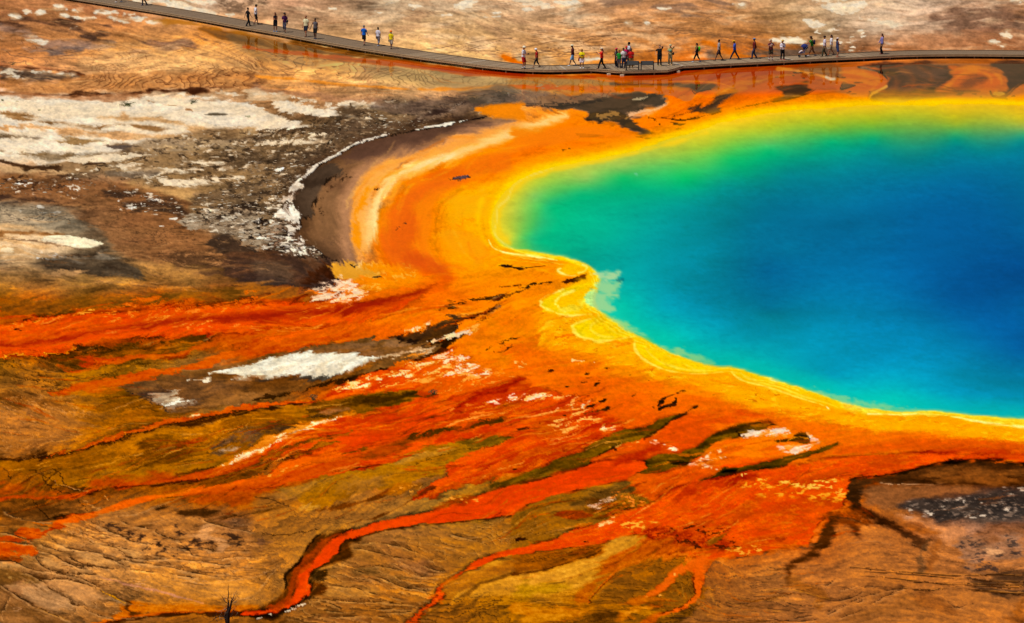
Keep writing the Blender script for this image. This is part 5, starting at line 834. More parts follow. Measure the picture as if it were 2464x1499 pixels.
fill(T(0,3,'0,320 300,320 700,330 800,420 650,470 480,520 200,520 0,460'), C(88, 54, 18), f=14, w=8, a=0.7, tex='upr', cut=-0.5)
fill(T(0,3,'550,510 650,470 900,440 700,440 600,450 520,490'), C(52, 28, 6), f=5, w=3, a=0.75)
for q in ('40,20 90,60 95,130', '290,25 400,80 450,160 560,220 680,270', '380,20 420,80 520,140 640,190 740,235', '500,10 590,80 640,170', '740,320 800,370 840,420', '330,320 380,400 480,500', '560,260 590,225'):
    stroke(T(0,3,q), 2.2, C(60, 34, 12), f=1.1, w=1.6, a=0.8)
for q in ('520,140 640,180 760,235 840,238', '810,320 870,370 975,398', '1000,280 1040,320'):
    stroke(T(0,3,q), 1.5, C(206, 150, 80), f=1.0, w=1.2, a=0.8)
OB = C(212, 86, 16)
for P in (T(0,3,'140,640 170,600 260,592 360,605 410,625 440,600 540,545 640,570 600,590 500,610 440,650 380,690 310,715 240,680'), T(0,3,'0,680 90,650 180,660 290,710 300,735 150,715 0,712'), T(0,3,'-40,730 100,725 230,742 330,775 368,818 330,840 230,835 110,800 -40,760'), T(0,3,'-40,780 60,790 180,830 240,850 140,860 -40,850')):
    fill(P, OB, f=2.2, w=1.8, wn='rock', a=0.92, col2=C(186, 70, 12), mix='mid')
fill(T(0,3,'-40,850 150,860 200,900 100,910 -40,890'), C(150, 66, 16), f=4, w=3, a=0.8)
# terrace fields, bottom left
tf = T(0,3,'380,640 560,560 800,480 1000,450 1300,420 1900,450 2464,560') + T(1,3,'0,700 300,900 200,1200 0,1350') + T(0,3,'2200,1400 1500,1390 1000,1460 500,1499 0,1499 0,900 300,850')
iso(tf, 17, 21, C(104, 70, 34), th=1.6, warp=1.3, w2=0.35, brk=-0.3, a=0.7, f=30, lite=C(214, 168, 104), step=0.08, grad=0.06)
iso(tf, 15, 9, C(112, 76, 36), th=1.3, warp=1.5, w2=0.4, brk=0.5, a=0.5, f=30, step=0.05)
fill(T(0,3,'900,480 1150,430 1700,420 2000,480 2300,600 2464,640 2464,760 2200,790 1800,760 1400,700 1100,600'), C(164, 114, 56), f=12, w=6, a=0.55, col2=C(184, 132, 70), mix='hor')
fill(T(0,3,'1400,360 1600,380 1900,420 2300,470 2350,500 2000,490 1800,470 1550,400'), C(74, 44, 14), f=7, w=5, a=0.8, tex='hor', cut=-0.8)
for P, th in ((T(0,3,'1000,540 1200,580 1400,650 1650,740 1800,780 1600,760 1350,700 1150,640'), 0.1), (T(0,3,'1650,560 1720,560 1780,640 1720,650'), -0.3), (T(0,3,'1820,700 2050,680 2060,760 1900,770'), -0.2), (T(0,3,'2080,600 2300,640 2320,760 2170,760 2160,680'), -0.1), (T(0,3,'1380,760 1550,800 1700,850 1560,850 1430,800'), 0.2)):
    fill(P, C(84, 58, 34), f=6, w=5, wn='rock', a=0.9, tex='fl', cut=th)
fill(T(0,3,'1780,660 1900,640 1960,560 2050,580 2010,640 2150,690 2150,780 2090,770 2080,710 1900,690'), C(212, 162, 100), f=6, w=4, a=0.85)
for P in (T(0,3,'560,740 800,810 960,840 1020,890 1110,940 1000,950 850,900 700,830'), T(0,3,'830,640 900,720 1100,765 1250,800 1450,850 1380,860 1200,840 1000,780 860,730'), T(0,3,'420,900 500,900 560,960 750,1000 820,1025 600,1010 450,960'), T(0,3,'1120,890 1300,920 1500,960 1300,965 1150,930'), T(0,3,'0,930 200,960 280,1010 120,985 0,975'), T(0,3,'1120,780 1400,850 1500,885 1300,870')):
    fill(P, C(210, 164, 96), f=7, w=4, a=0.75)
fill(T(0,3,'20,1140 200,1110 420,1120 480,1180 650,1270 700,1320 640,1360 500,1400 350,1340 200,1220'), C(192, 152, 96), f=8, w=4, a=0.85, col2=C(172, 136, 86))
fill(T(0,3,'450,1110 650,1100 850,1150 960,1230 900,1290 750,1290 600,1210'), C(196, 150, 90), f=8, w=4, a=0.8)
fill(T(0,3,'0,990 230,1010 400,1070 380,1110 150,1110 0,1130'), C(118, 84, 36), f=6, w=4, a=0.75)
flecks(T(0,3,'0,1000 400,1060 350,1110 0,1110'), C(168, 132, 70), th=0.8, soft=0.5)
fill(T(0,3,'0,1160 120,1230 320,1350 480,1410 640,1480 600,1530 0,1530'), C(128, 92, 46), f=6, w=4, a=0.8, col2=C(150, 110, 60))
fill(T(0,3,'1500,1000 2000,1060 2464,1130 2464,1300 1900,1260 1300,1150'), C(206, 152, 78), f=14, w=6, a=0.5)
iso(T(0,3,'1100,1010 1800,1080 2300,1150 2100,1320 1500,1240 900,1060'), 15, 9, C(222, 178, 126), th=1.4, warp=0.7, brk=0.3, a=0.6, dz=0.01)
stroke(T(0,3,'950,1060 1300,1140 1600,1210 1950,1310'), (2, 4, 2), C(204, 150, 110), f=2, w=1.2, a=0.7)
fill(T(0,3,'1200,1330 1300,1310 1600,1320 2000,1340 2464,1340 2464,1400 2000,1395 1500,1400 1300,1430 1100,1460'), C(206, 112, 22), f=7, w=4, a=0.85)
stroke(T(0,3,'850,1530 1050,1480 1300,1438 1500,1415 1700,1400 2000,1398 2464,1405'), (6, 9, 10, 8, 8, 10), C(210, 98, 14), f=2.5, w=1.5, a=0.9)
stroke(T(0,3,'1000,1510 1300,1455 1550,1425 1800,1412 2100,1412 2464,1425') + T(1,3,'150,1440'), (4, 7, 8, 10, 14, 22), C(74, 42, 10), f=3, w=2, a=0.85)
fill(T(0,3,'1200,1290 1240,1300 1250,1370 1320,1400 1460,1392 1380,1415 1280,1410 1215,1370'), C(92, 56, 18), f=4, w=3, a=0.85)
for q, wd in (('380,740 560,800 700,880 800,930 950,960 1200,985 1500,1015 1900,1060', 3), ('480,660 560,740 760,800 960,830 1020,880 1250,900 1450,940 1600,955 1900,1020 2100,1050', 3.4), ('760,600 820,690 900,735 1100,770 1180,840 1250,870 1400,890 1700,880 2000,915 2200,935', 3.2), ('1090,765 1300,800 1500,860 1700,880', 2.6),
              ('880,520 1000,590 1150,650 1300,710 1500,750 1800,785 1860,840 2100,870 2300,850 2464,865', 2.6), ('1140,470 1200,540 1450,600 1600,670 1900,760 2200,800 2464,795', 2.8), ('1860,475 2050,535 2300,600 2464,620', 2.4), ('350,860 400,940 560,1010 800,1030 1000,1020', 3), ('0,900 150,905 250,960 400,1000 600,1030', 3), ('0,990 230,1010 400,1070 650,1085 850,1140 1000,1210 1200,1300', 3.2),
              ('340,1060 430,1110 480,1170 580,1220 660,1270 700,1310 800,1350 900,1410 1100,1460', 3.4), ('20,1140 100,1190 170,1230 270,1300 350,1350 500,1410 660,1480', 3.6), ('30,420 150,480 250,510 480,525', 2.4), ('0,710 150,720 320,750 350,800 480,830 700,940 900,960', 2.6), ('0,560 150,560 350,580', 2), ('0,630 120,640 300,720', 2.6), ('560,1040 700,1050 870,1110 960,1170', 2.4), ('100,1240 60,1320 10,1400 40,1480', 2.4), ('560,870 640,910 760,970 900,985', 2.2), ('940,505 965,550', 2), ('1100,890 1200,950 1300,965', 2.4)):
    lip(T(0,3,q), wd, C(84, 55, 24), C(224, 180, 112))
stroke(T(0,3,'1000,1210 1100,1250 1200,1300'), 1.8, C(206, 150, 50), f=1, w=1)
stroke(T(0,3,'350,1355 500,1420 660,1480'), 1.4, C(200, 150, 70), f=1, w=1, a=0.7)
stroke(T(0,3,'130,1360 180,1350 210,1365 170,1382 120,1378'), 2, C(190, 150, 100), f=1, w=0.6, a=0.7)
# middle terrace field
mf = T(1,3,'1000,650 1300,580 1700,560 2000,540 2464,470 2464,760 2200,860 2000,960 1750,1100 1700,1300 1500,1499 300,1499 520,1250 640,1140 640,1050 800,900 900,760')
fill(mf, C(160, 112, 48), f=8, w=6, a=0.5, col2=C(142, 98, 48), mix='upr2')
iso(T(1,3,'1000,650 1700,560 2464,470 2464,760 2100,880 1800,1060 1300,900 950,760'), 22, 15, C(98, 64, 22), th=1.6, warp=0.9, w2=0.4, brk=-0.2, a=0.75, lite=C(198, 152, 80), step=0.07, grad=0.05)
iso(T(1,3,'640,1000 900,880 1400,930 1750,1080 1700,1280 1550,1400 1300,1499 300,1499 520,1250'), 11, 12, C(94, 62, 24), th=1.7, warp=0.8, w2=0.3, brk=-0.4, a=0.8, lite=C(204, 158, 88), step=0.08, grad=0.06)
fill(T(1,3,'1400,900 1600,880 1700,1000 1600,1080 1350,980'), C(140, 98, 56), f=14, w=6, a=0.6)
fill(T(1,3,'650,1150 900,1130 1150,1180 1100,1260 800,1260 640,1220'), C(192, 142, 68), f=12, w=5, a=0.65)
fill(T(1,3,'1000,960 1300,1000 1600,1100 1400,1100 1100,1040 900,1010'), C(128, 96, 44), f=9, w=5, a=0.6)
for q in ('560,1250 800,1280 1000,1290 1300,1300 1500,1330', '540,1270 700,1300 900,1360 1200,1360 1500,1370', '640,1140 800,1140 1000,1170 1200,1230 1500,1280', '800,910 950,960 1100,940 1300,960 1500,1030 1620,1060', '860,990 1000,1000 1200,1060 1400,1140 1600,1180 1680,1230', '940,770 1100,800 1300,850 1500,890 1620,950 1800,1000', '1000,730 1250,730 1500,800 1700,900', '1500,1380 1200,1400 900,1385 700,1365', '1300,1440 900,1420 600,1440', '1700,580 1900,650 2100,700 2250,750'):
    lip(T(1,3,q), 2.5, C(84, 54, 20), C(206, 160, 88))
lf = T(1,3,'0,300 300,330 700,430 1300,440 1000,520 700,580 550,680 480,800 350,980 200,1240 0,1300')
fill(lf, C(164, 116, 52), f=10, w=6, a=0.5, col2=C(150, 104, 48))
iso(lf, -8, 18, C(104, 70, 30), th=1.5, warp=1.4, brk=0.1, a=0.6, step=0.08, grad=0.06)
stroke(T(1,3,'0,625 150,650 300,655 500,625 600,610'), (1.6, 2, 3), C(76, 48, 16), f=1.2, w=1, a=0.85)
stroke(T(1,3,'0,290 150,310 300,380 400,460'), (1.6, 3, 2), C(84, 52, 18), f=1.4, w=2, a=0.7)
fill(T(1,3,'0,640 120,660 150,720 60,770 0,770'), C(112, 80, 50), f=8, w=4, a=0.7, tex='rock')
fill(T(1,3,'350,390 500,330 600,350 520,430 400,430'), C(206, 158, 72), f=6, w=4, a=0.7, tex='fl', cut=-0.4)
stroke(T(1,3,'560,415 700,400 880,370 1050,320 1200,270 1400,180'), (4, 5, 6, 8, 10, 6), C(110, 60, 14), f=4, w=3, wn='upr', a=0.75)
stroke(T(1,3,'880,540 1100,500 1300,430 1440,360 1560,280 1680,200'), (4, 5, 5, 8, 12, 10), C(98, 52, 12), f=3, w=2, wn='upr', a=0.8)
fill(T(1,3,'1200,250 1400,150 1550,180 1500,280 1350,300 1250,290'), C(168, 104, 26), f=8, w=5, a=0.7, tex='upr', cut=-0.5)
flecks(T(1,3,'1250,200 1500,140 1650,200 1550,280 1350,240'), C(230, 160, 70), th=1.0, soft=0.4)
# main red river
bank = T(1,3,'900,600 720,618 590,668 520,740 470,830 400,925 320,1000 275,1050 290,1110 285,1160 240,1240 170,1300 105,1335 30,1360 200,1390 400,1330 540,1240 660,1200 650,1120 560,1080 600,1000 760,930 930,850 900,730 1000,690')
fill(bank, C(104, 54, 10), f=6, w=4, wn='wbig', a=0.88, col2=C(84, 46, 10), mix='upr')
mr = T(2,2,'1262,1440 1290,1460 1310,1499') + T(2,3,'1300,10 1240,50 1100,100 900,158 750,200 600,225 450,265 300,305 200,345 100,385 40,430') + T(1,3,'2464,452 2200,492 2050,508 1900,522 1700,545 1550,555 1400,572 1300,590 1200,612 1080,640 1000,662 900,690 840,715 800,750 785,800 775,845 700,902 620,945 560,975 515,1020 508,1080 518,1150 505,1220 450,1280 400,1315 300,1365 230,1392 100,1412 0,1420 -120,1425 -120,1390 0,1390 100,1385 200,1350 270,1310 330,1262 370,1200 385,1120 395,1050 440,970 500,930 560,880 610,810 640,775 690,730 750,685 820,650 900,620 1020,580 1150,540 1280,505 1400,480 1550,455 1700,430 1850,385 2000,330 2120,280 2250,235 2400,190') + T(2,3,'0,172 120,155 200,135 320,110 400,82 520,50 620,25 700,-5 850,-60 1000,-60')
fill(mr, C(226, 72, 6), f=2.2, w=1.4, wn='warp', col2=C(218, 62, 2), mix='upr2', wet=0.2, dz=-0.03, rim=0.45, rimw=9)
fill(T(1,3,'1700,430 2000,330 2464,170') + T(2,3,'400,80 700,0 1000,-40 1250,20 900,150 600,215 300,290 50,400') + T(1,3,'2200,470 1900,500'), C(214, 56, 0), f=14, w=5, a=0.6)
fill(T(1,3,'1750,400 1900,280 2100,260 2200,280 2000,340'), C(150, 62, 8), f=6, w=4, a=0.8, tex='fl', cut=-0.5)
flecks(T(1,3,'1700,320 2000,230 2150,280 2100,350 1800,360'), C(236, 150, 60), th=1.0, soft=0.4)
stroke(T(1,3,'1000,668 1200,622 1400,582 1600,562 1900,535 2200,500 2464,462'), (4, 3, 4), C(96, 44, 4), f=1.6, w=1, a=0.8)
stroke(T(1,3,'850,640 700,690 600,790 540,860 440,950 380,1030 360,1150 300,1270 200,1335 110,1335'), (4, 12, 22, 26, 22, 16, 18, 16, 12, 3), C(158, 70, 10), f=4, w=2, a=0.8)
stroke(T(1,3,'900,600 720,618 590,668 520,745 465,835 395,930 315,1005 278,1052 292,1110 285,1165 235,1245'), (2, 3, 5, 6, 6, 5, 7, 6, 4, 4, 2), C(46, 24, 6), f=2.4, w=1.2, a=0.8)
stroke(T(1,3,'480,1260 400,1320 300,1370 230,1395 100,1425 0,1440'), (8, 8, 10, 10, 8), C(52, 30, 10), f=3, w=2, a=0.85)
fill(T(1,3,'520,1020 650,980 680,1020 640,1100 540,1090'), C(60, 34, 8), f=6, w=4, a=0.8)
flecks(T(1,3,'530,1030 720,965 700,1000 640,1050 560,1090'), C(230, 150, 50), th=1.0, soft=0.4, nz='fl', f=4)
spots('365,1365,38,9,-8 435,1330,42,8,-8 300,1388,25,6 140,1412,18,5 25,1455,26,7', C(238, 206, 168), 1, 3)
flecks(T(2,2,'1270,1205 1340,1210 1450,1270 1600,1335 1590,1352 1400,1290 1290,1245'), C(254, 226, 186), th=-0.1, soft=0.5, f=4, w=2, a=0.95)
flecks(T(2,2,'900,1330 1050,1270 1250,1230 1300,1260 1100,1330 980,1330'), C(250, 180, 90), th=0.5, soft=0.5, f=6, w=3)
stroke(T(2,2,'1520,1300 1400,1310 1250,1370 1100,1430 980,1490'), (8, 18, 22, 22, 10), C(160, 40, 0), f=8, w=3, a=0.75)
stroke(T(2,2,'970,1045 850,1085 700,1140 540,1205'), (4, 10, 12, 6), C(150, 34, 0), f=4, w=2, wn='upr', a=0.85)
fill(T(2,3,'0,460 100,390 300,310 600,228 900,165 1050,125 1200,120 1250,180 1100,250 1300,280 1380,330 1250,385 1000,470 800,555 650,560 560,625 420,690 200,730 0,760'), C(142, 94, 26), f=3, w=2.4, wn='upr', col2=C(160, 108, 36), mix='upr2')
fill(T(2,3,'560,360 750,260 1050,160 1150,150 1180,220 1000,290 850,340 700,400'), C(106, 72, 26), f=7, w=4, a=0.75)
fill(T(2,3,'410,455 560,410 700,420 760,450 640,500 540,510'), C(140, 58, 10), f=4, w=3, a=0.8)
fill(T(2,3,'720,300 900,300 1000,340 1200,390 900,490 800,470 760,430 700,380'), C(112, 62, 16), f=5, w=4, a=0.75, tex='upr', cut=-0.6)
flecks(T(2,3,'740,370 850,330 960,295 990,310 880,360 770,385'), C(238, 196, 150), th=0.0, soft=0.5, nz='flu', f=4, w=2, a=0.9)
flecks(T(2,3,'1080,240 1300,270 1400,330 1300,380 1100,340 960,270'), C(236, 130, 50), th=0.7, soft=0.4, f=5)
iso(T(2,3,'620,350 900,240 1200,200 1300,330 900,430'), 16, 11, C(70, 38, 6), th=1.5, warp=0.9, brk=0.0, a=0.6)
iso(T(2,3,'0,480 300,480 400,600 200,720 0,740'), 48, 16, C(88, 50, 12), th=1.4, warp=1.2, brk=0.2, a=0.65, lite=C(210, 150, 70))
fill(T(2,3,'1150,110 1280,75 1450,62 1700,0 2000,0 1975,40 1850,100 1700,150 1550,215 1420,250 1380,330 1280,280 1200,200'), C(222, 86, 14), f=6, w=4, wn='upr', a=0.9, col2=C(206, 74, 8))
flecks(T(2,3,'1730,0 1990,-10 1980,30 1880,40 1760,25'), C(254, 214, 150), th=0.0, soft=0.5, f=4, w=2, a=0.92)
# the red fan and its distributaries
fan = T(2,3,'1400,320 1480,265 1560,215 1680,170 1800,145 2000,110 2150,75 2220,55 2330,18 2464,10') + T(3,2,'200,1490 700,1400 1300,1370 1900,1370 2464,1395 2600,1400 2600,1455 2200,1425 1900,1430 1600,1470') + T(3,3,'1300,40 1100,78 900,90 790,110 775,180 740,300 700,400 620,430 560,440 500,510 440,600 425,660 385,755 300,745 100,780 0,800') + T(2,3,'2380,830 2250,850 2100,872 1980,885 1900,925 1860,1000 1840,1100 1815,1180 1810,1240 1780,1250 1768,1200 1760,1100 1740,1020 1700,985 1600,1040 1540,1100 1470,1170 1400,1210 1380,1180 1450,1100 1520,1020 1650,950 1780,900 1700,850 1500,860 1400,880 1500,840 1650,815 1850,800 2050,800 2080,770 1900,770 1700,720 1550,690 1300,650 1200,640 1000,690 850,735 600,770 400,790 250,820 0,862') + T(1,3,'2464,862 2300,905 2200,950 2100,990 2000,1035 1900,1085 1800,1150 1775,1180 1800,1210 1800,1250 1760,1290 1700,1325 1620,1385 1560,1440 1500,1510 1440,1510 1520,1430 1600,1350 1700,1272 1745,1225 1725,1170 1745,1150 1850,1088 1950,1020 2050,955 2150,895 2300,832 2464,788') + T(2,3,'200,742 350,712 450,672 550,620 700,580 800,560 950,480 1100,420 1250,378 1340,350')
fill(fan, C(230, 80, 4), f=2.6, w=1.8, wn='warp', col2=C(220, 66, 0), mix='upr', wet=0.2, sm=2, dz=-0.02, rim=0.45, rimw=9)
fill(fan, C(168, 60, 4), f=3, w=3, a=0.5, tex='flow', cut=0.8, sm=2)
flecks(fan, C(242, 116, 20), th=0.9, soft=0.6, nz='fl', a=0.5, sm=2)
flecks(fan, C(184, 48, 0), th=1.3, soft=0.6, nz='rock', a=0.5, sm=2)
fill(T(2,3,'1600,210 2000,120 2300,40 2400,60 2200,140 1900,220 1700,300 1500,330 1500,270'), C(168, 44, 0), f=12, w=5, a=0.75, tex='upr', cut=-0.6)
fill(T(2,3,'2100,110 2300,60 2400,80 2300,140 2150,150'), C(140, 40, 2), f=6, w=4, a=0.6, tex='upr')
flecks(T(2,3,'2130,80 2260,45 2270,65 2180,100') + T(2,3,'2150,90'), C(252, 190, 100), th=0.4, f=4, w=2)
flecks(T(2,3,'2200,150 2464,80') + T(3,3,'300,120 780,180 700,380 500,350 300,320 0,300') + T(2,3,'2300,240'), C(250, 166, 50), th=0.75, soft=0.45, nz='fl', a=0.85)
flecks(T(3,3,'0,110 400,140 780,180 750,260 500,230 100,170') + T(2,3,'2380,110'), C(252, 190, 90), th=0.9, soft=0.4, nz='fl', a=0.9)
flecks(T(2,3,'800,560 900,505 980,495 960,530 870,570'), C(254, 206, 130), th=-0.3, soft=0.5, f=4, w=2, a=0.95)
flecks(T(2,3,'1000,560 1200,500 1400,520 1300,590 1200,630 1050,600'), C(252, 180, 70), th=0.3, soft=0.5, f=6, w=3, a=0.9)
flecks(T(2,3,'2050,800 2200,740 2400,760 2350,820 2200,820'), C(252, 176, 70), th=0.4, soft=0.5, f=6, w=3, a=0.9)
fill(T(2,3,'1180,640 1300,600 1550,580 1800,600 2000,680 2100,760 1950,770 1700,720 1500,680 1300,650'), C(150, 44, 2), f=9, w=5, a=0.8, tex='fl', cut=-0.5)
flecks(T(2,3,'1250,600 1600,540 2000,560 2200,680 2100,770 1700,730 1300,650'), C(80, 40, 6), th=1.1, soft=0.3, a=0.8, nz='rock')
fill(T(2,3,'1900,700 2000,660 2110,605 2060,650 1960,720 1900,745'), C(150, 92, 24), f=3, w=2, a=0.85)
flecks(T(2,3,'1700,400 2464,300 2464,700 2200,700 1900,560'), C(190, 44, 0), th=1.2, soft=0.5, nz='mid', a=0.6)
spots('2065,188,14,5 1795,607,16,6 1850,570,10,4 2220,374,6,4 1610,480,6,4 715,716,20,8 20,20,18,8 90,690,50,20', C(70, 34, 6), 2, 3)
spots('110,685,50,22,-10', C(150, 60, 10), 3, 3, a=0.6)
fill(T(2,3,'560,830 700,740 740,725 770,740 700,790 620,840'), C(224, 84, 20), f=5, w=3, a=0.8)
# ochre delta meadow
lowd = T(2,3,'0,870 300,825 550,790 850,742 860,790 700,870 500,950 250,1000 0,1040') + T(1,3,'2464,1000 2200,1010 2464,900')
fill(lowd, C(150, 88, 22), f=4, w=3, wn='upr', a=0.85, col2=C(124, 72, 18), mix='upr')
iso(T(2,3,'0,880 400,800 800,760 700,860 400,950 0,990'), 30, 12, C(84, 44, 8), th=1.5, warp=1.2, brk=-0.1, a=0.7)
fill(T(2,3,'870,765 1000,705 1150,675 1260,662 1230,720 1180,790 1050,840 930,870 860,960 800,1080 700,1130 550,1180 400,1215 200,1235 0,1240') + T(1,3,'2300,1250 2000,1230 1900,1280 2100,1180 2464,1040') + T(2,3,'250,1020 500,960 700,900 850,820'), C(204, 150, 60), f=7, w=5, wn='upr', a=0.85, col2=C(190, 136, 48), mix='upr2')
fill(T(2,3,'100,1150 400,1120 600,1150 500,1200 300,1240 0,1240'), C(176, 136, 30), f=10, w=5, a=0.6)
fill(T(1,3,'1800,1100 2100,1000 2464,900 2464,990 2200,1060 2000,1170 1850,1250'), C(178, 118, 42), f=8, w=4, a=0.7)
stroke(T(1,3,'2464,1030 2300,1080 2150,1130 2050,1200 1900,1280 1750,1350 1600,1450'), (4, 5, 7, 6, 5, 5, 4), C(124, 82, 24), f=2.6, w=1.6, a=0.8)
stroke(T(2,3,'860,800 800,830 650,880 450,950 250,1000 0,1030'), (4, 3, 3, 4), C(96, 52, 10), f=2, w=2, a=0.75)
stroke(T(2,3,'1250,700 1150,780 1000,850 950,870'), (5, 7, 4), C(196, 90, 24), f=3, w=2, a=0.8)
fill(T(2,3,'860,960 950,860 1150,800 1350,720 1500,680 1560,700 1400,790 1200,860 1050,930 940,1030 850,1090 780,1080'), C(170, 84, 16), f=6, w=4, wn='upr', a=0.85, tex='upr', cut=-1.0)
stroke(T(2,3,'1900,845 1600,838 1400,865 1250,910 1100,950 1020,995 930,1075 850,1160 790,1225 745,1290 735,1315'), (6, 8, 8, 8, 8, 9, 7, 6, 5, 4, 3), C(214, 104, 24), f=2, w=1.4, wn='upr', a=0.92)
stroke(T(2,3,'1010,1020 900,1110 820,1200 765,1270 750,1310'), (2, 3, 3, 3, 4), C(90, 54, 12), f=1.4, w=1.2, a=0.8)
fill(T(2,3,'700,1140 820,1100 760,1220 720,1290 640,1320 600,1250'), C(178, 92, 20), f=8, w=4, a=0.7)
isl = T(2,3,'1050,990 1200,930 1450,880 1680,860 1700,930 1550,1010 1480,1090 1400,1180 1300,1230 1500,1230 1560,1080 1700,990 1745,1040 1755,1180 1770,1230 1700,1300 1550,1365 1400,1380 1200,1340 900,1330 780,1310 860,1190 950,1090')
fill(isl, C(146, 96, 28), f=6, w=4, wn='upr', a=0.75, col2=C(126, 84, 26), mix='mid')
iso(isl, 9, 12, C(80, 46, 10), th=1.7, warp=0.9, brk=-0.3, a=0.8, step=0.07, grad=0.05)
stroke(T(2,3,'1840,890 1720,940 1600,1000 1530,1060 1480,1120 1420,1185 1340,1220 1280,1245'), (26, 24, 22, 20, 18, 16, 14, 6), C(226, 96, 22), f=4, w=2, wn='warp', a=0.9)
stroke(T(2,3,'1830,900 1805,1000 1798,1100 1790,1180 1795,1230 1760,1285 1700,1325 1580,1378 1450,1412 1380,1430'), (28, 24, 20, 14, 12, 14, 12, 8, 6, 4), C(226, 92, 20), f=2.4, w=1.2, a=0.92)
stroke(T(2,3,'1755,1050 1758,1150 1768,1215 1740,1270 1660,1325 1540,1375 1440,1405'), (2, 3, 3, 2.4), C(86, 44, 8), f=1.2, w=0.8, a=0.85)
spots('1440,1242,24,7 1295,1250,14,5 1570,1030,10,4', C(250, 170, 80), 2, 3)
fill(T(2,3,'1160,1260 1300,1240 1450,1270 1400,1310 1200,1300'), C(206, 108, 24), f=7, w=4, a=0.7)
# bottom strip
bs = T(1,3,'1500,1499 1700,1340 1900,1290 2464,1270') + T(2,3,'300,1270 700,1320 900,1340 1300,1350 1500,1390 1400,1430 1700,1340 1900,1250 2300,1200 2464,1200 2464,1540 0,1540') + T(1,3,'1500,1540')
iso(bs, 3, 11, C(76, 48, 16), th=1.8, warp=0.9, w2=0.35, brk=-0.4, a=0.85, step=0.08, grad=0.05)
iso(T(2,3,'0,1080 300,1040 700,1100 600,1250 0,1290') + T(1,3,'2000,1250 2300,1080'), 6, 11, C(120, 84, 20), th=1.5, warp=0.9, brk=0.2, a=0.6)
fill(T(2,3,'0,1330 300,1345 700,1370 760,1375 600,1440 300,1420 80,1440 0,1400'), C(218, 136, 34), f=7, w=4, a=0.75)
fill(T(2,3,'80,1440 400,1420 500,1440 300,1499 100,1499'), C(216, 142, 38), f=6, w=4, a=0.7)
fill(T(2,3,'1020,1420 1200,1350 1330,1350 1200,1420 1050,1460'), C(226, 134, 34), f=6, w=4, a=0.7)
fill(T(2,3,'1250,1499 1300,1440 1450,1400 1400,1450 1350,1499'), C(196, 96, 24), f=6, w=4, a=0.7)
fill(T(2,3,'600,1499 800,1390 1000,1400 1000,1499'), C(84, 52, 16), f=8, w=5, a=0.6, tex='hor')
# ---- right-hand soil flat -----------------------------------------------------------
soil = T(2,3,'1900,930 2100,880 2464,832') + T(3,3,'100,790 400,770 600,560 900,560 1300,640 1500,700 2464,640 2600,600 2600,1560 0,1560') + T(2,3,'1900,1560 1600,1499 1830,1260')
fill(soil, C(180, 122, 64), f=8, w=6, a=0.55, col2=C(160, 106, 54), mix='big')
iso(T(2,3,'1880,950 2100,880 2464,830') + T(3,3,'300,830 200,1000 0,1100') + T(2,3,'2464,1300 2200,1200 1850,1250'), -3, 8, C(104, 70, 36), th=1.6, warp=1.1, brk=-0.2, a=0.8, step=0.08)
iso(T(2,3,'1820,1260 2464,1180') + T(3,3,'400,1100 500,1300 200,1499') + T(2,3,'2000,1540 1600,1499'), 2, 10, C(80, 54, 28), th=1.8, warp=1.0, brk=-0.4, a=0.8, step=0.07, grad=0.04)
iso(T(3,3,'700,900 1200,920 1700,700 1900,740 1900,1000 1400,1010 800,1030'), 3, 8, C(130, 84, 40), th=1.5, warp=1.3, brk=0.1, a=0.6, step=0.06)
iso(T(3,3,'400,1080 1500,1010 2464,1000 2464,1230 1300,1240 500,1400'), 2, 9, C(96, 62, 30), th=1.6, warp=1.0, brk=0.0, a=0.6, step=0.08)
fill(T(3,3,'790,110 900,92 1100,82 1400,24 1600,-30 1800,-65 2000,-80 2250,-70 2464,-35 2600,-20 2600,130 2464,215 2200,200 1900,180 1500,170 1200,155 1050,140 930,200 910,300 900,410 830,420 760,330 785,220'), C(72, 42, 16), f=5, w=4, a=0.95, col2=C(94, 56, 22), mix='mid')
fill(T(3,3,'1500,60 1800,0 2200,10 2464,40 2464,150 2200,190 1900,160 1750,170 1600,130'), C(136, 86, 36), f=14, w=6, a=0.75, tex='dnr', cut=-0.6)
stroke(T(3,2,'1450,1490 1650,1455 1850,1432 2050,1430 2250,1442 2464,1480'), (4, 8, 10, 10, 6), C(42, 22, 6), f=6, w=3, a=0.85)
stroke(T(3,3,'780,118 900,96 1100,82 1350,40 1550,-20 1750,-60'), (5, 6, 6, 4), C(40, 22, 6), f=4, w=2, a=0.85)
stroke(T(3,3,'1090,148 1150,158 1250,158 1400,168 1600,172'), (1.4, 1.8, 1.2), C(236, 196, 140), f=1, w=0.8, a=0.8)
fill(T(3,3,'930,200 1100,170 1600,180 2200,200 2100,260 1700,290 1300,320 1200,380 1000,400 920,340'), C(146, 100, 56), f=9, w=5, a=0.75)
fill(T(3,3,'1250,390 1400,330 1700,310 1900,280 2200,240 2464,215 2600,210 2600,470 2464,480 2200,490 1900,505 1660,530 1500,455 1350,420'), C(82, 68, 58), f=9, w=7, wn='wbig', a=0.8, col2=C(62, 52, 46), mix='mid')
flecks(T(3,3,'1250,390 1700,310 2200,240 2600,210 2600,480 2200,490 1660,530'), C(150, 122, 100), th=0.9, soft=0.5, a=0.7)
flecks(T(3,3,'1250,390 1700,310 2200,240 2600,210 2600,480 2200,490 1660,530'), C(190, 164, 140), th=2.1, soft=0.2, a=0.8)
spots('1570,450,30,14 2080,470,50,12 1980,485,40,7 2300,410,30,14 2060,340,18,8 1890,332,15,6 1370,415,35,9 1350,490,50,9', C(206, 182, 158), 3, 3)
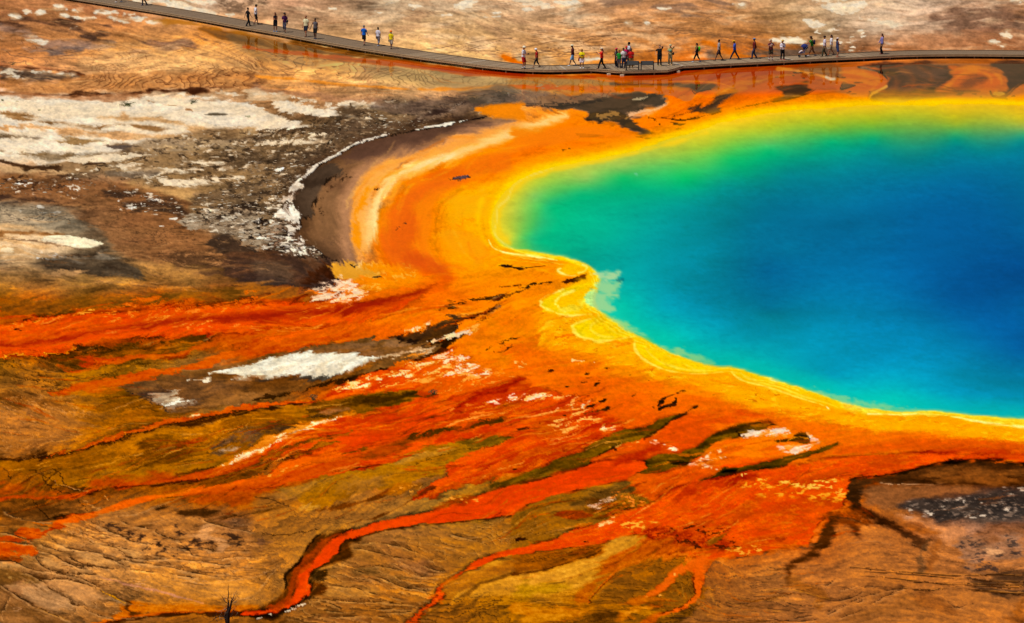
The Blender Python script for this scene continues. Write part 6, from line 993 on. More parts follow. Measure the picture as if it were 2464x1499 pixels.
fill(T(3,3,'1250,470 1400,480 1650,560 1900,580 1950,620 1750,710 1650,680 1500,600 1300,530'), C(206, 150, 96), f=8, w=5, a=0.75)
fill(T(3,3,'920,420 1150,460 1300,510 1550,570 1650,640 1560,680 1300,600 1100,520'), C(156, 96, 42), f=9, w=5, a=0.75)
stroke(T(3,3,'830,400 950,440 1080,500 1200,575 1320,630 1450,675 1570,695'), (20, 16, 16, 14, 12, 9, 4), C(72, 40, 16), f=8, w=3, a=0.9)
fill(T(3,3,'1290,630 1450,670 1590,695 1540,760 1490,800 1400,780 1350,690'), C(92, 58, 28), f=5, w=3, a=0.8)
stroke(T(3,3,'1560,710 1510,770 1475,830 1480,900 1490,1000'), (6, 12, 14, 16, 12), C(110, 80, 46), f=6, w=4, a=0.7)
stroke(T(3,3,'1640,690 1620,780 1580,900 1540,1000'), (10, 16, 14, 6), C(150, 94, 42), f=8, w=4, a=0.6)
stroke(T(3,3,'640,500 600,560 590,640 520,720 455,790 400,850 300,910 215,965 195,1010 205,1060'), (30, 26, 26, 24, 14, 16, 20, 18, 14, 6), C(84, 46, 14), f=8, w=4, wn='warp', a=0.88)
stroke(T(3,3,'620,510 750,530 830,560 850,640 900,695'), (8, 14, 20, 12, 3), C(88, 48, 18), f=9, w=3, a=0.8)
fill(T(3,3,'560,440 700,400 900,420 1000,500 900,560 700,540 560,520 500,480'), C(124, 62, 16), f=8, w=5, a=0.8, tex='rock', cut=-0.8)
stroke(T(3,3,'210,1060 320,1130 420,1190 500,1230 480,1310'), (12, 20, 20, 22, 20), C(148, 94, 36), f=9, w=4, a=0.6)
fill(T(3,3,'1860,700 2100,660 2400,600 2464,700 2464,830 2250,880 2100,960 2150,1000 1950,1000 1850,850'), C(156, 122, 88), f=9, w=6, a=0.7, tex='mid', cut=-0.6)
flecks(T(3,3,'1860,700 2300,640 2400,820 2200,900 2200,1000 1900,990'), C(84, 66, 54), th=0.6, soft=0.5, nz='fl', a=0.75)
fill(T(3,3,'2000,640 2200,560 2464,540 2464,620 2300,640 2150,700'), C(146, 100, 58), f=12, w=5, a=0.6)
fill(T(3,3,'2050,800 2150,780 2260,810 2200,850 2080,840'), C(222, 176, 120), f=6, w=3, a=0.8)
fill(T(3,3,'2000,1010 2464,960 2600,980 2600,1240 2464,1235 2200,1225 2000,1190 1900,1080'), C(92, 66, 40), f=9, w=5, a=0.8, tex='hor', cut=-0.9)
for q, c in (('800,970 1100,1000 1500,1030 1800,1050 2100,1035 2464,1045', 0), ('850,1010 1100,1025 1500,1050 1900,1085 2464,1110', 0), ('800,1045 1100,1070 1400,1100 1800,1140 2464,1160', 1), ('1200,1170 1500,1185 1900,1180 2464,1225', 1), ('1700,1120 2100,1130 2464,1135', 0), ('1900,1190 2200,1210 2464,1215', 1)):
    stroke(T(3,3,q), (1.6, 3, 3), C(80, 50, 22), f=1.2, w=1.2, wn='rock', a=0.8)
    stroke(T(3,3,' '.join('%s,%d' % (p.split(',')[0], int(p.split(',')[1])-8) for p in q.split())), (1, 1.8, 2), C(206, 148, 70), f=1.2, w=1, wn='rock', a=0.35+0.1*c, tex='brk', cut=-0.3)
for q in ('460,1300 700,1280 870,1230 940,1160 1010,1150', '560,1140 680,1080 790,1065', '600,1390 800,1300 930,1245 1100,1200 1280,1170', '690,1190 840,1160 900,1150', '700,1450 900,1370 1050,1290 1130,1240 1290,1175', '580,1420 760,1340 900,1290 930,1245', '0,1420 200,1440 420,1430', '0,1450 250,1480 460,1470', '1720,1290 1830,1350 1950,1310', '1830,1350 1700,1340'):
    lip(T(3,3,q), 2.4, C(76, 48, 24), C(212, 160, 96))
fill(T(3,3,'1000,1260 1200,1220 1400,1230 1500,1300 1300,1380 1000,1450 700,1499 800,1400'), C(146, 98, 46), f=12, w=6, a=0.6, tex='mid', cut=-0.5)
fill(T(3,3,'1400,1210 1600,1230 1750,1360 1800,1400 1600,1370 1450,1300'), C(150, 96, 44), f=9, w=4, a=0.65)
fill(T(3,3,'2464,1250 2380,1340 2300,1450 2400,1499 2464,1460'), C(150, 92, 36), f=10, w=4, a=0.6)

for q, wd in (('1150,700 1230,760 1220,850 1120,920 1050,960', 14), ('1250,650 1380,720 1400,820 1300,900', 9), ('1450,640 1560,720 1560,800 1450,880', 8)):
    stroke(T(3,0,q), (3, wd, wd*0.7, 3), C(186, 88, 24), f=9, w=2, a=0.3)
for q, wd in (('1760,690 1900,650 2080,660 2210,720 2250,800 2200,870', 9), ('1700,850 1800,760 1900,700 2040,690 2140,740 2150,820', 7), ('700,690 850,700 1000,740 1060,790 1000,860', 8), ('600,800 740,770 900,780 1000,810', 6)):
    stroke(T(3,0,q), (3, wd, wd, 4), C(248, 136, 22), f=5, w=2, a=0.8)
for q, wd in (('300,950 600,900 900,850 1300,830 1700,860', 7), ('1560,965 1700,930 1900,930 2100,880 2250,840', 10), ('1300,1120 1450,1060 1560,1010 1650,980', 8), ('1900,880 2050,850 2200,800 2400,780', 9)):
    stroke(T(2,0,q), (2, wd, wd, 3), C(246, 130, 16), f=5, w=2, a=0.65)
# ---- fine braided runnels ---------------------------------------------------------
RUS = C(150, 52, 6); ORA = C(238, 116, 22); PAL = C(250, 176, 90); ODK = C(92, 56, 12); RED = C(210, 60, 2); OCH = C(176, 118, 40); DBR = C(70, 42, 12)
threads(T(1,2,'0,1300 700,1050 1500,880 2464,760') + T(2,2,'800,900 1100,1100 900,1300 600,1400 300,1499') + T(1,3,'2300,200 1800,100 1000,60 0,180'), 150, [RUS, ORA, ODK, PAL, RED, ODK, RUS], (1.2, 4.0), (60, 240), (0.35, 0.75), seed=11)
threads(T(1,3,'0,50 1200,0 2464,60') + T(2,3,'600,80 1200,100 1400,300 1000,480 500,650 0,760') + T(1,3,'2000,700 1400,420 700,560 300,500 0,300'), 90, [ODK, OCH, RUS, DBR, C(196, 146, 70)], (1.0, 3.0), (60, 200), (0.3, 0.65), seed=12)
threads(T(2,2,'300,1499 900,1330 1300,1250 1700,1350 2000,1300') + T(3,3,'0,0 700,120 500,400 400,700 0,780') + T(2,3,'1800,800 1000,680 600,740 0,850 0,400 700,560'), 110, [RUS, ORA, RED, ODK, PAL, RUS], (1.2, 3.6), (50, 190), (0.3, 0.65), seed=13)
threads(T(0,2,'0,450 1000,300 1900,260 1500,560 900,760 1500,900 1900,1050 1000,1230 300,1400 0,1400'), 120, [DBR, OCH, ODK, C(200, 150, 84), RUS], (1.0, 2.8), (40, 170), (0.3, 0.6), seed=14)
threads(T(0,2,'0,1430 800,1350 1700,1090 2400,1000') + T(1,2,'600,920 300,1180 0,1300') + T(0,3,'2300,60 1500,140 900,200 0,300'), 90, [DBR, ODK, OCH, C(206, 150, 70), RUS], (1.2, 3.2), (60, 220), (0.3, 0.65), seed=15)
threads(T(0,3,'0,300 900,230 1800,150 2464,0 2464,560 1800,420 1000,440 500,640 0,700'), 70, [RUS, DBR, ORA, OCH, ODK], (1.2, 3.4), (60, 220), (0.3, 0.65), seed=16)
threads(T(0,2,'0,60 1500,-20 2464,-60 2464,200 1300,250 600,390 0,430'), 60, [RUS, ORA, C(120, 36, 2), PAL, RED], (1.0, 3.2), (60, 220), (0.3, 0.6), seed=17)
threads(T(1,2,'0,30 1300,0 2000,-100 2464,0 2000,150 1500,200 900,260 0,420'), 60, [RUS, ORA, PAL, RED, C(226, 130, 30)], (1.0, 3.2), (60, 220), (0.3, 0.6), seed=18)
threads(plain, 80, [C(226, 92, 2), C(254, 156, 20), C(214, 78, 2), C(250, 138, 10)], (2.0, 6.0), (60, 240), (0.2, 0.45), f=3.0, seed=19)
threads(T(2,0,'0,720 1000,730 2464,650') + T(3,0,'600,650 1100,700 1100,900 600,1000') + T(2,0,'2464,1040 1600,1150 900,1170 1300,1060 1000,850 0,820'), 70, [C(240, 124, 14), C(196, 66, 4), C(120, 56, 10), C(250, 160, 60), C(222, 92, 6)], (1.2, 4.0), (50, 220), (0.3, 0.6), f=1.8, seed=20)
threads(T(3,0,'860,640 1150,760 1000,940 1300,980 1700,880 1700,620'), 30, [C(60, 38, 26), C(128, 84, 56), C(146, 84, 30)], (1.0, 3.0), (40, 160), (0.3, 0.6), seed=21)
threads(T(1,1,'800,300 1200,150 1900,30 2464,250 2000,900 1500,1000 1100,950 900,700'), 70, [C(250, 150, 30), C(252, 186, 90), C(238, 110, 4), C(254, 164, 20)], (2.0, 6.0), (60, 240), (0.2, 0.45), f=3.5, seed=22)
threads(T(0,0,'0,60 700,150 1500,250 2464,330 2464,820 1500,860 0,880'), 110, [C(132, 86, 54), C(230, 178, 118), C(108, 70, 44), C(178, 112, 62)], (0.8, 2.4), (40, 180), (0.3, 0.6), seed=23)
threads(T(1,0,'0,350 1000,530 2000,700 2464,760 2464,920 1300,960 0,860'), 80, [C(132, 86, 54), C(232, 182, 116), C(114, 74, 44), C(206, 126, 60)], (0.8, 2.4), (40, 180), (0.3, 0.6), seed=24)
threads(far, 80, [C(140, 98, 68), C(228, 192, 150), C(120, 84, 60), C(196, 130, 76)], (0.8, 2.2), (40, 160), (0.25, 0.5), seed=25)
threads(T(0,1,'0,230 1800,480 2464,900 2464,1250 1500,1330 0,1380'), 130, [C(84, 56, 34), C(190, 138, 84), C(70, 48, 32), C(160, 104, 58)], (0.8, 2.4), (40, 160), (0.3, 0.55), seed=26)
threads(T(3,3,'500,450 2464,150 2464,1499 0,1499 0,850'), 130, [C(104, 66, 32), C(214, 158, 96), C(84, 54, 28), C(150, 98, 48)], (0.8, 2.6), (40, 180), (0.25, 0.55), seed=27)
threads(T(2,3,'0,900 900,760 1300,900 1800,1000 2464,900 2464,1499 0,1499'), 110, [C(84, 50, 14), C(210, 150, 62), C(104, 62, 14), C(196, 96, 24)], (0.8, 2.8), (40, 180), (0.3, 0.6), seed=28)
threads(T(0,3,'300,700 1000,450 2300,500 2464,1300 1500,1380 0,1499 0,900') , 120, [C(92, 60, 26), C(226, 182, 116), C(112, 74, 34)], (0.8, 2.4), (50, 220), (0.3, 0.6), seed=29)
threads(T(1,3,'950,700 2000,560 2464,700 1750,1100 1400,1499 300,1499 640,1100'), 110, [C(88, 56, 20), C(208, 160, 90), C(112, 72, 28)], (0.8, 2.4), (50, 200), (0.3, 0.6), seed=30)

# ---- the pool -----------------------------------------------------------------------
SHORE = S('2464,252 2300,250 2100,253 1980,260 1880,268 1780,285 1700,307 1620,332 1520,364 1420,386 1330,402 1265,424 1220,455 1194,490 1183,525 1186,560 1206,587 1240,600 1290,608 1340,618 1390,630 1420,643 1440,664 1441,684 1432,704 1426,724 1434,744 1450,756') + T(2,2,'930,50 1010,105 1100,170 1200,236 1280,262 1400,330 1500,390 1700,465 1900,525 2000,545 2110,537 2250,575 2464,640') + T(3,2,'100,670 300,730 500,800 700,868 900,915 1100,950 1300,962 1500,960 1700,975 2000,1000 2300,1025 2464,1040') + S('2700,1035 3100,1000 3500,890 3750,660 3500,410 3100,295 2750,258')
POOL_SAMPLES = pts5('''
1780,288,250,195,10 1850,272,252,198,12 1850,300,195,195,20 1850,322,150,187,50 1850,345,90,185,88 1850,365,0,174,100
2000,262,252,200,12 2000,285,190,192,18 2000,305,150,185,35 2000,325,70,180,78 2000,342,0,168,108
2100,256,252,200,10 2100,275,200,190,15 2100,295,150,185,30 2100,315,88,180,70 2100,335,0,165,110 2100,350,0,142,120 2100,370,0,122,125
2300,256,252,198,10 2300,280,205,192,16 2300,300,160,184,40 2300,318,75,178,90 2300,335,0,148,118 2300,352,0,118,126
2464,258,250,190,10 2464,285,215,195,20 2464,305,160,180,70 2464,322,60,172,110 2464,340,0,126,130 2464,365,0,106,135
1232,450,255,208,8 1265,432,228,206,30 1300,420,196,198,36 1232,510,190,196,56 1285,470,130,196,86 1330,500,0,180,92 1350,525,0,180,102 1400,470,0,180,98 1410,428,150,192,80 1500,402,140,190,80 1500,428,10,178,88 1600,372,160,188,56 1600,398,90,186,84 1600,470,0,172,118 1650,430,0,180,90 1700,400,60,182,86 1700,345,180,194,40 1760,385,10,176,92
1450,560,0,180,122 1300,580,0,175,98 1262,572,70,184,88 1225,570,220,204,40 1212,520,215,205,40 1400,600,0,158,106 1420,635,0,150,112 1500,650,0,160,132 1600,560,0,160,140 1700,500,0,142,136 1750,450,0,138,126 1800,420,0,150,112 1830,470,0,106,130 1800,560,0,102,140 1848,650,0,86,140 1700,620,0,126,142 1600,660,0,146,142 1520,690,0,175,146 1500,735,0,190,142 1600,740,0,166,160 1700,720,0,128,152 1848,740,0,100,142
1900,420,0,120,130 2000,480,0,96,136 2200,400,0,104,130 2400,450,0,80,130 2100,560,0,86,140 2300,600,0,75,140 2464,650,0,60,130 2464,560,0,75,136 1900,600,0,98,145 1950,720,0,108,156 2100,680,0,90,148 2300,720,0,72,142 2464,745,0,78,146
1848,770,0,136,152 1848,830,0,165,160 1865,890,0,178,160 2000,800,0,132,156 2000,900,0,156,166 2100,860,0,132,160 2200,800,0,112,160 2400,780,0,82,155 2464,840,0,80,152 2300,880,0,124,160 2464,920,0,112,152 2464,1005,0,162,166 2300,975,0,162,170 2150,955,0,195,166 2150,915,0,165,165 1980,925,0,180,160
1460,760,20,196,140 1530,785,0,190,146 1600,805,0,190,150 1650,780,0,180,165 1700,825,0,186,166 1780,840,0,180,165 1840,800,0,138,156 1620,832,0,192,150 1750,868,0,186,160
3000,640,0,60,130 3500,640,0,150,150 3000,320,60,170,110 3000,960,0,160,165 2750,300,150,182,60
''')
shp = spline(SHORE, True, 3)
psl = box(shp, 60)
pd = sdf(shp, psl)+1.2*noise('warp')[psl]*sstep(1150, 1350, UU[psl])
pc = rbf(POOL_SAMPLES, psl, k=2.0)
pc[..., 1] += 0.055*sstep(0.66, 0.35, pc[..., 1]); pc[..., 2] += 0.02*sstep(0.62, 0.35, pc[..., 1])
ruf_ = sstep(0.2, 1.6, noise('wisp2')[psl])*sstep(0.0, 1.4, noise('fine')[psl])*sstep(-20, -90, pd)
wis_ = sstep(0.3, 2.0, noise('wisp')[psl])*sstep(-20, -120, pd)
pc *= (1+0.04*noise('smoke')[psl]+0.014*noise('mid')[psl]+0.016*noise('fine')[psl]-0.05*ruf_+0.012*wis_)[..., None]
pc += (wis_*0.002)[..., None]
gm_ = sstep(0.45, 0.65, pc[..., 1])*sstep(0.35, 0.1, pc[..., 0])*sstep(400, 500, VV[psl])
pc[..., 2] += 0.07*gm_; pc[..., 1] -= 0.01*gm_
pc = np.clip(pc, 0, 1)
# the shore itself: yellow sill, wide on the far side, a narrow rim on the near side
WT[psl] = np.where(pd < 0, 0.0, WT[psl])
farside = sstep(560, 440, VV[psl])
rim = sstep(46, 0, pd)*(pd > -2)*sstep(640, 440, VV[psl]*0+VV[psl])
lay(psl, sstep(50, 4, pd)*farside*0.75, C(254, 176, 4))
lay(psl, sstep(22, 2, pd)*farside*0.9, C(255, 204, 6))
lay(psl, sstep(10, 0, pd)*(1-farside)*0.95, C(250, 206, 20))
POOLCOL = pc; POOLD = pd; POOLSL = psl
pc += (C(0, 200, 164)-pc)*(sstep(-60, -6, pd)*(1-farside)*0.45*sstep(1420, 1520, UU[psl]))[..., None]
pc += (C(196, 214, 110)-pc)*(sstep(-9, 1, pd)*(1-farside)*0.5*sstep(-1.2, 1.0, noise('warp')[psl])*sstep(1180, 1300, UU[psl]))[..., None]
lay(psl, sstep(4, -3, pd), pc)
# pale-yellow lines and scallops along the sill
PY = C(250, 232, 120); YE = C(252, 208, 18)
for P in (S('1440,666 1415,680 1380,690 1345,702 1318,716 1302,732 1306,746 1330,755 1380,757 1430,755 1455,760 1440,742 1432,722 1436,700 1444,684'), S('1452,757 1420,768 1390,774 1376,786 1380,798 1400,808 1430,816 1460,818 1495,814 1532,808 1500,790 1478,775 1462,764'), S('1532,808 1527,826 1535,846 1560,866 1590,882 1630,892 1680,898 1720,896 1760,884 1720,880 1680,872 1620,855 1570,832')):
    fill(P, C(246, 204, 22), f=4, w=1.2, a=0.9, col2=C(252, 194, 14), mix='wbig')
for P, c in ((S('1436,690 1420,700 1405,718 1405,738 1425,752 1448,756 1440,740 1434,720'), C(238, 208, 56)), (S('1470,770 1450,772 1440,785 1460,800 1500,806 1528,806 1500,788'), C(246, 200, 28)), (S('1560,830 1570,845 1610,866 1660,880 1720,882 1680,870 1620,852'), C(246, 204, 40))):
    fill(P, c, f=7, w=1.5, a=0.75)
stroke(S('1700,318 1600,348 1480,378 1380,396 1300,416 1250,440 1212,475 1196,520 1200,560 1225,585'), (6, 8, 12, 16, 20, 22, 20, 18, 14), C(254, 208, 10), f=6, w=2.5, wn='hor', a=0.85)
stroke(S('1330,405 1270,425 1235,448 1222,478 1198,500 1195,535 1190,560 1205,580 1235,600'), (2, 3, 4, 3, 4, 3, 4), PY, f=2.4, w=0.8, a=0.6)
stroke(S('1176,578 1186,596 1210,606 1245,612 1290,616 1340,626'), (4, 6, 6, 5, 3), C(253, 232, 130), f=2, w=1.2, a=0.9)
stroke(S('1160,480 1150,520 1155,560 1175,590'), (8, 12, 12, 8), C(255, 196, 8), f=8, w=2, a=0.75)
stroke(S('1240,603 1290,610 1340,620 1390,632 1420,648 1438,664'), (7, 8, 9, 10, 10, 8), C(248, 212, 26), f=2.4, w=1, a=0.9)
fill(T(2,1,'430,1085 500,1050 620,1030 720,1060 800,1130 830,1175 800,1190 720,1130 620,1150 540,1160 470,1140'), C(246, 206, 40), f=8, w=2.5, a=0.62)
stroke(T(2,1,'470,1085 440,1100 470,1130 540,1155 610,1155'), (3, 4, 5, 4, 2), C(252, 236, 160), f=2.4, w=1, a=0.6)
stroke(T(2,1,'680,1050 720,1070 700,1110 640,1130'), 4, PY, f=2.4, w=1, a=0.7)
fill(T(2,1,'835,1175 800,1220 700,1270 600,1290 480,1340 420,1400 440,1460 520,1499') + T(2,2,'850,10 900,30 760,60 600,30') + T(2,1,'330,1490 280,1440 290,1390 360,1340 490,1285 560,1250 700,1190'), C(248, 206, 22), f=8, w=2.5, a=0.62, col2=C(236, 206, 40), mix='mid')
stroke(T(2,1,'490,1285 400,1320 320,1360 285,1400 275,1440 320,1475 400,1500') + T(2,2,'440,22 540,35 700,30 860,12'), (3, 3, 4, 5, 5, 5, 4, 4, 3, 2), C(253, 234, 140), f=2.4, w=0.8, a=0.62)
stroke(T(2,1,'590,1300 500,1335 440,1380 430,1420 455,1475 520,1505'), (3, 6, 7, 7, 5, 3), C(248, 226, 110), f=3, w=1, a=0.8)
fill(T(2,2,'880,10 920,60 1000,110 1100,175 1190,238 1050,262 900,285 780,278 660,245 600,205 572,160 600,118 720,80 820,60'), C(242, 204, 22), f=8, w=2.5, a=0.62, col2=C(232, 208, 44), mix='mid')
stroke(T(2,2,'760,70 620,112 578,150 590,190 640,230 740,262 850,282 960,278 1080,255 1190,238'), (4, 5, 7, 7, 5, 4, 4, 3, 3), C(253, 230, 120), f=2.6, w=1.0, a=0.62)
stroke(T(2,2,'825,88 770,128 760,165 800,210 880,240 980,246 1180,236'), (3, 5, 6, 5, 3, 2, 2), C(246, 224, 100), f=3, w=0.8, a=0.55)
fill(T(2,2,'1190,240 1280,270 1400,335 1500,395 1700,470 1900,528 2000,548 2110,538 2080,572 1950,592 1750,602 1600,588 1420,545 1300,485 1220,420 1175,340'), C(240, 206, 30), f=8, w=2, a=0.65, col2=C(250, 206, 14), mix='mid')
stroke(T(2,2,'1180,300 1185,360 1230,430 1290,475 1360,515 1450,552 1600,588 1760,602 1940,592 2080,562'), (5, 8, 7, 4, 3, 3, 4, 3, 2), C(253, 232, 126), f=2.4, w=1.0, a=0.66)
stroke(T(2,2,'1270,330 1330,410 1420,480 1520,525 1660,560 1820,572 1960,565 2100,540'), (3, 5, 5, 5, 5, 4, 3), C(246, 222, 100), f=3, w=0.8, a=0.55)
fill(T(2,2,'2110,540 2250,578 2464,642') + T(3,2,'100,672 300,732 500,802 700,870 800,910 760,960 650,950 560,900 400,868 200,800 0,740') + T(2,2,'2300,700 2180,645 2120,590'), C(240, 206, 36), f=8, w=2, a=0.65)
stroke(T(2,2,'2115,585 2160,630 2230,670 2350,700 2464,728') + T(3,2,'120,765 250,815 400,860 540,905'), (4, 6, 5, 5, 5, 4, 4, 3), C(253, 232, 130), f=2.4, w=1.0, a=0.66)
stroke(T(2,2,'2180,575 2260,635 2350,675 2464,697') + T(3,2,'150,742 300,802 450,850 600,895 700,942'), (3, 5, 5, 5, 5, 4, 3), C(248, 226, 110), f=3, w=0.8, a=0.55)
fill(T(3,2,'550,895 600,930 615,965 580,955 555,920'), C(253, 230, 150), f=1.8, w=1.5, sm=2)
fill(T(3,2,'700,870 900,918 1100,952 1300,964 1500,962 1700,978 2000,1003 2300,1028 2464,1043 2600,1050 2600,1135 2464,1118 2100,1076 1800,1022 1500,992 1200,994 960,990 820,970 720,930'), C(240, 212, 70), f=6, w=1.6, a=0.8, col2=C(232, 214, 110), mix='mid')
stroke(T(3,2,'960,986 1200,992 1500,986 1700,1000 1900,1035 2100,1072 2300,1098 2464,1118 2600,1140'), (3, 4, 5, 5, 5, 6, 6), C(252, 230, 140), f=2, w=1, a=0.9)
nearm = (1-farside)*sstep(1150, 1230, UU[psl])
for r_, c_, a_ in ((3.0, C(250, 228, 100), 0.55), (7.0, C(238, 178, 10), 0.35), (10.5, C(252, 230, 120), 0.5), (15.0, C(244, 158, 4), 0.35), (19.0, C(252, 216, 80), 0.4), (25.0, C(240, 140, 2), 0.25), (30.0, C(254, 206, 60), 0.25)):
    dd = pd-r_*(1+0.25*noise('wbig')[psl])+1.2*noise('warp')[psl]
    lay(psl, np.exp(-(dd/1.5)**2)*a_*nearm*sstep(-1.3, 0.6, noise('brk')[psl]), c_)
# pale sunken ledges off the near shore
fill(S('1438,668 1455,656 1493,654 1490,664 1466,676 1492,679 1478,690 1492,712 1470,722 1480,742 1462,752 1444,742 1436,722 1440,700 1444,684'), C(130, 210, 146), f=6, w=2.5, wn='rock', a=0.6)
LG = C(182, 216, 140)
for P, c in ((T(2,1,'770,1095 800,1095 850,1115 950,1120 1045,1115 1040,1140 985,1178 900,1210 850,1215 832,1180'), C(190, 218, 150)), (T(2,1,'820,1215 950,1218 1042,1215 1050,1240 1000,1300 960,1320 1030,1340 960,1362 900,1350 920,1400 980,1450 970,1490 880,1499 800,1470 690,1420 700,1350 760,1280'), C(160, 212, 140)),
             (T(2,2,'890,30 940,45 1020,70 1110,98 1150,140 1100,160 1050,165 960,110'), C(176, 216, 120)), (T(2,2,'1080,165 1180,160 1240,185 1350,270 1280,250 1180,215'), C(140, 212, 136)), (T(2,2,'1430,335 1530,350 1640,350 1700,400 1800,425 1860,450 1800,475 1650,425 1540,395'), C(160, 214, 130)), (T(2,2,'1680,430 1850,440 1960,500 1850,500'), C(120, 206, 136)),
             (T(3,2,'0,640 60,650 200,700 150,690 40,672'), C(190, 216, 130)), (T(3,2,'370,755 500,765 700,805 900,855 1060,890 1150,890 1320,925 1460,952 1200,945 1000,925 800,890 600,830'), C(140, 210, 140)), (T(2,1,'440,1500 700,1400 640,1499'), C(228, 212, 80))):
    fill(P, c, f=5, w=2.2, wn='rock', a=0.8, tex='warp', cut=-1.5)
spots('1040,1195,40,14,-10', C(0, 110, 110), 2, 1, a=0.7)
spots('1205,182,26,6', C(110, 206, 150), 2, 1, a=0.8)

PD0 = np.full(UU.shape, 99.0, np.float32); PD0[psl] = pd
feather(0.13*sstep(30, 60, PD0)*sstep(200, 240, VV), 3.0)
st_ = noise('str')*(1-low)+noise('stru')*up+noise('strd')*leftlow+noise('str')*rightlow
dryk = np.where(WT > 0.3, 0.35, 1.0)*np.where(CV.max(-1) > 0.96, 0.6, 1.0)
PDF0 = None
PDF = np.full(UU.shape, 99.0, np.float32); PDF[psl] = pd
dryk = dryk*sstep(-4, 6, PDF)*(1-0.35*sstep(0.6, 0.85, CV.max(-1)-CV.min(-1)))
CV *= (1+(0.03*noise('grain')+0.022*st_+0.03*noise('rock')+0.02*noise('warp'))*dryk)[..., None]
CV[...] = np.clip(CV, 0, 1)
lum = CV.mean(-1, keepdims=True); gk = sstep(-4, 6, PDF)[..., None]
viv = sstep(0.5, 0.8, CV.max(-1)-CV.min(-1))[..., None]
olive = gk*(1-viv)*sstep(0.30, 0.5, (CV.max(-1)-CV.min(-1))/(CV.max(-1)+1e-3))[..., None]*sstep(620, 800, VV)[..., None]
CV[..., 1:2] *= 1-0.045*olive; CV[..., 0:1] *= 1+0.02*olive
upk = gk*(1-viv)*sstep(720, 600, VV)[..., None]
CV += upk*((lum-CV)*0.09+np.array([0.02, 0.012, 0.0], np.float32))
CV += gk*(1-viv)*((CV-lum)*0.07+(CV-0.36)*0.09)
CV[...] = np.clip(CV, 0, 1)
# crispness of the ground: local contrast between neighbouring mats, crusts and soils
base = CV.copy()
for s_, k_ in ((16.0, 0.24), (3.0, 0.06)):
    CV += gk*k_*(base-blur(base, s_))*(1-0.45*viv)
lowk = gk*(1-viv)*sstep(1040, 1200, VV)[..., None]
CV *= 1-0.10*lowk*(0.6+0.5*sstep(-1.0, 1.2, noise('flow'))[..., None])
satk = gk*(1-viv)*sstep(640, 760, VV)[..., None]
lum = CV.mean(-1, keepdims=True)
CV += satk*(CV-lum)*0.12*sstep(0.06, 0.3, CV.max(-1)-CV.min(-1))[..., None]
CV *= 1-gk*sstep(0.55, 0.95, CV.min(-1))[..., None]*np.array([0.055, 0.085, 0.14], np.float32)
dk = gk*(1-0.6*viv)*sstep(0.62, 0.22, CV.max(-1))[..., None]
CV *= 1-0.17*dk
vv2 = gk*sstep(0.45, 0.75, CV.max(-1)-CV.min(-1))[..., None]*sstep(0.5, 0.7, CV[..., :1])
CV += vv2*(CV-CV.mean(-1, keepdims=True))*np.array([0.05, 0.03, 0.18], np.float32)
CV[...] = np.clip(CV, 0.0, 1)
# ---------------------------------------------------------------------------
# helpers
# ---------------------------------------------------------------------------
def lin(c):
    c = np.asarray(c, np.float64)
    return np.where(c <= 0.04045, c/12.92, ((c+0.055)/1.055)**2.4)
def alb(r, g, b):
    return tuple(float(min(0.85, t)) for t in lin(np.array([r, g, b])/255.0)/GAIN)+(1.0,)
MATS = {}
def mat(name, rgb, rough=0.85, var=0.12, scale=6.0, bump=0.0, spec=0.3, stretch=(1, 1, 1)):
    """plain procedural material: base colour broken up by noise"""
    if name in MATS: return MATS[name]
    m = bpy.data.materials.new(name); m.use_nodes = True
    nt = m.node_tree; b = nt.nodes['Principled BSDF']
    tc = nt.nodes.new('ShaderNodeTexCoord'); mp = nt.nodes.new('ShaderNodeMapping'); mp.inputs['Scale'].default_value = stretch
    nz = nt.nodes.new('ShaderNodeTexNoise'); nz.inputs['Scale'].default_value = scale; nz.inputs['Detail'].default_value = 5
    rp = nt.nodes.new('ShaderNodeValToRGB')
    c = alb(*rgb)
    rp.color_ramp.elements[0].position = 0.3; rp.color_ramp.elements[1].position = 0.7
    rp.color_ramp.elements[0].color = tuple(t*(1-var) for t in c[:3])+(1,)
    rp.color_ramp.elements[1].color = tuple(min(0.9, t*(1+var)) for t in c[:3])+(1,)
    nt.links.new(tc.outputs['Object'], mp.inputs['Vector']); nt.links.new(mp.outputs[0], nz.inputs['Vector'])
    nt.links.new(nz.outputs['Fac'], rp.inputs['Fac']); nt.links.new(rp.outputs['Color'], b.inputs['Base Color'])
    b.inputs['Roughness'].default_value = rough; b.inputs['Specular IOR Level'].default_value = spec
    if bump:
        bp = nt.nodes.new('ShaderNodeBump'); bp.inputs['Strength'].default_value = bump; bp.inputs['Distance'].default_value = 0.01
        nt.links.new(nz.outputs['Fac'], bp.inputs['Height']); nt.links.new(bp.outputs[0], b.inputs['Normal'])
    MATS[name] = m
    return m
def link(name, me, m=None, parent=None, loc=None, rot=None, scl=None):
    o = bpy.data.objects.new(name, me); COL.objects.link(o)
    if m is not None and me is not None and not me.materials: me.materials.append(m)
    if parent is not None: o.parent = parent
    if loc is not None: o.location = loc
    if rot is not None: o.rotation_euler = rot
    if scl is not None: o.scale = scl
    return o
def tag(o, label, cat, group=None):
    o['label'] = label; o['category'] = cat
    if group: o['group'] = group
    return o
def root(name, label, cat, loc, rz=0.0, group=None):
    o = bpy.data.objects.new(name, None); COL.objects.link(o)
    o.empty_display_size = 0.3; o.location = loc; o.rotation_euler = (0, 0, rz)
    return tag(o, label, cat, group)
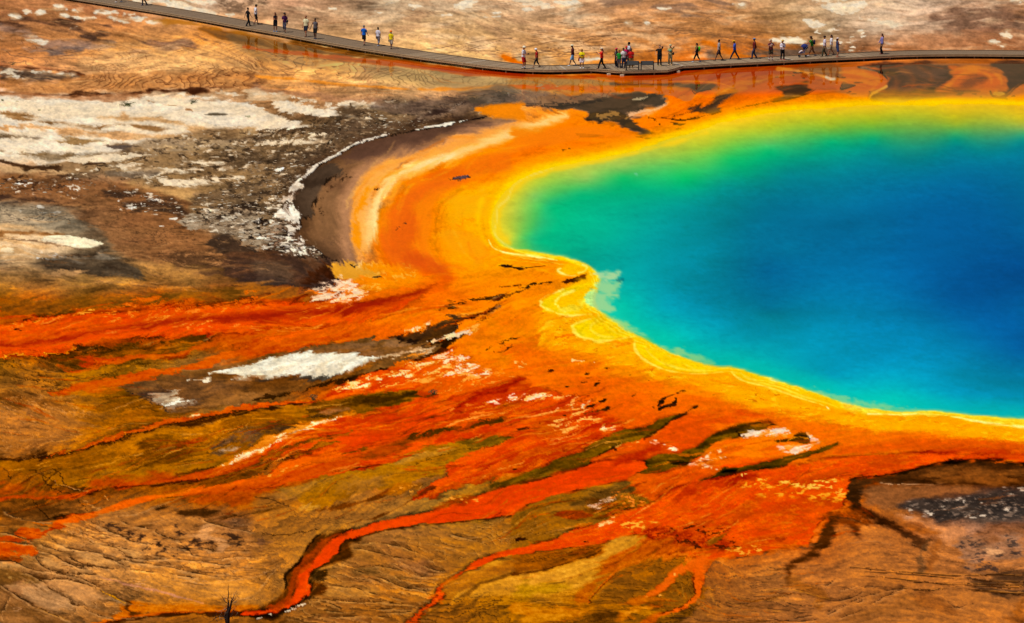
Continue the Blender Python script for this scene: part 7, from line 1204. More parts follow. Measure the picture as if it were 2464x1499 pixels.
def grid_mesh(name, X, Y, Z, keep=None):
    h, w = X.shape
    co = np.stack([X, Y, Z], -1).reshape(-1, 3).astype(np.float32)
    i = np.arange(h*w, dtype=np.int32).reshape(h, w)
    # rows run far to near, columns left to right: wind so that normals point up
    q = np.stack([i[:-1, :-1], i[1:, :-1], i[1:, 1:], i[:-1, 1:]], -1).reshape(-1, 4)
    idx = None
    if keep is not None:
        k = (keep[:-1, :-1] | keep[1:, :-1] | keep[1:, 1:] | keep[:-1, 1:]).reshape(-1)
        q = q[k]; used = np.unique(q); idx = used
        rm = np.full(h*w, -1, np.int32); rm[used] = np.arange(len(used)); q = rm[q]; co = co[used]
    me = bpy.data.meshes.new(name)
    me.vertices.add(len(co)); me.vertices.foreach_set('co', co.reshape(-1))
    me.loops.add(q.size); me.loops.foreach_set('vertex_index', q.reshape(-1).astype(np.int32))
    me.polygons.add(len(q)); me.polygons.foreach_set('loop_start', np.arange(0, q.size, 4, dtype=np.int32))
    me.polygons.foreach_set('loop_total', np.full(len(q), 4, np.int32))
    me.polygons.foreach_set('use_smooth', np.ones(len(q), bool))
    me.update(calc_edges=True)
    return me, idx
def put_color(me, name, rgb):
    a = me.attributes.new(name, 'FLOAT_COLOR', 'POINT')
    v = np.ones((len(me.vertices), 4), np.float32); v[:, :3] = rgb
    a.data.foreach_set('color', v.reshape(-1))
def put_float(me, name, val):
    a = me.attributes.new(name, 'FLOAT', 'POINT'); a.data.foreach_set('value', np.ascontiguousarray(val, np.float32).reshape(-1))

# ---------------------------------------------------------------------------
# ground sheet
# ---------------------------------------------------------------------------
X0 = (UU-1232.0)/FOC; Y0 = (749.5-VV)/FOC
sp_, cp_ = math.sin(PITCH), math.cos(PITCH)
TT = -CAM_H/(-sp_+Y0*cp_)
GX = TT*X0; GY = TT*(cp_+Y0*sp_)
inside = (UU > -400) & (UU < 2900) & (VV > -40) & (VV < 1560)
PD = np.full(UU.shape, 999.0, np.float32); PD[POOLSL] = POOLD
GZ = HT*0.6 + 0.012*noise('wbig')*(1-WT)*sstep(0, 60, PD)*inside
GZ = np.where(PD < 0, -np.minimum(2.6, 0.0016*np.abs(PD)**1.6)-0.002, GZ*sstep(0, 10, PD)+0.006)
gme, _ = grid_mesh('ground', GX, GY, GZ)
put_color(gme, 'tone', np.minimum(lin(CV.reshape(-1, 3))/GAIN, 0.85).astype(np.float32))
put_float(gme, 'wet', WT)
gm = bpy.data.materials.new('mineral_ground'); gm.use_nodes = True
nt = gm.node_tree; bs_ = nt.nodes['Principled BSDF']
def node(t, **kw):
    n = nt.nodes.new(t)
    for k, v in kw.items(): setattr(n, k, v)
    return n
at = node('ShaderNodeAttribute', attribute_name='tone'); aw = node('ShaderNodeAttribute', attribute_name='wet')
tc = node('ShaderNodeTexCoord')
def nzn(scale, stretch, det=6, rough=0.6):
    mp = node('ShaderNodeMapping'); mp.inputs['Scale'].default_value = stretch
    n = node('ShaderNodeTexNoise'); n.inputs['Scale'].default_value = scale; n.inputs['Detail'].default_value = det; n.inputs['Roughness'].default_value = rough
    nt.links.new(tc.outputs['Object'], mp.inputs['Vector']); nt.links.new(mp.outputs[0], n.inputs['Vector'])
    return n
def mth(op, a, b=None, c=None):
    n = node('ShaderNodeMath', operation=op)
    for k, v in enumerate((a, b, c)):
        if v is None: continue
        if isinstance(v, (int, float)): n.inputs[k].default_value = v
        else: nt.links.new(v, n.inputs[k])
    return n.outputs[0]
n1 = nzn(5.0, (1, 0.35, 1)); n2 = nzn(0.9, (1, 0.3, 1), 8, 0.65); n3 = nzn(17.0, (1, 0.5, 1), 3)
dry = mth('SUBTRACT', 1.0, mth('MULTIPLY', aw.outputs['Fac'], 0.75))
v1 = mth('MULTIPLY', mth('SUBTRACT', n1.outputs['Fac'], 0.5), 0.42)
v2 = mth('MULTIPLY', mth('SUBTRACT', n2.outputs['Fac'], 0.5), 0.38)
v3 = mth('MULTIPLY', mth('SUBTRACT', n3.outputs['Fac'], 0.5), 0.35)
vs = mth('ADD', mth('MULTIPLY', mth('ADD', mth('ADD', v1, v2), v3), dry), 1.0)
mx = node('ShaderNodeVectorMath', operation='SCALE')
nt.links.new(at.outputs['Color'], mx.inputs[0]); nt.links.new(vs, mx.inputs['Scale'])
nt.links.new(mx.outputs[0], bs_.inputs['Base Color'])
bs_.inputs['Roughness'].default_value = 0.95
bs_.inputs['Specular IOR Level'].default_value = 0.0
bs_.inputs['IOR'].default_value = 1.4
bp = node('ShaderNodeBump'); bp.inputs['Distance'].default_value = 0.03
nt.links.new(mth('ADD', n1.outputs['Fac'], n3.outputs['Fac']), bp.inputs['Height'])
nt.links.new(mth('MULTIPLY', mth('SUBTRACT', 1.0, aw.outputs['Fac']), 0.55), bp.inputs['Strength'])
nt.links.new(bp.outputs[0], bs_.inputs['Normal'])
# thin stained film of runoff: a weak, amber-tinted mirror where the flat is wet
gl = node('ShaderNodeBsdfGlossy'); gl.inputs['Color'].default_value = (0.8, 0.42, 0.14, 1); gl.inputs['Roughness'].default_value = 0.03
mg = node('ShaderNodeMixShader'); nt.links.new(mth('MULTIPLY', mth('POWER', aw.outputs['Fac'], 4.0), 0.58), mg.inputs['Fac'])
nt.links.new(bs_.outputs[0], mg.inputs[1]); nt.links.new(gl.outputs[0], mg.inputs[2]); nt.links.new(mg.outputs[0], nt.nodes['Material Output'].inputs['Surface'])
ground = link('ground', gme, gm); ground['kind'] = 'structure'

# ---------------------------------------------------------------------------
# pool water: clear over the sill, its own colour where it is deep
# ---------------------------------------------------------------------------
st = 2
r0, r1 = POOLSL[0].start, POOLSL[0].stop; c0, c1 = POOLSL[1].start, POOLSL[1].stop
ws = (slice(r0, r1, st), slice(c0, c1, st))
wpd = POOLD[::st, ::st]
wme, widx = grid_mesh('pool_water', GX[ws], GY[ws], np.full(wpd.shape, -0.001, np.float32), keep=wpd < 3.0)
wcol = CV[POOLSL][::st, ::st].reshape(-1, 3)[widx]
wal = (np.ones_like(wpd)).reshape(-1)[widx]
put_color(wme, 'tone', np.minimum(lin(wcol)/GAIN, 0.85).astype(np.float32)); put_float(wme, 'deep', wal)
wm = bpy.data.materials.new('pool_water'); wm.use_nodes = True
nt = wm.node_tree; pb = nt.nodes['Principled BSDF']; out = nt.nodes['Material Output']
at = node('ShaderNodeAttribute', attribute_name='tone'); ad = node('ShaderNodeAttribute', attribute_name='deep'); tc = node('ShaderNodeTexCoord')
w1 = nzn(1.6, (1, 0.55, 1), 4, 0.6); w2 = nzn(0.16, (1, 0.6, 1), 3, 0.5); w3 = nzn(0.035, (1, 0.7, 1), 4, 0.55)
# wind-ruffled patches: the ripples come and go across the pool
ruf = mth('MULTIPLY', mth('SUBTRACT', w2.outputs['Fac'], 0.42), 3.2); 
rc = node('ShaderNodeClamp'); nt.links.new(ruf, rc.inputs['Value'])
tv = mth('ADD', 1.0, mth('ADD', mth('MULTIPLY', mth('SUBTRACT', w3.outputs['Fac'], 0.5), 0.45), mth('MULTIPLY', mth('MULTIPLY', mth('SUBTRACT', w1.outputs['Fac'], 0.5), 0.35), rc.outputs[0])))
ms = node('ShaderNodeVectorMath', operation='SCALE'); nt.links.new(at.outputs['Color'], ms.inputs[0]); nt.links.new(tv, ms.inputs['Scale'])
nt.links.new(ms.outputs[0], pb.inputs['Base Color'])
pb.inputs['Roughness'].default_value = 0.12; pb.inputs['IOR'].default_value = 1.33; pb.inputs['Specular IOR Level'].default_value = 0.0
bp = node('ShaderNodeBump'); bp.inputs['Distance'].default_value = 0.06
nt.links.new(w1.outputs['Fac'], bp.inputs['Height']); nt.links.new(mth('MULTIPLY', rc.outputs[0], 0.5), bp.inputs['Strength']); nt.links.new(bp.outputs[0], pb.inputs['Normal'])
tr = node('ShaderNodeBsdfTransparent'); mxs = node('ShaderNodeMixShader')
nt.links.new(ad.outputs['Fac'], mxs.inputs['Fac']); nt.links.new(tr.outputs[0], mxs.inputs[1]); 
glw = node('ShaderNodeBsdfGlossy'); glw.inputs['Color'].default_value = (0.5, 0.8, 1.0, 1); glw.inputs['Roughness'].default_value = 0.08; nt.links.new(bp.outputs[0], glw.inputs['Normal'])
mw = node('ShaderNodeMixShader'); mw.inputs['Fac'].default_value = 0.02; nt.links.new(pb.outputs[0], mw.inputs[1]); nt.links.new(glw.outputs[0], mw.inputs[2]); nt.links.new(mw.outputs[0], mxs.inputs[2]); nt.links.new(mxs.outputs[0], out.inputs['Surface'])
water = link('pool_water', wme, wm); water['kind'] = 'structure'
# ---------------------------------------------------------------------------
# boardwalk
# ---------------------------------------------------------------------------
DECK = 0.34                       # top of the planks above the wet flat
SC = 2464.0/4096.0
edge_px = [(400, 11), (684, 57), (940, 104), (1100, 132), (1284, 167), (1426, 192), (1568, 214), (1700, 234), (1822, 250), (1943, 266), (2065, 277.5), (2187, 282), (2300, 280), (2420, 276), (2580, 272), (2730, 267), (2901, 257.5), (3120, 246), (3290, 237), (3454, 230), (3612, 222.5), (3787, 219.5), (4096, 221)]
edge = [pixel_to_plane(x*SC, y*SC, DECK)[:2] for x, y in edge_px]
d0 = (edge[0][0]-edge[1][0], edge[0][1]-edge[1][1]); l0 = math.hypot(*d0)
edge = [(edge[0][0]+d0[0]/l0*26, edge[0][1]+d0[1]/l0*26)]+edge+[(edge[-1][0]+26, edge[-1][1]-2.0)]
ES = spline(edge, False, 8)
seg = np.sqrt(((ES[1:]-ES[:-1])**2).sum(1)); acc = np.concatenate([[0], np.cumsum(seg)]); LEN = float(acc[-1])
def station(s):
    p = np.array([np.interp(s, acc, ES[:, 0]), np.interp(s, acc, ES[:, 1])])
    q = np.array([np.interp(s+0.6, acc, ES[:, 0]), np.interp(s+0.6, acc, ES[:, 1])])
    r = np.array([np.interp(s-0.6, acc, ES[:, 0]), np.interp(s-0.6, acc, ES[:, 1])])
    t = q-r; t = t/np.linalg.norm(t)
    return p, t, np.array([-t[1], t[0]])          # near edge point, along, away from the camera
WID = 2.8
BUMP = [(2368, 0.0), (2468, 1.9), (2650, 1.9), (2732, 0.0)]
bx_ = [pixel_to_plane(x*SC, 275*SC, DECK)[0] for x, _ in BUMP]
def bump(px):
    return float(np.interp(px, bx_, [b for _, b in BUMP], left=0, right=0))
wood = mat('weathered_planks', (160, 134, 104), 0.9, 0.16, 2.2, 0.2, 0.1, (3, 14, 3))
wood2 = mat('weathered_planks_dark', (138, 113, 87), 0.9, 0.16, 2.0, 0.2, 0.1, (3, 14, 3))
wood3 = mat('weathered_planks_pale', (186, 170, 150), 0.9, 0.14, 2.0, 0.2, 0.1, (3, 14, 3))
beam = mat('fascia_timber', (176, 146, 108), 0.9, 0.2, 3.0, 0.2, 0.1)
dark = mat('underdeck_shade_timber', (52, 40, 30), 0.9, 0.25, 3.0, 0.0, 0.1)  # near-black timbers: shade of the gap under the deck put into their colour
conc = mat('pale_footing', (226, 204, 170), 0.9, 0.15, 5.0, 0.0, 0.1)
def box_verts(cx, cy, cz, sx, sy, sz):
    return [(cx+a*sx/2, cy+b*sy/2, cz+c*sz/2) for a in (-1, 1) for b in (-1, 1) for c in (-1, 1)]
BOXF = [(0, 1, 3, 2), (4, 6, 7, 5), (0, 4, 5, 1), (2, 3, 7, 6), (0, 2, 6, 4), (1, 5, 7, 3)]
def unit_box(name, m):
    me = bpy.data.meshes.new(name); me.from_pydata(box_verts(0, 0, 0, 1, 1, 1), [], BOXF); me.materials.append(m)
    bm = bmesh.new(); bm.from_mesh(me); bmesh.ops.recalc_face_normals(bm, faces=bm.faces); bm.to_mesh(me); bm.free()
    return me
bw = root('boardwalk', 'long grey plank boardwalk crossing the whole basin behind the spring', 'boardwalk', (0, 290, 0))
bwi = Vector((0, -290, 0))
pm = [unit_box('plank', wood), unit_box('plank_dark', wood2), unit_box('plank_pale', wood3)]
PITCHW = 0.148
stations = []
s = 0.2
while s < LEN-0.2:
    p, t, n = station(s); e = bump(p[0]); stations.append((s, p, t, n, e)); s += PITCHW
order = sorted(range(len(stations)), key=lambda i: math.hypot(stations[i][1][0], stations[i][1][1]) + (400 if abs(stations[i][1][0]) > 43 else 0))
near300 = set(order[:300])
jv, jf = [], []
JOINTS = {int(k) for k in np.linspace(8, len(stations)-8, 42)}
for i, (s, p, t, n, e) in enumerate(stations):
    L = WID+e; c = p+n*(L/2-e); ang = math.atan2(n[1], n[0])
    dz = random.uniform(-0.004, 0.004)
    if i in near300:
        k = 2 if i % 67 == 5 else (1 if random.random() < 0.3 else 0)
        o = link('plank', pm[k], None, bw, (c[0]+bwi.x, c[1]+bwi.y, DECK-0.02+dz), (0, 0, ang), (L, PITCHW*0.89, 0.04))
    else:
        b0 = len(jv)
        ca, sa = math.cos(ang), math.sin(ang)
        for (x, y, z) in box_verts(0, 0, 0, L, PITCHW*0.89, 0.04):
            jv.append((c[0]+x*ca-y*sa+bwi.x, c[1]+x*sa+y*ca+bwi.y, DECK-0.02+dz+z))
        jf += [tuple(b0+q for q in f) for f in BOXF]
jm = bpy.data.meshes.new('deck_planks'); jm.from_pydata(jv, [], jf)
jo = link('deck_planks', jm, wood2, bw); jo['kind'] = 'stuff'
def ribbon(name, off, z0, z1, th, m, s0, s1, follow=True, step=0.6):
    """long timber along the deck edge; off = metres from the near edge (away positive)"""
    v, f = [], []
    ss = np.arange(s0, s1+step*0.5, step)
    for k, s in enumerate(ss):
        p, t, n = station(min(s, s1)); e = bump(p[0]) if follow else 0.0
        for o_ in (off-e if follow else off, (off-e if follow else off)+th):
            for z in (z0, z1):
                q = p+n*o_; v.append((q[0]+bwi.x, q[1]+bwi.y, z))
        if k:
            a = 4*(k-1); b = 4*k
            f += [(a, b, b+1, a+1), (a+2, a+3, b+3, b+2), (a+1, b+1, b+3, a+3), (a, a+2, b+2, b)]
    f += [(0, 1, 3, 2), (len(v)-4, len(v)-2, len(v)-1, len(v)-3)]
    me = bpy.data.meshes.new(name); me.from_pydata(v, [], f)
    bm = bmesh.new(); bm.from_mesh(me); bmesh.ops.recalc_face_normals(bm, faces=bm.faces); bm.to_mesh(me); bm.free()
    return link(name, me, m, bw)
BAY = 4.8
s = 0.3
while s < LEN-0.5:
    e_ = min(s+BAY-0.02, LEN-0.3)
    ribbon('fascia_board', -0.055, 0.215, 0.292, 0.05, beam, s, e_)
    ribbon('kerb_rail', 0.02, DECK+0.012, DECK+0.06, 0.07, beam, s, e_)
    ribbon('rear_kerb_rail', WID-0.09, DECK+0.012, DECK+0.06, 0.07, wood2, s, e_, follow=False)
    ribbon('rear_fascia_board', WID+0.005, 0.17, 0.292, 0.05, beam, s, e_, follow=False)
    s += BAY
for off in (0.25, 1.4, 2.5):
    ribbon('stringer', off, 0.10, 0.298, 0.08, dark, 0.3, LEN-0.3, follow=False)
ribbon('platform_stringer', 0.12, 0.12, 0.299, 0.08, dark, *[float(np.interp(x, ES[:, 0], acc)) for x in (bx_[0], bx_[3])])
ribbon('crosswise_sill', 0.7, 0.05, 0.128, 0.5, dark, 0.3, LEN-0.3, follow=False)
postb = mat('post_timber', (120, 100, 74), 0.9, 0.2, 3.0)
postm = unit_box('post', postb); postd = unit_box('post_dark', dark); blk = unit_box('footing_block', conc)
s = 1.0
while s < LEN-1:
    p, t, n = station(s); e = bump(p[0]); ang = math.atan2(n[1], n[0])
    for off, mm in ((0.05-e, postm), (WID-0.2, postd)):
        q = p+n*(off+0.0)
        link('post', mm, None, bw, (q[0]+bwi.x, q[1]+bwi.y, 0.11), (0, 0, ang), (0.09, 0.10, 0.28))
    s += 2.4
for px in (2424, 2470, 2705):
    x = pixel_to_plane(px*SC, 285*SC, DECK)[0]; s = float(np.interp(x, ES[:, 0], acc)); p, t, n = station(s)
    q = p+n*(-bump(p[0])-0.14)
    link('footing_block', blk, None, bw, (q[0]+bwi.x, q[1]+bwi.y, 0.07), (0, 0, math.atan2(n[1], n[0])), (0.2, 0.28, 0.14))

# two low information panels seen from behind, on the platform
signm = mat('sign_panel', (20, 17, 15), 0.6, 0.2, 4.0); signl = mat('sign_frame', (26, 22, 20), 0.6, 0.2, 4.0); signf = mat('sign_face', (190, 186, 170), 0.5, 0.2, 9.0)
def info_sign(u, v, label):
    x, y, _ = pixel_to_plane(u, v, DECK)
    r = root('information_sign', label, 'sign', (x, y, DECK), math.radians(1), 'low information panels on the platform')
    def part(name, m, loc, scl, rot=(0, 0, 0)):
        me = unit_box(name, m)
        bm = bmesh.new(); bm.from_mesh(me)
        bmesh.ops.scale(bm, vec=scl, verts=bm.verts); bmesh.ops.bevel(bm, geom=bm.edges[:], offset=0.008, segments=1, affect='EDGES'); bm.to_mesh(me); bm.free()
        return link(name, me, None, r, loc, rot)
    tilt = (math.radians(-48), 0, 0)
    pn = part('panel', signm, (0, 0.02, 0.60), (1.02, 0.05, 0.42), tilt)
    fc = part('printed_face', signf, (0, 0.028, 0.0), (0.92, 0.012, 0.36)); fc.parent = pn
    for sx in (-1, 1):
        lg = part('leg', signl, (sx*0.5, -0.02, 0.36), (0.085, 0.09, 0.72))
        ft = part('foot_plate', signl, (0, 0, -0.345), (0.2, 0.26, 0.03)); ft.parent = lg
    part('panel_shadow_bar', signl, (0, -0.02, 0.035), (0.93, 0.06, 0.05))  # dark bar added in place of the panel's shadow on the deck
    return r
info_sign(1522.0, 169.3, 'low dark information panel in front of the crowd, nearer the middle')
info_sign(1557.5, 169.3, 'low dark information panel standing clear to the right of its twin')
# ---------------------------------------------------------------------------
# people
# ---------------------------------------------------------------------------
def tube(bm, pts, rad, seg=8, flat=None):
    """tapered tube along pts; rad = radius or (wide, deep) per point; flat fixes the wide axis"""
    P = [Vector(p) for p in pts]; rings = []
    for k, p in enumerate(P):
        d = (P[min(k+1, len(P)-1)]-P[max(k-1, 0)])
        d = d.normalized() if d.length > 1e-6 else Vector((0, 0, 1))
        ax = Vector(flat) if flat is not None else (Vector((1, 0, 0)) if abs(d.x) < 0.9 else Vector((0, 1, 0)))
        a = (ax-d*ax.dot(d)).normalized(); b = d.cross(a)
        r = rad[k]; ra, rb = (r, r) if not isinstance(r, tuple) else r
        rings.append([bm.verts.new(p+a*ra*math.cos(t)+b*rb*math.sin(t)) for t in [2*math.pi*q/seg for q in range(seg)]])
    fs = []
    for r0, r1 in zip(rings[:-1], rings[1:]):
        for q in range(seg):
            fs.append(bm.faces.new((r0[q], r0[(q+1) % seg], r1[(q+1) % seg], r1[q])))
    fs.append(bm.faces.new(list(reversed(rings[0])))); fs.append(bm.faces.new(rings[-1]))
    return fs
def blob(bm, c, r, seg=8, rings=5, rot=None):
    M = Matrix.Translation(c) @ (rot.to_4x4() if rot is not None else Matrix()) @ Matrix.Diagonal((r[0], r[1], r[2], 1))
    return bmesh.ops.create_uvsphere(bm, u_segments=seg, v_segments=rings, radius=1.0, matrix=M)['verts']
def done(bm, name, smooth=True):
    bmesh.ops.recalc_face_normals(bm, faces=bm.faces)
    me = bpy.data.meshes.new(name); bm.to_mesh(me); bm.free()
    if smooth: me.polygons.foreach_set('use_smooth', [True]*len(me.polygons))
    return me
def fuse(bm, name, vox, smooth_it=3):
    """weld overlapping tapered volumes into one continuous skin"""
    bmesh.ops.recalc_face_normals(bm, faces=bm.faces)
    me = bpy.data.meshes.new(name); bm.to_mesh(me); bm.free()
    o = bpy.data.objects.new('tmp', me); COL.objects.link(o)
    md = o.modifiers.new('r', 'REMESH'); md.mode = 'VOXEL'; md.voxel_size = vox; md.use_smooth_shade = True
    if smooth_it:
        sm = o.modifiers.new('s', 'SMOOTH'); sm.iterations = smooth_it; sm.factor = 0.4
    dg = bpy.context.evaluated_depsgraph_get(); ev = o.evaluated_get(dg)
    res = bpy.data.meshes.new_from_object(ev, depsgraph=dg)
    res.name = name
    bpy.data.objects.remove(o, do_unlink=True); bpy.data.meshes.remove(me)
    return res
def ik(a, b, l1, l2, pole):
    a = Vector(a); b = Vector(b); d = b-a; L = min(max(d.length, abs(l1-l2)+1e-3), l1+l2-1e-3)
    u = d.normalized(); x = (l1*l1-l2*l2+L*L)/(2*L); h = math.sqrt(max(l1*l1-x*x, 0))
    w = Vector(pole); w = (w-u*w.dot(u)).normalized()
    return a+u*x+w*h, a+u*L
ARM = {'down': (0.155, 0.03, 0.455), 'fwd': (0.14, 0.15, 0.50), 'back': (0.15, -0.13, 0.49), 'hold': (0.035, 0.18, 0.66), 'phone': (0.045, 0.20, 0.75), 'face': (0.07, 0.12, 0.885), 'eyes': (0.05, 0.13, 0.935), 'hip': (0.165, 0.0, 0.575), 'push': (0.13, 0.27, 0.575), 'out': (0.22, 0.10, 0.52), 'chest': (0.0, 0.15, 0.70), 'high': (0.06, 0.24, 0.82)}
SKIN = {'light': (214, 150, 112), 'tan': (176, 112, 76), 'brown': (112, 66, 42), 'dark': (70, 42, 28)}
def person(u, v, h, face, label, skin='tan', top=('tee', (200, 200, 200)), bottom=('pants', (30, 30, 34)), hair=('short', (26, 20, 16)), hat=None, arms=('down', 'down'), stride=0.0, shoes=(40, 34, 30), socks=None, extra=(), heavy=1.0, nod=0.0, z=None, lean=0.0):
    x, y, _ = pixel_to_plane(u, v, DECK)
    r = root('person', label, 'person', (x, y, DECK+0.004), math.radians(face), 'visitors on the boardwalk')
    def Q(a, b, c): return Vector((a*h, b*h+lean*h*max(c-0.5, 0), c*h))
    sh, hp = 0.106*heavy**0.5, 0.052
    hips = [Q(-hp, 0, 0.515), Q(hp, 0, 0.515)]
    sd = stride/2/h
    ank = [Q(-hp*1.15, sd, 0.048), Q(hp*1.15, -sd, 0.048+0.02*(abs(stride) > 0.25))]
    if stride == 0: ank = [Q(-hp*1.4, 0.012, 0.048), Q(hp*1.4, -0.012, 0.048)]
    drop = max(0.0, 0.02*abs(stride))*h
    legs = []
    for k in (0, 1):
        hip = hips[k]-Vector((0, 0, drop)); kn, an = ik(hip, ank[k], 0.247*h, 0.232*h, (0, 1, 0)); legs.append((hip, kn, an))
    shl = [Q(-sh, -0.005, 0.806), Q(sh, -0.005, 0.806)]
    arm = []
    for k, sx in ((0, -1), (1, 1)):
        t = ARM[arms[k]]; tgt = Q(t[0]*sx*(heavy**0.5 if t[0] > 0.1 else 1), t[1], t[2])
        el, wr = ik(shl[k], tgt, 0.178*h, 0.152*h, (sx*0.55, -0.7, -0.3)); arm.append((shl[k], el, wr))
    hc = Q(0, 0.012+0.05*nod, 0.933-0.008*nod); W = heavy
    # body: one continuous skin
    bm = bmesh.new()
    tube(bm, [Q(0, 0, 0.47), Q(0, 0, 0.53), Q(0, 0.004, 0.62), Q(0, 0.004, 0.72), Q(0, 0, 0.79), Q(0, -0.004, 0.825), Q(0, 0, 0.85)],
         [(0.070*h*W, 0.052*h*W), (0.092*h*W, 0.062*h*W), (0.080*h*W, 0.056*h*W), (0.094*h*W**0.7, 0.060*h*W), (0.104*h, 0.056*h), (0.07*h, 0.045*h), (0.034*h, 0.034*h)], 12, (1, 0, 0))
    tube(bm, [Q(0, 0, 0.82), Q(0, 0.004, 0.86), hc-Vector((0, 0, 0.03*h))], [0.036*h, 0.032*h, 0.034*h], 8)
    blob(bm, hc+Vector((0, -0.004*h, 0.008*h)), (0.046*h, 0.056*h, 0.060*h), 12, 8)
    blob(bm, hc+Vector((0, 0.012*h, -0.03*h)), (0.034*h, 0.040*h, 0.036*h), 10, 6)
    for k in (0, 1):
        hip, kn, an = legs[k]
        tube(bm, [hip+Vector((0, 0, 0.02*h)), hip.lerp(kn, 0.35), kn, kn.lerp(an, 0.3), kn.lerp(an, 0.75), an-Vector((0, 0, 0.01*h))], [0.054*h*W, 0.048*h*W, 0.033*h, 0.036*h, 0.023*h, 0.021*h], 9)
        tube(bm, [an+Vector((0, -0.03*h, -0.026*h)), an+Vector((0, 0.02*h, -0.026*h)), an+Vector((0, 0.085*h, -0.034*h))], [(0.02*h, 0.022*h), (0.024*h, 0.024*h), (0.022*h, 0.012*h)], 8, (1, 0, 0))
        s_, el, wr = arm[k]
        tube(bm, [s_+Vector((0, 0, 0.006*h)), s_.lerp(el, 0.35), el, el.lerp(wr, 0.3), wr], [0.031*h, 0.028*h, 0.021*h, 0.022*h, 0.015*h], 8)
    body = fuse(bm, 'body', 0.027)
    bm = bmesh.new(); bm.from_mesh(body)
    nb = len(bm.faces)
    for k, sx in ((0, -1), (1, 1)):                 # palms and five fingers, half curled
        s_, el, wr = arm[k]; d = (wr-el).normalized()
        side = d.cross(Vector((0, 1, 0)) if abs(d.y) < 0.8 else Vector((0, 0, 1))).normalized()
        nrm = side.cross(d).normalized()
        if nrm.y < 0: nrm = -nrm
        pc = wr+d*0.048*h
        tube(bm, [wr-d*0.012*h, wr+d*0.02*h, pc], [(0.014*h, 0.011*h), (0.022*h, 0.011*h), (0.024*h, 0.009*h)], 8, side)
        for q, ln in enumerate((0.040, 0.045, 0.042, 0.034)):
            b0 = pc+side*((q-1.5)*0.0115*h)-d*0.006*h
            b1 = b0+d*ln*0.5*h+nrm*0.008*h; b2 = b1+d*ln*0.32*h+nrm*0.016*h; b3 = b2+d*ln*0.1*h+nrm*0.016*h
            tube(bm, [b0, b1, b2, b3], [0.0056*h, 0.0054*h, 0.0048*h, 0.0036*h], 5)
        tb = wr+d*0.016*h+side*(0.018*h*(-sx if side.x*sx > 0 else sx)*1.0)
        sgn = (tb-wr).dot(side); sv = side*(1 if sgn > 0 else -1)
        tube(bm, [tb, tb+d*0.018*h+sv*0.014*h+nrm*0.005*h, tb+d*0.034*h+sv*0.014*h+nrm*0.014*h], [0.0075*h, 0.0064*h, 0.0045*h], 5)
    nose = [hc+Vector((0, 0.046*h, 0.006*h)), hc+Vector((0, 0.060*h, -0.010*h)), hc+Vector((0, 0.050*h, -0.016*h))]
    tube(bm, nose, [0.005*h, 0.009*h, 0.008*h], 5)
    for sx in (-1, 1):
        blob(bm, hc+Vector((sx*0.046*h, -0.002*h, -0.004*h)), (0.006*h, 0.012*h, 0.018*h), 6, 4)
    n_skin = len(bm.faces)
    for sx in (-1, 1):
        blob(bm, hc+Vector((sx*0.018*h, 0.046*h, 0.006*h)), (0.0075*h, 0.005*h, 0.005*h), 6, 4)
    tube(bm, [hc+Vector((-0.014*h, 0.0475*h, -0.030*h)), hc+Vector((0.014*h, 0.0475*h, -0.030*h))], [0.004*h, 0.004*h], 5)
    for k, f in enumerate(bm.faces): f.material_index = 1 if k >= n_skin else 0
    body2 = done(bm, 'body'); bpy.data.meshes.remove(body)
    body2.materials.append(mat('skin_'+skin, SKIN[skin], 0.6, 0.06, 8)); body2.materials.append(mat('eye_dark', (40, 22, 18), 0.5))
    link('body', body2, None, r)
    def cm(c, kind='cloth'): return mat('%s_%02x%02x%02x' % (kind, *c), c, 0.9, 0.14, 9.0, 0.15, 0.15)
    G = 0.012*h
    # lower garment
    bk, bc = bottom
    bm = bmesh.new()
    if bk == 'skirt':
        zl = 0.30
        tube(bm, [Q(0, 0, 0.61), Q(0, 0, 0.53), Q(0, 0, 0.42), Q(0, 0, zl)], [(0.084*h*W, 0.064*h*W), (0.104*h*W, 0.076*h*W), (0.108*h*W, 0.082*h*W), (0.106*h*W, 0.086*h)], 14, (1, 0, 0))
    else:
        cut = {'pants': 1.0, 'capri': 0.55, 'shorts': 0.02}[bk]
        tube(bm, [Q(0, 0, 0.46), Q(0, 0, 0.53), Q(0, 0.002, 0.61)], [(0.076*h*W, 0.062*h*W), (0.104*h*W, 0.074*h*W), (0.090*h*W, 0.068*h*W)], 12, (1, 0, 0))
        for hip, kn, an in legs:
            if bk == 'shorts': pts = [hip+Vector((0, 0, 0.02*h)), hip.lerp(kn, 0.4), hip.lerp(kn, 0.93)]; rr = [0.062*h*W, 0.060*h*W, 0.056*h*W]
            else:
                e_ = kn.lerp(an, cut)-Vector((0, 0, 0.012*h*(cut > 0.9)))
                pts = [hip+Vector((0, 0, 0.02*h)), hip.lerp(kn, 0.4), kn, kn.lerp(an, cut*0.5), e_]; rr = [0.060*h*W, 0.056*h*W, 0.046*h, 0.043*h, 0.040*h]
            tube(bm, pts, rr, 9)
    nm = {'pants': 'trousers', 'capri': 'cropped_trousers', 'shorts': 'shorts', 'skirt': 'skirt'}[bk]
    link(nm, fuse(bm, nm, 0.031, 2), cm(bc), r)
    # upper garment
    tk, tcol = top
    bm = bmesh.new()
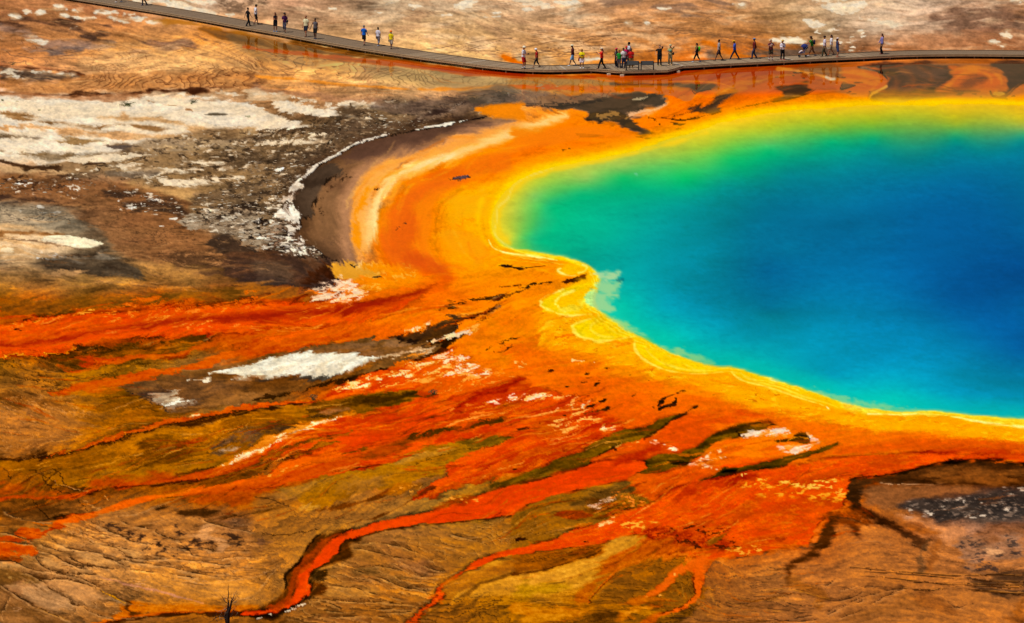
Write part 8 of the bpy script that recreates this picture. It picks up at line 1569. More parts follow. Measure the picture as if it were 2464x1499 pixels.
    tube(bm, [Q(0, 0, 0.505), Q(0, 0, 0.55), Q(0, 0.004, 0.62), Q(0, 0.004, 0.72), Q(0, 0, 0.79), Q(0, -0.003, 0.826), Q(0, 0, 0.842)],
         [(0.112*h*W, 0.082*h*W), (0.110*h*W, 0.080*h*W), (0.098*h*W, 0.072*h*W), (0.108*h*W**0.7, 0.074*h*W), (0.116*h, 0.066*h), (0.080*h, 0.052*h), (0.045*h, 0.042*h)], 12, (1, 0, 0))
    if tk != 'tank':
        for s_, el, wr in arm:
            if tk == 'long': pts, rr = [s_+Vector((-s_.x*0.25, 0, 0.004*h)), s_.lerp(el, 0.2), s_.lerp(el, 0.6), el, el.lerp(wr, 0.9)], [0.030*h, 0.037*h, 0.034*h, 0.030*h, 0.024*h]
            else: pts, rr = [s_+Vector((-s_.x*0.25, 0, 0.004*h)), s_.lerp(el, 0.2), s_.lerp(el, 0.5), s_.lerp(el, 0.82)], [0.030*h, 0.037*h, 0.038*h, 0.036*h]
            tube(bm, pts, rr, 8)
    nm = {'tee': 't_shirt', 'long': 'long_sleeved_top', 'tank': 'sleeveless_top', 'polo': 'polo_shirt'}[tk]
    so = link(nm, fuse(bm, nm, 0.031, 2), cm(tcol), r)
    if tk == 'polo':
        bm = bmesh.new(); tube(bm, [Q(0, 0, 0.832), Q(0, 0.002, 0.852)], [(0.050*h, 0.046*h), (0.044*h, 0.042*h)], 12)
        link('collar', done(bm, 'collar'), cm(tcol), so)
    # shoes
    for hip, kn, an in legs:
        bm = bmesh.new(); d = Vector((0, 1, 0))
        tube(bm, [an+Vector((0, -0.036*h, -0.026*h)), an+Vector((0, 0.0, -0.022*h)), an+Vector((0, 0.05*h, -0.030*h)), an+Vector((0, 0.098*h, -0.036*h))], [(0.023*h, 0.022*h), (0.029*h, 0.026*h), (0.029*h, 0.018*h), (0.02*h, 0.010*h)], 9, (1, 0, 0))
        link('shoe', done(bm, 'shoe'), cm(shoes, 'shoe'), r)
        if socks:
            bm = bmesh.new(); tube(bm, [an, an.lerp(kn, 0.22)], [0.027*h, 0.030*h], 8); link('sock', done(bm, 'sock'), cm(socks), r)
    # hair
    hk, hcl = hair
    if hk != 'none':
        bm = bmesh.new()
        blob(bm, hc+Vector((0, -0.012*h, 0.016*h)), (0.052*h, 0.056*h, 0.058*h), 12, 8)
        if hk in ('long', 'mid'):
            zb = 0.80 if hk == 'long' else 0.85
            tube(bm, [hc+Vector((0, -0.03*h, 0.03*h)), hc+Vector((0, -0.04*h, -0.03*h)), Q(0, -0.062, (zb+0.90)/2), Q(0, -0.072, zb)], [(0.045*h, 0.03*h), (0.056*h, 0.034*h), (0.06*h, 0.026*h), (0.04*h, 0.014*h)], 10, (1, 0, 0))
        if hk == 'bun': blob(bm, hc+Vector((0, -0.07*h, 0.02*h)), (0.026*h, 0.026*h, 0.026*h), 8, 6)
        if hk == 'curly': blob(bm, hc+Vector((0, -0.012*h, 0.02*h)), (0.066*h, 0.068*h, 0.064*h), 10, 7)
        link('hair', fuse(bm, 'hair', 0.018, 1), cm(hcl, 'hair'), r)
    if hat:
        kk, hcol = hat
        bm = bmesh.new(); t0 = hc+Vector((0, -0.006*h, 0.032*h))
        if kk in ('bucket', 'straw'):
            bw_ = 0.098 if kk == 'straw' else 0.084
            tube(bm, [t0+Vector((0, 0, -0.018*h if kk == 'bucket' else -0.004*h)), t0, t0+Vector((0, 0, 0.006*h)), t0+Vector((0, 0, 0.035*h)), t0+Vector((0, 0, 0.046*h))], [(bw_*h, (bw_+0.008)*h), (0.066*h, 0.072*h), (0.060*h, 0.066*h), (0.054*h, 0.060*h), (0.034*h, 0.04*h)], 14)
        else:
            tube(bm, [t0+Vector((0, 0, -0.012*h)), t0+Vector((0, 0, 0.015*h)), t0+Vector((0, 0, 0.034*h)), t0+Vector((0, 0, 0.042*h))], [(0.057*h, 0.064*h), (0.055*h, 0.062*h), (0.042*h, 0.048*h), (0.015*h, 0.018*h)], 14)
            tube(bm, [t0+Vector((0, 0.045*h, -0.006*h)), t0+Vector((0, 0.085*h, -0.010*h)), t0+Vector((0, 0.112*h, -0.018*h))], [(0.050*h, 0.006*h), (0.046*h, 0.005*h), (0.026*h, 0.004*h)], 10, (1, 0, 0))
        nm = {'bucket': 'sun_hat', 'straw': 'straw_hat', 'cap': 'cap'}[kk]
        link(nm, done(bm, nm), cm(hcol), r)
    def bbox(name, c, s, col, par=r, bev=0.02):
        bm = bmesh.new(); bmesh.ops.create_cube(bm, size=1.0); bmesh.ops.scale(bm, vec=s, verts=bm.verts)
        bmesh.ops.bevel(bm, geom=bm.edges[:], offset=min(bev, min(s)*0.35), segments=2, affect='EDGES'); bmesh.ops.translate(bm, vec=c, verts=bm.verts)
        return link(name, done(bm, name), cm(col), par)
    for ex in extra:
        k = ex[0]; c = ex[1] if len(ex) > 1 else (30, 30, 32)
        if k == 'backpack':
            b = bbox('backpack', Q(0, -0.125, 0.70), (0.29*h/1.7, 0.17*h/1.7, 0.44*h/1.7), c, bev=0.06)
            for sx in (-1, 1):
                bm = bmesh.new(); tube(bm, [Q(sx*0.06, -0.075, 0.79), Q(sx*0.06, 0.0, 0.842), Q(sx*0.065, 0.075, 0.76), Q(sx*0.075, 0.04, 0.64)], [(0.014*h, 0.006*h)]*4, 6); link('shoulder_strap', done(bm, 'shoulder_strap'), cm(c), b)
        elif k == 'bag':
            b = bbox('shoulder_bag', Q(ex[2]*0.15, 0.02, 0.56), (0.10*h/1.7, 0.26*h/1.7, 0.24*h/1.7), c, bev=0.04)
            bm = bmesh.new(); tube(bm, [Q(ex[2]*0.145, 0.02, 0.62), Q(0, 0.078, 0.72), Q(-ex[2]*0.05, 0.045, 0.845), Q(-ex[2]*0.03, -0.05, 0.83), Q(ex[2]*0.12, -0.06, 0.64)], [0.007*h]*5, 5); link('strap', done(bm, 'strap'), cm(c), b)
        elif k == 'camera':
            w = (arm[0][2]+arm[1][2])/2+Vector((0, 0.05*h, 0.02*h))
            b = bbox('camera', w, (0.14, 0.07, 0.09), c)
            bm = bmesh.new(); tube(bm, [w+Vector((0, 0.03, 0)), w+Vector((0, 0.12, 0))], [0.036, 0.034], 10); link('lens', done(bm, 'lens'), cm(c), b)
        elif k == 'phone':
            w = (arm[0][2]+arm[1][2])/2+Vector((0, 0.07*h, 0.03*h)) if len(ex) < 3 else arm[ex[2]][2]+Vector((0, 0.06*h, 0.03*h))
            bbox('phone', w, (0.075, 0.012, 0.15), c, bev=0.005)
        elif k == 'tied_jacket':
            bm = bmesh.new(); tube(bm, [Q(0, 0, 0.575), Q(0, 0, 0.545)], [(0.120*h*W, 0.092*h*W), (0.124*h*W, 0.096*h*W)], 12)
            tube(bm, [Q(ex[2]*0.115, 0.0, 0.56), Q(ex[2]*0.15, -0.02, 0.45), Q(ex[2]*0.15, -0.02, 0.36)], [(0.04*h, 0.06*h), (0.05*h, 0.07*h), (0.04*h, 0.06*h)], 8); link('tied_jacket', fuse(bm, 'tied_jacket', 0.025, 1), cm(c), r)
        elif k == 'bottle':
            w = arm[ex[2]][2]+Vector((0, 0.02*h, -0.05*h)); bm = bmesh.new(); tube(bm, [w+Vector((0, 0, -0.1)), w+Vector((0, 0, 0.05)), w+Vector((0, 0, 0.07)), w+Vector((0, 0, 0.1))], [0.034, 0.034, 0.014, 0.014], 10); link('bottle', done(bm, 'bottle'), cm(c), r)
        elif k == 'strap':
            bm = bmesh.new(); tube(bm, [Q(-0.03, -0.05, 0.835), Q(-0.035, 0.045, 0.83), Q(0.0, 0.085, 0.70), Q(0.035, 0.045, 0.83), Q(0.03, -0.05, 0.835)], [0.006*h]*5, 5); link('neck_strap', done(bm, 'neck_strap'), cm(c), r)
        elif k == 'print':
            bbox('shirt_print', Q(0, 0.082*W, 0.70), (0.2, 0.02, 0.2), c, so, 0.006)
    return r
L, R, CAM, AWAY = 90, -90, 180, 0
BK = (24, 22, 24); NV_ = (30, 36, 62); JN = (44, 58, 92); WHT = (238, 236, 236)
person(286.5, 5.5, 1.74, 75, 'person in pale shoes leaving the frame at the upper left', 'tan', ('tee', (120, 120, 124)), ('shorts', (90, 84, 80)), stride=0.45, shoes=(226, 222, 216))
person(348.5, 13, 1.72, 70, 'person in dark blue trousers and blue shoes cut off by the top edge', 'brown', ('tee', (60, 62, 80)), ('pants', (26, 30, 46)), stride=0.35, shoes=(36, 50, 110))
person(597, 63, 1.66, -60, 'walker dressed all in black at the far left end of the strolling groups', 'brown', ('tee', (26, 24, 26)), ('pants', (24, 22, 24)), ('short', (20, 16, 14)), None, ('back', 'fwd'), 0.45, shoes=(30, 28, 30))
person(615.5, 59, 1.80, -65, 'man in white polo shirt, black shorts and dark cap walking away', 'tan', ('polo', (236, 236, 240)), ('shorts', (22, 22, 24)), ('short', (40, 30, 24)), ('cap', (62, 58, 40)), ('down', 'back'), 0.45, shoes=(26, 24, 24), nod=0.5)
person(663, 76, 1.70, 170, 'woman in black top and shorts with blue shoes holding something to her chest', 'tan', ('tank', (24, 24, 32)), ('shorts', (22, 20, 24)), ('mid', (20, 16, 14)), None, ('hold', 'chest'), 0.0, shoes=(60, 140, 200), nod=0.8)
person(685.5, 77.5, 1.73, 165, 'woman in purple t-shirt and grey knee shorts carrying a dark bag', 'tan', ('tee', (72, 24, 74)), ('capri', (86, 84, 100)), ('mid', (40, 26, 18)), ('cap', (44, 40, 38)), ('down', 'hold'), 0.3, shoes=(60, 50, 44), extra=(('bag', (44, 42, 50), -1),))
person(736.5, 88, 1.84, 155, 'man in cream short-sleeved shirt and navy shorts strolling with sandals', 'tan', ('polo', (228, 220, 176)), ('shorts', (30, 38, 58)), ('short', (150, 90, 60)), None, ('down', 'down'), 0.5, shoes=(90, 50, 34), heavy=1.08)
person(759, 93.5, 1.78, 160, 'young man in grey sleeveless shirt and long black shorts', 'brown', ('tank', (98, 94, 98)), ('shorts', (20, 20, 22)), ('short', (20, 14, 12)), None, ('down', 'out'), 0.25, shoes=(56, 60, 80))
person(876, 109.5, 1.74, -30, 'woman in bright blue t-shirt and black skirt, grey headscarf, arm swung out', 'tan', ('tee', (10, 100, 206)), ('skirt', (20, 20, 24)), ('short', (120, 116, 116)), None, ('out', 'fwd'), 0.4, shoes=(34, 28, 26))
person(910, 111, 1.62, -35, 'person in white t-shirt and grey cropped trousers following the blue shirt', 'brown', ('tee', (226, 222, 234)), ('capri', (138, 132, 146)), ('bun', (22, 18, 16)), None, ('down', 'down'), 0.35, shoes=(170, 190, 220), extra=(('bottle', (30, 30, 34), 0),))
person(941, 118, 1.56, -25, 'person in yellow t-shirt, orange hat and pale shorts', 'brown', ('tee', (252, 226, 20)), ('shorts', (210, 196, 176)), ('short', (60, 40, 28)), ('bucket', (252, 118, 14)), ('down', 'down'), 0.4, shoes=(40, 32, 30), extra=(('bottle', (60, 170, 120), 0),))
person(1259.5, 166, 1.88, -120, 'man in white t-shirt, red shorts and white sun hat looking at his camera', 'tan', ('tee', (238, 234, 240)), ('shorts', (186, 26, 30)), ('short', (60, 44, 34)), ('bucket', (240, 228, 196)), ('hold', 'hold'), 0.0, shoes=(80, 50, 36), socks=(236, 232, 236), extra=(('camera', (24, 24, 28)), ('strap', (36, 40, 70))), nod=0.6)
person(1291.5, 162, 1.56, 85, 'person in red shirt, dark cropped trousers and white bucket hat with belly pack', 'tan', ('tee', (190, 20, 26)), ('capri', (30, 40, 48)), ('short', (70, 50, 40)), ('bucket', (246, 244, 250)), ('down', 'down'), 0.5, shoes=(150, 104, 70), extra=(('bag', (40, 28, 34), 1),), nod=0.8)
person(1378, 158.6, 1.76, 95, 'man in maroon t-shirt, pale blue shorts and straw hat walking', 'brown', ('tee', (92, 24, 30)), ('shorts', (120, 172, 216)), ('short', (40, 30, 24)), ('straw', (232, 216, 178)), ('hold', 'hold'), 0.55, shoes=(240, 240, 242), nod=0.5)
person(1400, 164, 1.58, 180, 'blond person in yellow shirt and white shorts with a red jacket round the waist', 'tan', ('tee', (250, 230, 10)), ('shorts', (240, 226, 232)), ('mid', (170, 120, 50)), None, ('hold', 'hold'), 0.0, shoes=(240, 240, 244), extra=(('tied_jacket', (130, 20, 40), 1), ('camera', (70, 60, 40))), heavy=1.2)
person(1448, 165.6, 1.72, 95, 'long-haired woman in red shirt, black trousers and white cap raising a phone', 'light', ('tee', (232, 40, 24)), ('pants', (20, 18, 22)), ('long', (72, 40, 26)), ('cap', (240, 226, 196)), ('phone', 'phone'), 0.6, shoes=(110, 60, 36), extra=(('phone', (40, 36, 36)),))
person(1483.5, 161.5, 1.56, 120, 'person in pink-red cap with white and red bag at the left of the crowd', 'brown', ('tee', (44, 36, 40)), ('pants', (24, 24, 32)), ('short', (24, 18, 16)), ('cap', (236, 40, 84)), ('out', 'hold'), 0.0, shoes=(150, 130, 120), extra=(('bag', (226, 196, 186), -1),))
person(1490, 164, 1.48, 160, 'child in green t-shirt and grey trousers at the front of the crowd', 'tan', ('tee', (30, 150, 50)), ('pants', (70, 64, 70)), ('short', (20, 18, 18)), None, ('down', 'down'), 0.0, shoes=(60, 50, 60))
person(1500, 164, 1.66, 200, 'man in white polo shirt and jeans in the middle of the crowd', 'brown', ('polo', (236, 230, 228)), ('pants', (46, 56, 86)), ('short', (18, 14, 14)), None, ('down', 'hold'), 0.0, shoes=(46, 44, 60), heavy=1.1)
person(1507, 158.5, 1.62, 190, 'person in red cap and magenta top half hidden behind the white polo', 'brown', ('tee', (214, 20, 90)), ('pants', (120, 110, 104)), ('short', (30, 20, 16)), ('cap', (236, 30, 40)), ('down', 'hold'), 0.0)
person(1513.5, 153.5, 1.78, 110, 'tall person with black hair and pale grey shirt at the back of the crowd', 'brown', ('tee', (206, 206, 216)), ('pants', (50, 50, 60)), ('curly', (16, 14, 14)), None, ('hold', 'down'), 0.0)
person(1518.5, 162.7, 1.58, 190, 'stout person in dark hood and bright red shirt with khaki trousers', 'brown', ('tee', (206, 24, 22)), ('pants', (166, 120, 60)), ('long', (26, 22, 34)), None, ('hold', 'down'), 0.0, shoes=(120, 90, 50), heavy=1.25)
person(1587, 158.5, 1.70, 170, 'man dressed in black shielding his eyes with both hands', 'light', ('tee', (24, 24, 26)), ('pants', (20, 20, 22)), ('short', (30, 24, 20)), None, ('eyes', 'hip'), 0.0, shoes=(190, 160, 90), heavy=1.12)
person(1613, 156.5, 1.70, 165, 'person in patterned yellow-green top, khaki trousers and beige hat, hand to face', 'tan', ('tee', (196, 176, 110)), ('pants', (140, 122, 84)), ('short', (50, 36, 28)), ('bucket', (196, 182, 136)), ('face', 'hold'), 0.0, shoes=(226, 180, 120), extra=(('bag', (34, 34, 38), -1), ('print', (110, 170, 150))))
person(1676.5, 150, 1.60, 92, 'woman in black walking left with a bright green backpack', 'tan', ('tank', (26, 22, 26)), ('capri', (24, 22, 26)), ('mid', (20, 16, 18)), None, ('fwd', 'back'), 0.62, shoes=(200, 204, 214), extra=(('backpack', (70, 214, 30)), ('phone', (40, 40, 40), 0)))
person(1730, 146, 1.76, 92, 'man in grey short-sleeved shirt and dark shorts striding left', 'brown', ('polo', (166, 160, 160)), ('shorts', (56, 40, 44)), ('short', (26, 20, 20)), None, ('down', 'down'), 0.66, shoes=(80, 50, 40))
person(1767.5, 144, 1.62, 92, 'walker in blue t-shirt, yellow cap and jeans with a wide stride', 'brown', ('tee', (34, 88, 200)), ('pants', (40, 44, 64)), ('short', (30, 22, 20)), ('cap', (246, 186, 20)), ('hold', 'down'), 0.78, shoes=(50, 44, 50), nod=0.6)
person(1815, 141.5, 1.72, 90, 'man in dark red shirt, jeans and pale blue cap', 'brown', ('tee', (112, 22, 24)), ('pants', (44, 56, 90)), ('short', (30, 22, 20)), ('cap', (96, 136, 180)), ('down', 'back'), 0.4, shoes=(60, 54, 60), heavy=1.08)
person(1854.5, 145, 1.74, 185, 'long-haired person in maroon-sleeved grey top and olive shorts reading a phone', 'light', ('tee', (104, 40, 48)), ('shorts', (70, 62, 44)), ('mid', (40, 24, 18)), None, ('phone', 'phone'), 0.0, shoes=(90, 50, 40), socks=(238, 234, 236), extra=(('phone', (230, 220, 210)), ('print', (180, 172, 168))), nod=1.0)
person(1882.5, 143.8, 1.66, 190, 'woman in white long-sleeved top, black trousers and yellow straw hat with a camera', 'light', ('long', (232, 228, 236)), ('pants', (22, 20, 24)), ('mid', (24, 18, 18)), ('straw', (206, 164, 70)), ('hold', 'hold'), 0.0, shoes=(190, 50, 60), extra=(('camera', (30, 28, 30)), ('strap', (30, 30, 30))), nod=0.6)
person(1954, 135, 1.66, 92, 'woman in green t-shirt with a navy backpack pushing the stroller', 'tan', ('tee', (44, 130, 36)), ('capri', (126, 80, 50)), ('mid', (30, 22, 20)), ('cap', (36, 32, 34)), ('push', 'push'), 0.6, shoes=(200, 190, 190), extra=(('backpack', (34, 36, 70)),), lean=0.14)
person(1984, 135.6, 1.72, 95, 'man in white t-shirt, camouflage trousers and dark cap', 'tan', ('tee', (230, 222, 236)), ('pants', (82, 76, 54)), ('short', (30, 24, 22)), ('cap', (44, 38, 36)), ('down', 'down'), 0.4, shoes=(60, 50, 44))
person(2000, 132.5, 1.70, 95, 'dark-haired person in white t-shirt and khaki shorts with sunglasses', 'tan', ('tee', (240, 236, 240)), ('shorts', (166, 146, 116)), ('mid', (20, 16, 18)), None, ('down', 'hold'), 0.5, shoes=(176, 90, 50), extra=(('phone', (36, 30, 36), 0),))
person(2014.5, 137.5, 1.62, -70, 'person in white cap, navy print shirt and denim shorts beside the white shirts', 'tan', ('tank', (58, 70, 108)), ('shorts', (54, 78, 128)), ('mid', (40, 26, 24)), ('cap', (240, 226, 224)), ('hold', 'hold'), 0.2, shoes=(196, 120, 90), extra=(('print', (170, 170, 200)),))
person(2122, 130, 1.72, 95, 'woman standing alone in lavender long-sleeved top and black trousers', 'light', ('long', (132, 126, 186)), ('pants', (22, 18, 22)), ('long', (62, 32, 24)), None, ('down', 'fwd'), 0.15, shoes=(150, 70, 60))
# ---------------------------------------------------------------------------
# stroller with a child
# ---------------------------------------------------------------------------
def stroller(u, v):
    x, y, _ = pixel_to_plane(u, v, DECK)
    r = root('stroller', 'folding stroller with navy blue hood pushed along the boardwalk', 'stroller', (x, y, DECK+0.004), math.radians(90))
    met = mat('stroller_frame', (120, 124, 130), 0.4, 0.1); navy = mat('stroller_fabric', (32, 44, 110), 0.85, 0.15); tyre = mat('stroller_tyre', (30, 28, 28), 0.9, 0.1)
    bm = bmesh.new()
    for sx in (-0.22, 0.22):
        tube(bm, [(sx, 0.32, 0.09), (sx, -0.02, 0.50), (sx, -0.38, 1.0), (sx, -0.46, 1.03)], [0.014]*4, 6)
        tube(bm, [(sx, -0.24, 0.09), (sx, 0.02, 0.48)], [0.014, 0.014], 6)
    tube(bm, [(-0.22, -0.24, 0.12), (0.22, -0.24, 0.12)], [0.012, 0.012], 6); tube(bm, [(-0.22, -0.45, 1.03), (0.22, -0.45, 1.03)], [0.018, 0.018], 6)
    link('frame', done(bm, 'frame'), met, r)
    bm = bmesh.new(); tube(bm, [(0, 0.30, 0.36), (0, 0.16, 0.38), (0, -0.06, 0.40), (0, -0.20, 0.82)], [(0.20, 0.015), (0.20, 0.03), (0.20, 0.03), (0.20, 0.02)], 10, (1, 0, 0)); link('seat', done(bm, 'seat'), navy, r)
    bm = bmesh.new(); vs = blob(bm, Vector((0, -0.10, 0.86)), (0.24, 0.30, 0.26), 12, 8)
    bmesh.ops.delete(bm, geom=[q for q in bm.verts if q.co.y-q.co.z*0.9 > -0.55 and q.co.z < 0.86], context='VERTS'); link('hood', done(bm, 'hood'), navy, r)
    for sx in (-0.24, 0.24):
        for yy in (0.32, -0.24):
            bm = bmesh.new(); bmesh.ops.create_cone(bm, cap_ends=True, segments=14, radius1=0.09, radius2=0.09, depth=0.04, matrix=Matrix.Translation((sx, yy, 0.09)) @ Matrix.Rotation(math.pi/2, 4, 'Y')); w = link('wheel', done(bm, 'wheel', False), tyre, r)
            bm = bmesh.new(); bmesh.ops.create_cone(bm, cap_ends=True, segments=10, radius1=0.035, radius2=0.035, depth=0.05, matrix=Matrix.Translation((sx, yy, 0.09)) @ Matrix.Rotation(math.pi/2, 4, 'Y')); link('hub', done(bm, 'hub', False), met, w)
    # the seated child
    c = root('person', 'small child with a pale blanket sitting in the stroller', 'person', (x, y, DECK+0.004), math.radians(90), 'visitors on the boardwalk')
    bm = bmesh.new()
    blob(bm, Vector((0, -0.12, 0.80)), (0.075, 0.085, 0.09), 10, 8)
    tube(bm, [(0, -0.02, 0.44), (0, -0.06, 0.55), (0, -0.11, 0.70), (0, -0.12, 0.76)], [(0.09, 0.07), (0.10, 0.075), (0.085, 0.06), (0.035, 0.035)], 10, (1, 0, 0))
    for sx in (-1, 1):
        tube(bm, [(sx*0.05, -0.02, 0.44), (sx*0.07, 0.17, 0.48), (sx*0.07, 0.28, 0.34), (sx*0.07, 0.33, 0.33)], [0.05, 0.04, 0.028, 0.024], 8)
        tube(bm, [(sx*0.09, -0.10, 0.68), (sx*0.13, 0.0, 0.58), (sx*0.06, 0.11, 0.55)], [0.034, 0.028, 0.022], 8)
    b = fuse(bm, 'body', 0.018); link('body', b, mat('skin_tan', SKIN['tan']), c)
    bm = bmesh.new(); tube(bm, [(0, -0.02, 0.42), (0, -0.06, 0.55), (0, -0.11, 0.70)], [(0.105, 0.085), (0.112, 0.088), (0.10, 0.07)], 10, (1, 0, 0)); link('t_shirt', done(bm, 't_shirt'), mat('cloth_child', (190, 90, 90), 0.9), c)
    bm = bmesh.new(); blob(bm, Vector((0, -0.13, 0.82)), (0.08, 0.088, 0.088), 10, 8); link('hair', done(bm, 'hair'), mat('hair_child', (40, 26, 20), 0.9), c)
    bm = bmesh.new(); tube(bm, [(0, 0.02, 0.52), (0, 0.16, 0.53), (0, 0.28, 0.44), (0, 0.36, 0.36)], [(0.12, 0.05), (0.15, 0.05), (0.14, 0.05), (0.10, 0.03)], 10, (1, 0, 0)); link('blanket', fuse(bm, 'blanket', 0.02, 2), mat('cloth_blanket', (236, 214, 210), 0.95), c)
stroller(1932.5, 137.6)

# ---------------------------------------------------------------------------
# dead tree in the foreground
# ---------------------------------------------------------------------------
def dead_tree(u, v, label):
    x, y, _ = pixel_to_plane(u, v, 0.0)
    r = root('dead_tree', label, 'tree', (x, y, 0))
    bark = mat('charred_bark', (44, 32, 26), 0.95, 0.4, 12.0, 0.5, 0.1, (1, 1, 0.25)); grey = mat('bleached_wood', (150, 122, 92), 0.9, 0.35, 10.0, 0.3, 0.1, (1, 1, 0.3))
    rr = random.Random(5)
    K = pixel_to_plane(u, v, 0)[1]; pxm = math.hypot(K, CAM_H)/FOC      # metres per image pixel at the tree
    ux, uz = 548.0, 1499.0
    ztop = (v-1499.0)*pxm*1.03
    def W(px, py, d=0.0):          # image pixels of the traced limbs -> metres in the tree's own frame
        return Vector(((px-ux)*pxm, d, ztop+(uz-py)*pxm*1.03))
    # crop pixels: the crop's 1615 px = 250 source px = 150.4 image pixels, offset (481.25, 1359.5)
    def q(a, b, d=0.0): return W(481.25+a*0.0931, 1359.5+b*0.0931, d)
    base = Vector((q(730, 1499).x-0.02, 0, -0.05))
    bm = bmesh.new()
    tube(bm, [base, base+Vector((0.02, 0, 0.35)), q(735, 1700), q(725, 1499), q(700, 1420)], [0.15, 0.115, 0.10, 0.082, 0.075], 10)
    tube(bm, [q(725, 1450), q(665, 1360), q(690, 1280), q(725, 1170), q(745, 1050), q(755, 980, 0.02), q(742, 880), q(762, 760), q(752, 620), q(765, 480)], [0.06, 0.055, 0.045, 0.038, 0.034, 0.03, 0.024, 0.018, 0.013, 0.006], 8)
    tube(bm, [q(735, 1480, -0.02), q(742, 1330, -0.04), q(745, 1230, -0.05), q(785, 1130, -0.06), q(815, 1030, -0.05), q(835, 930, -0.04), q(845, 880, -0.04)], [0.07, 0.066, 0.06, 0.05, 0.04, 0.03, 0.022], 8)
    link('trunk', fuse(bm, 'trunk', 0.011, 1), bark, r)
    limbs = [([(650, 1330), (600, 1320), (530, 1330), (420, 1370), (370, 1410), (340, 1450)], 0.030), ([(420, 1370), (410, 1320), (435, 1270)], 0.014), ([(415, 1375), (440, 1440), (465, 1480)], 0.012), ([(530, 1330), (520, 1390), (580, 1375), (640, 1370)], 0.012),
             ([(715, 1120), (680, 1140), (640, 1210), (580, 1270)], 0.018), ([(690, 1130), (600, 1170), (500, 1205), (430, 1200)], 0.013), ([(740, 990), (680, 960), (630, 900), (605, 860), (605, 810)], 0.016), ([(680, 960), (660, 900), (655, 865)], 0.009),
             ([(765, 920), (790, 940), (825, 960)], 0.012), ([(845, 880), (825, 850), (815, 820)], 0.014), ([(845, 885), (880, 840), (890, 760)], 0.014), ([(860, 900), (900, 810), (950, 690)], 0.012), ([(850, 930), (900, 890), (935, 820)], 0.013), ([(850, 945), (920, 900), (970, 830)], 0.012), ([(840, 965), (900, 965), (970, 930)], 0.014), ([(925, 955), (980, 900), (1005, 850)], 0.009),
             ([(790, 1170), (830, 1130), (880, 1080)], 0.014), ([(760, 1370), (810, 1320), (855, 1230), (875, 1160)], 0.022), ([(875, 1160), (930, 1185), (990, 1220), (1060, 1300)], 0.014), ([(990, 1220), (970, 1260), (960, 1300)], 0.009), ([(875, 1160), (910, 1140), (940, 1090)], 0.012), ([(810, 1250), (830, 1340), (870, 1400), (910, 1410)], 0.014), ([(720, 1350), (745, 1430), (775, 1520)], 0.020), ([(690, 1270), (665, 1200), (640, 1330)], 0.010), ([(700, 1240), (685, 1160), (690, 1080)], 0.010), ([(560, 1190), (575, 1240), (540, 1280)], 0.007), ([(640, 1340), (660, 1270), (670, 1190)], 0.012), ([(770, 1110), (760, 1060), (765, 1030)], 0.010)]
    for pts, w in limbs:
        dep = rr.uniform(-0.5, 0.5)*min(1.0, 0.012*len(pts)*20)
        n = len(pts); P = [q(a, b, dep*k/(n-1)*(0.6 if w > 0.02 else 0.45)) for k, (a, b) in enumerate(pts)]
        bm = bmesh.new(); tube(bm, P, [max(0.004, w*(1-0.75*k/(n-1))) for k in range(n)], 6)
        for k in range(1, n):
            if rr.random() < 0.75:
                a = P[k]; dd = (P[k]-P[k-1]).normalized()
                e = a+(dd*rr.uniform(0.04, 0.12)+Vector((rr.uniform(-0.09, 0.09), rr.uniform(-0.08, 0.08), rr.uniform(0.0, 0.12))))
                tube(bm, [a, a.lerp(e, 0.5)+Vector((0, 0, 0.01)), e], [0.006, 0.005, 0.003], 5)
        link('branch', done(bm, 'branch'), bark if w > 0.0135 and rr.random() < 0.6 else grey, r)
dead_tree(548, 1560, 'leafless charred dead tree poking up at the bottom edge')

# ---------------------------------------------------------------------------
# small plants
# ---------------------------------------------------------------------------
green = mat('sprout_leaf', (62, 74, 34), 0.8, 0.4, 30.0); dry_ = mat('dry_stalk', (120, 104, 60), 0.9, 0.3, 20.0)
def shrub(u, v, hgt, wid, label, m=green, seed=1):
    x, y, _ = pixel_to_plane(u, v, 0.0); rr = random.Random(seed)
    r = root('shrub', label, 'shrub', (x, y, 0), 0.0, 'small plants on the crust')
    bm = bmesh.new()
    for k in range(7):
        a = rr.uniform(0, 6.28); tube(bm, [(0, 0, -0.02), (math.cos(a)*wid*0.25, math.sin(a)*wid*0.25, hgt*0.5), (math.cos(a)*wid*0.45, math.sin(a)*wid*0.45, hgt*rr.uniform(0.7, 1.0))], [0.018, 0.012, 0.005], 5)
    link('stem', done(bm, 'stem'), dry_, r)
    bm = bmesh.new()
    for k in range(170):
        a = rr.uniform(0, 6.28); t = rr.uniform(0.1, 1.0); q = wid*0.5*math.sqrt(rr.random())*(0.45+0.75*math.sin(math.pi*min(t, 0.95)))
        c = Vector((math.cos(a)*q, math.sin(a)*q, hgt*t)); s_ = rr.uniform(0.03, 0.07)*max(hgt, 0.3)/0.5
        d = Vector((rr.uniform(-1, 1), rr.uniform(-1, 1), rr.uniform(0, 1.2))).normalized(); n = d.cross(Vector((rr.uniform(-1, 1), rr.uniform(-1, 1), 0.3))).normalized()
        vs = [bm.verts.new(c-d*s_), bm.verts.new(c+n*s_*0.4), bm.verts.new(c+d*s_), bm.verts.new(c-n*s_*0.4)]; bm.faces.new(vs)
    link('foliage', done(bm, 'foliage', False), m, r)
shrub(754, 964, 0.3, 0.45, 'tiny dark green shrub on the orange thread below the white sinter island', seed=3)
shrub(1043, 949.5, 0.26, 0.42, 'small dark tuft at the right tip of the olive tongue', seed=4)
shrub(308, 250.5, 0.2, 1.3, 'larger green tuft in the middle of the white sinter sheet', seed=5)
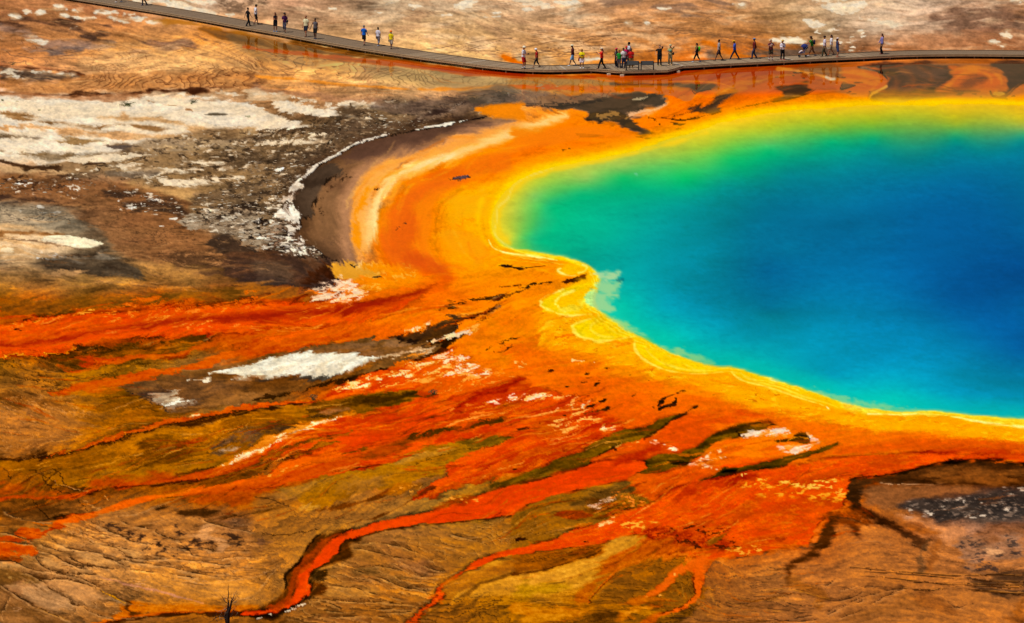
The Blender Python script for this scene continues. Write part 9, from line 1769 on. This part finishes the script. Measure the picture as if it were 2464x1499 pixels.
shrub(301, 255.5, 0.16, 1.0, 'low green tuft just under the larger one on the white sheet', seed=6)
shrub(465.5, 247, 0.3, 0.6, 'lone green shrub near the right end of the white sinter sheet', seed=7)
shrub(29, 156, 0.25, 0.8, 'dark brown tuft at the left edge on the red-brown line', dry_, seed=8)

# ---------------------------------------------------------------------------
# loose sinter rubble on the dark crust
# ---------------------------------------------------------------------------
rr = np.random.default_rng(21)
def scatter(polys, n, smin, smax):
    out = []
    for P in polys:
        Q = spline(P, True, 2); x0, y0 = Q.min(0); x1, y1 = Q.max(0)
        sl = box(Q, 2); d = sdf(Q, sl)
        k = 0; tries = 0
        while k < n and tries < n*8:
            tries += 1
            uu, vv = rr.uniform(x0, x1), rr.uniform(y0, y1)
            iu = min(np.searchsorted(UC[sl[1]], uu), d.shape[1]-1); iv = min(np.searchsorted(VC[sl[0]], vv), d.shape[0]-1)
            if d[iv, iu] > 0: continue
            out.append((uu, vv, float(smin*(smax/smin)**(rr.random()**2.2)))); k += 1
    return out
def rubble(name, spots_, cols, label):
    V, F, Cc = [], [], []
    ang = np.linspace(0, 2*np.pi, 7)[:-1]
    for uu, vv, s_ in spots_:
        x, y, _ = pixel_to_plane(uu, vv, 0); b0 = len(V); th = rr.uniform(0, 6.28); asp = rr.uniform(0.5, 1.0); hh = s_*rr.uniform(0.12, 0.3)
        jj = rr.uniform(0.75, 1.2, 6)
        for z, k in ((-0.02, 1.08), (hh*0.6, 1.0), (hh, 0.62)):
            for a, j in zip(ang, jj):
                px, py = math.cos(a)*s_*j*k, math.sin(a)*s_*asp*j*k
                V.append((x+px*math.cos(th)-py*math.sin(th), y+px*math.sin(th)+py*math.cos(th), z+rr.uniform(-0.1, 0.1)*hh))
        for lv in (0, 6):
            for k in range(6):
                F.append((b0+lv+k, b0+lv+(k+1) % 6, b0+lv+6+(k+1) % 6, b0+lv+6+k))
        F.append(tuple(b0+12+k for k in range(6)))
        c = cols[int(rr.integers(len(cols)))]; f = rr.uniform(0.8, 1.1)
        Cc += [[t*f for t in c[:3]]]*18
    me = bpy.data.meshes.new(name); me.from_pydata(V, [], F)
    put_color(me, 'tone', np.minimum(np.array(Cc, np.float32), 0.8))
    m = bpy.data.materials.new(name); m.use_nodes = True; n_ = m.node_tree
    a = n_.nodes.new('ShaderNodeAttribute'); a.attribute_name = 'tone'; p_ = n_.nodes['Principled BSDF']
    tcn = n_.nodes.new('ShaderNodeTexCoord'); z_ = n_.nodes.new('ShaderNodeTexNoise'); z_.inputs['Scale'].default_value = 9.0; z_.inputs['Detail'].default_value = 5
    mm = n_.nodes.new('ShaderNodeMath'); mm.operation = 'MULTIPLY_ADD'; mm.inputs[1].default_value = 0.7; mm.inputs[2].default_value = 0.65
    vm = n_.nodes.new('ShaderNodeVectorMath'); vm.operation = 'SCALE'
    n_.links.new(tcn.outputs['Object'], z_.inputs['Vector']); n_.links.new(z_.outputs['Fac'], mm.inputs[0]); n_.links.new(a.outputs['Color'], vm.inputs[0]); n_.links.new(mm.outputs[0], vm.inputs['Scale']); n_.links.new(vm.outputs[0], p_.inputs['Base Color'])
    p_.inputs['Roughness'].default_value = 0.95; p_.inputs['Specular IOR Level'].default_value = 0.05
    o = link(name, me, m); o['kind'] = 'stuff'; tag(o, label, 'stones')
    return o
rockpoly = T(1,0,'0,1290 400,1260 800,1150 1200,1080 1500,1160 1800,1150 1500,1240 1250,1300 1000,1360 780,1499') + T(1,1,'460,180 330,320 240,520 100,600') + T(0,1,'2300,560 1900,560 1850,420 2200,300 2300,120')
wet_rim = T(1,1,'60,560 300,620 300,820 560,890 640,985 350,950 100,880')
brown = T(0,1,'0,230 700,230 1100,260 1400,360 1720,440 1760,600 1400,540 1100,420 500,400 0,330')
pale = T(0,1,'1760,620 1900,570 2300,560 2464,600 2464,860 2250,770 1950,690')
sp_list = scatter([rockpoly], 1000, 0.05, 0.2)+scatter([wet_rim], 260, 0.05, 0.26)+scatter([brown], 160, 0.05, 0.2)+scatter([pale], 260, 0.05, 0.24)
rubble('sinter_rubble', sp_list, [alb(*c) for c in ((206, 188, 160), (176, 152, 120), (150, 124, 94), (96, 76, 56), (124, 100, 72), (140, 114, 84))], 'pale and dark loose sinter rubble strewn over the crust left of the ring')
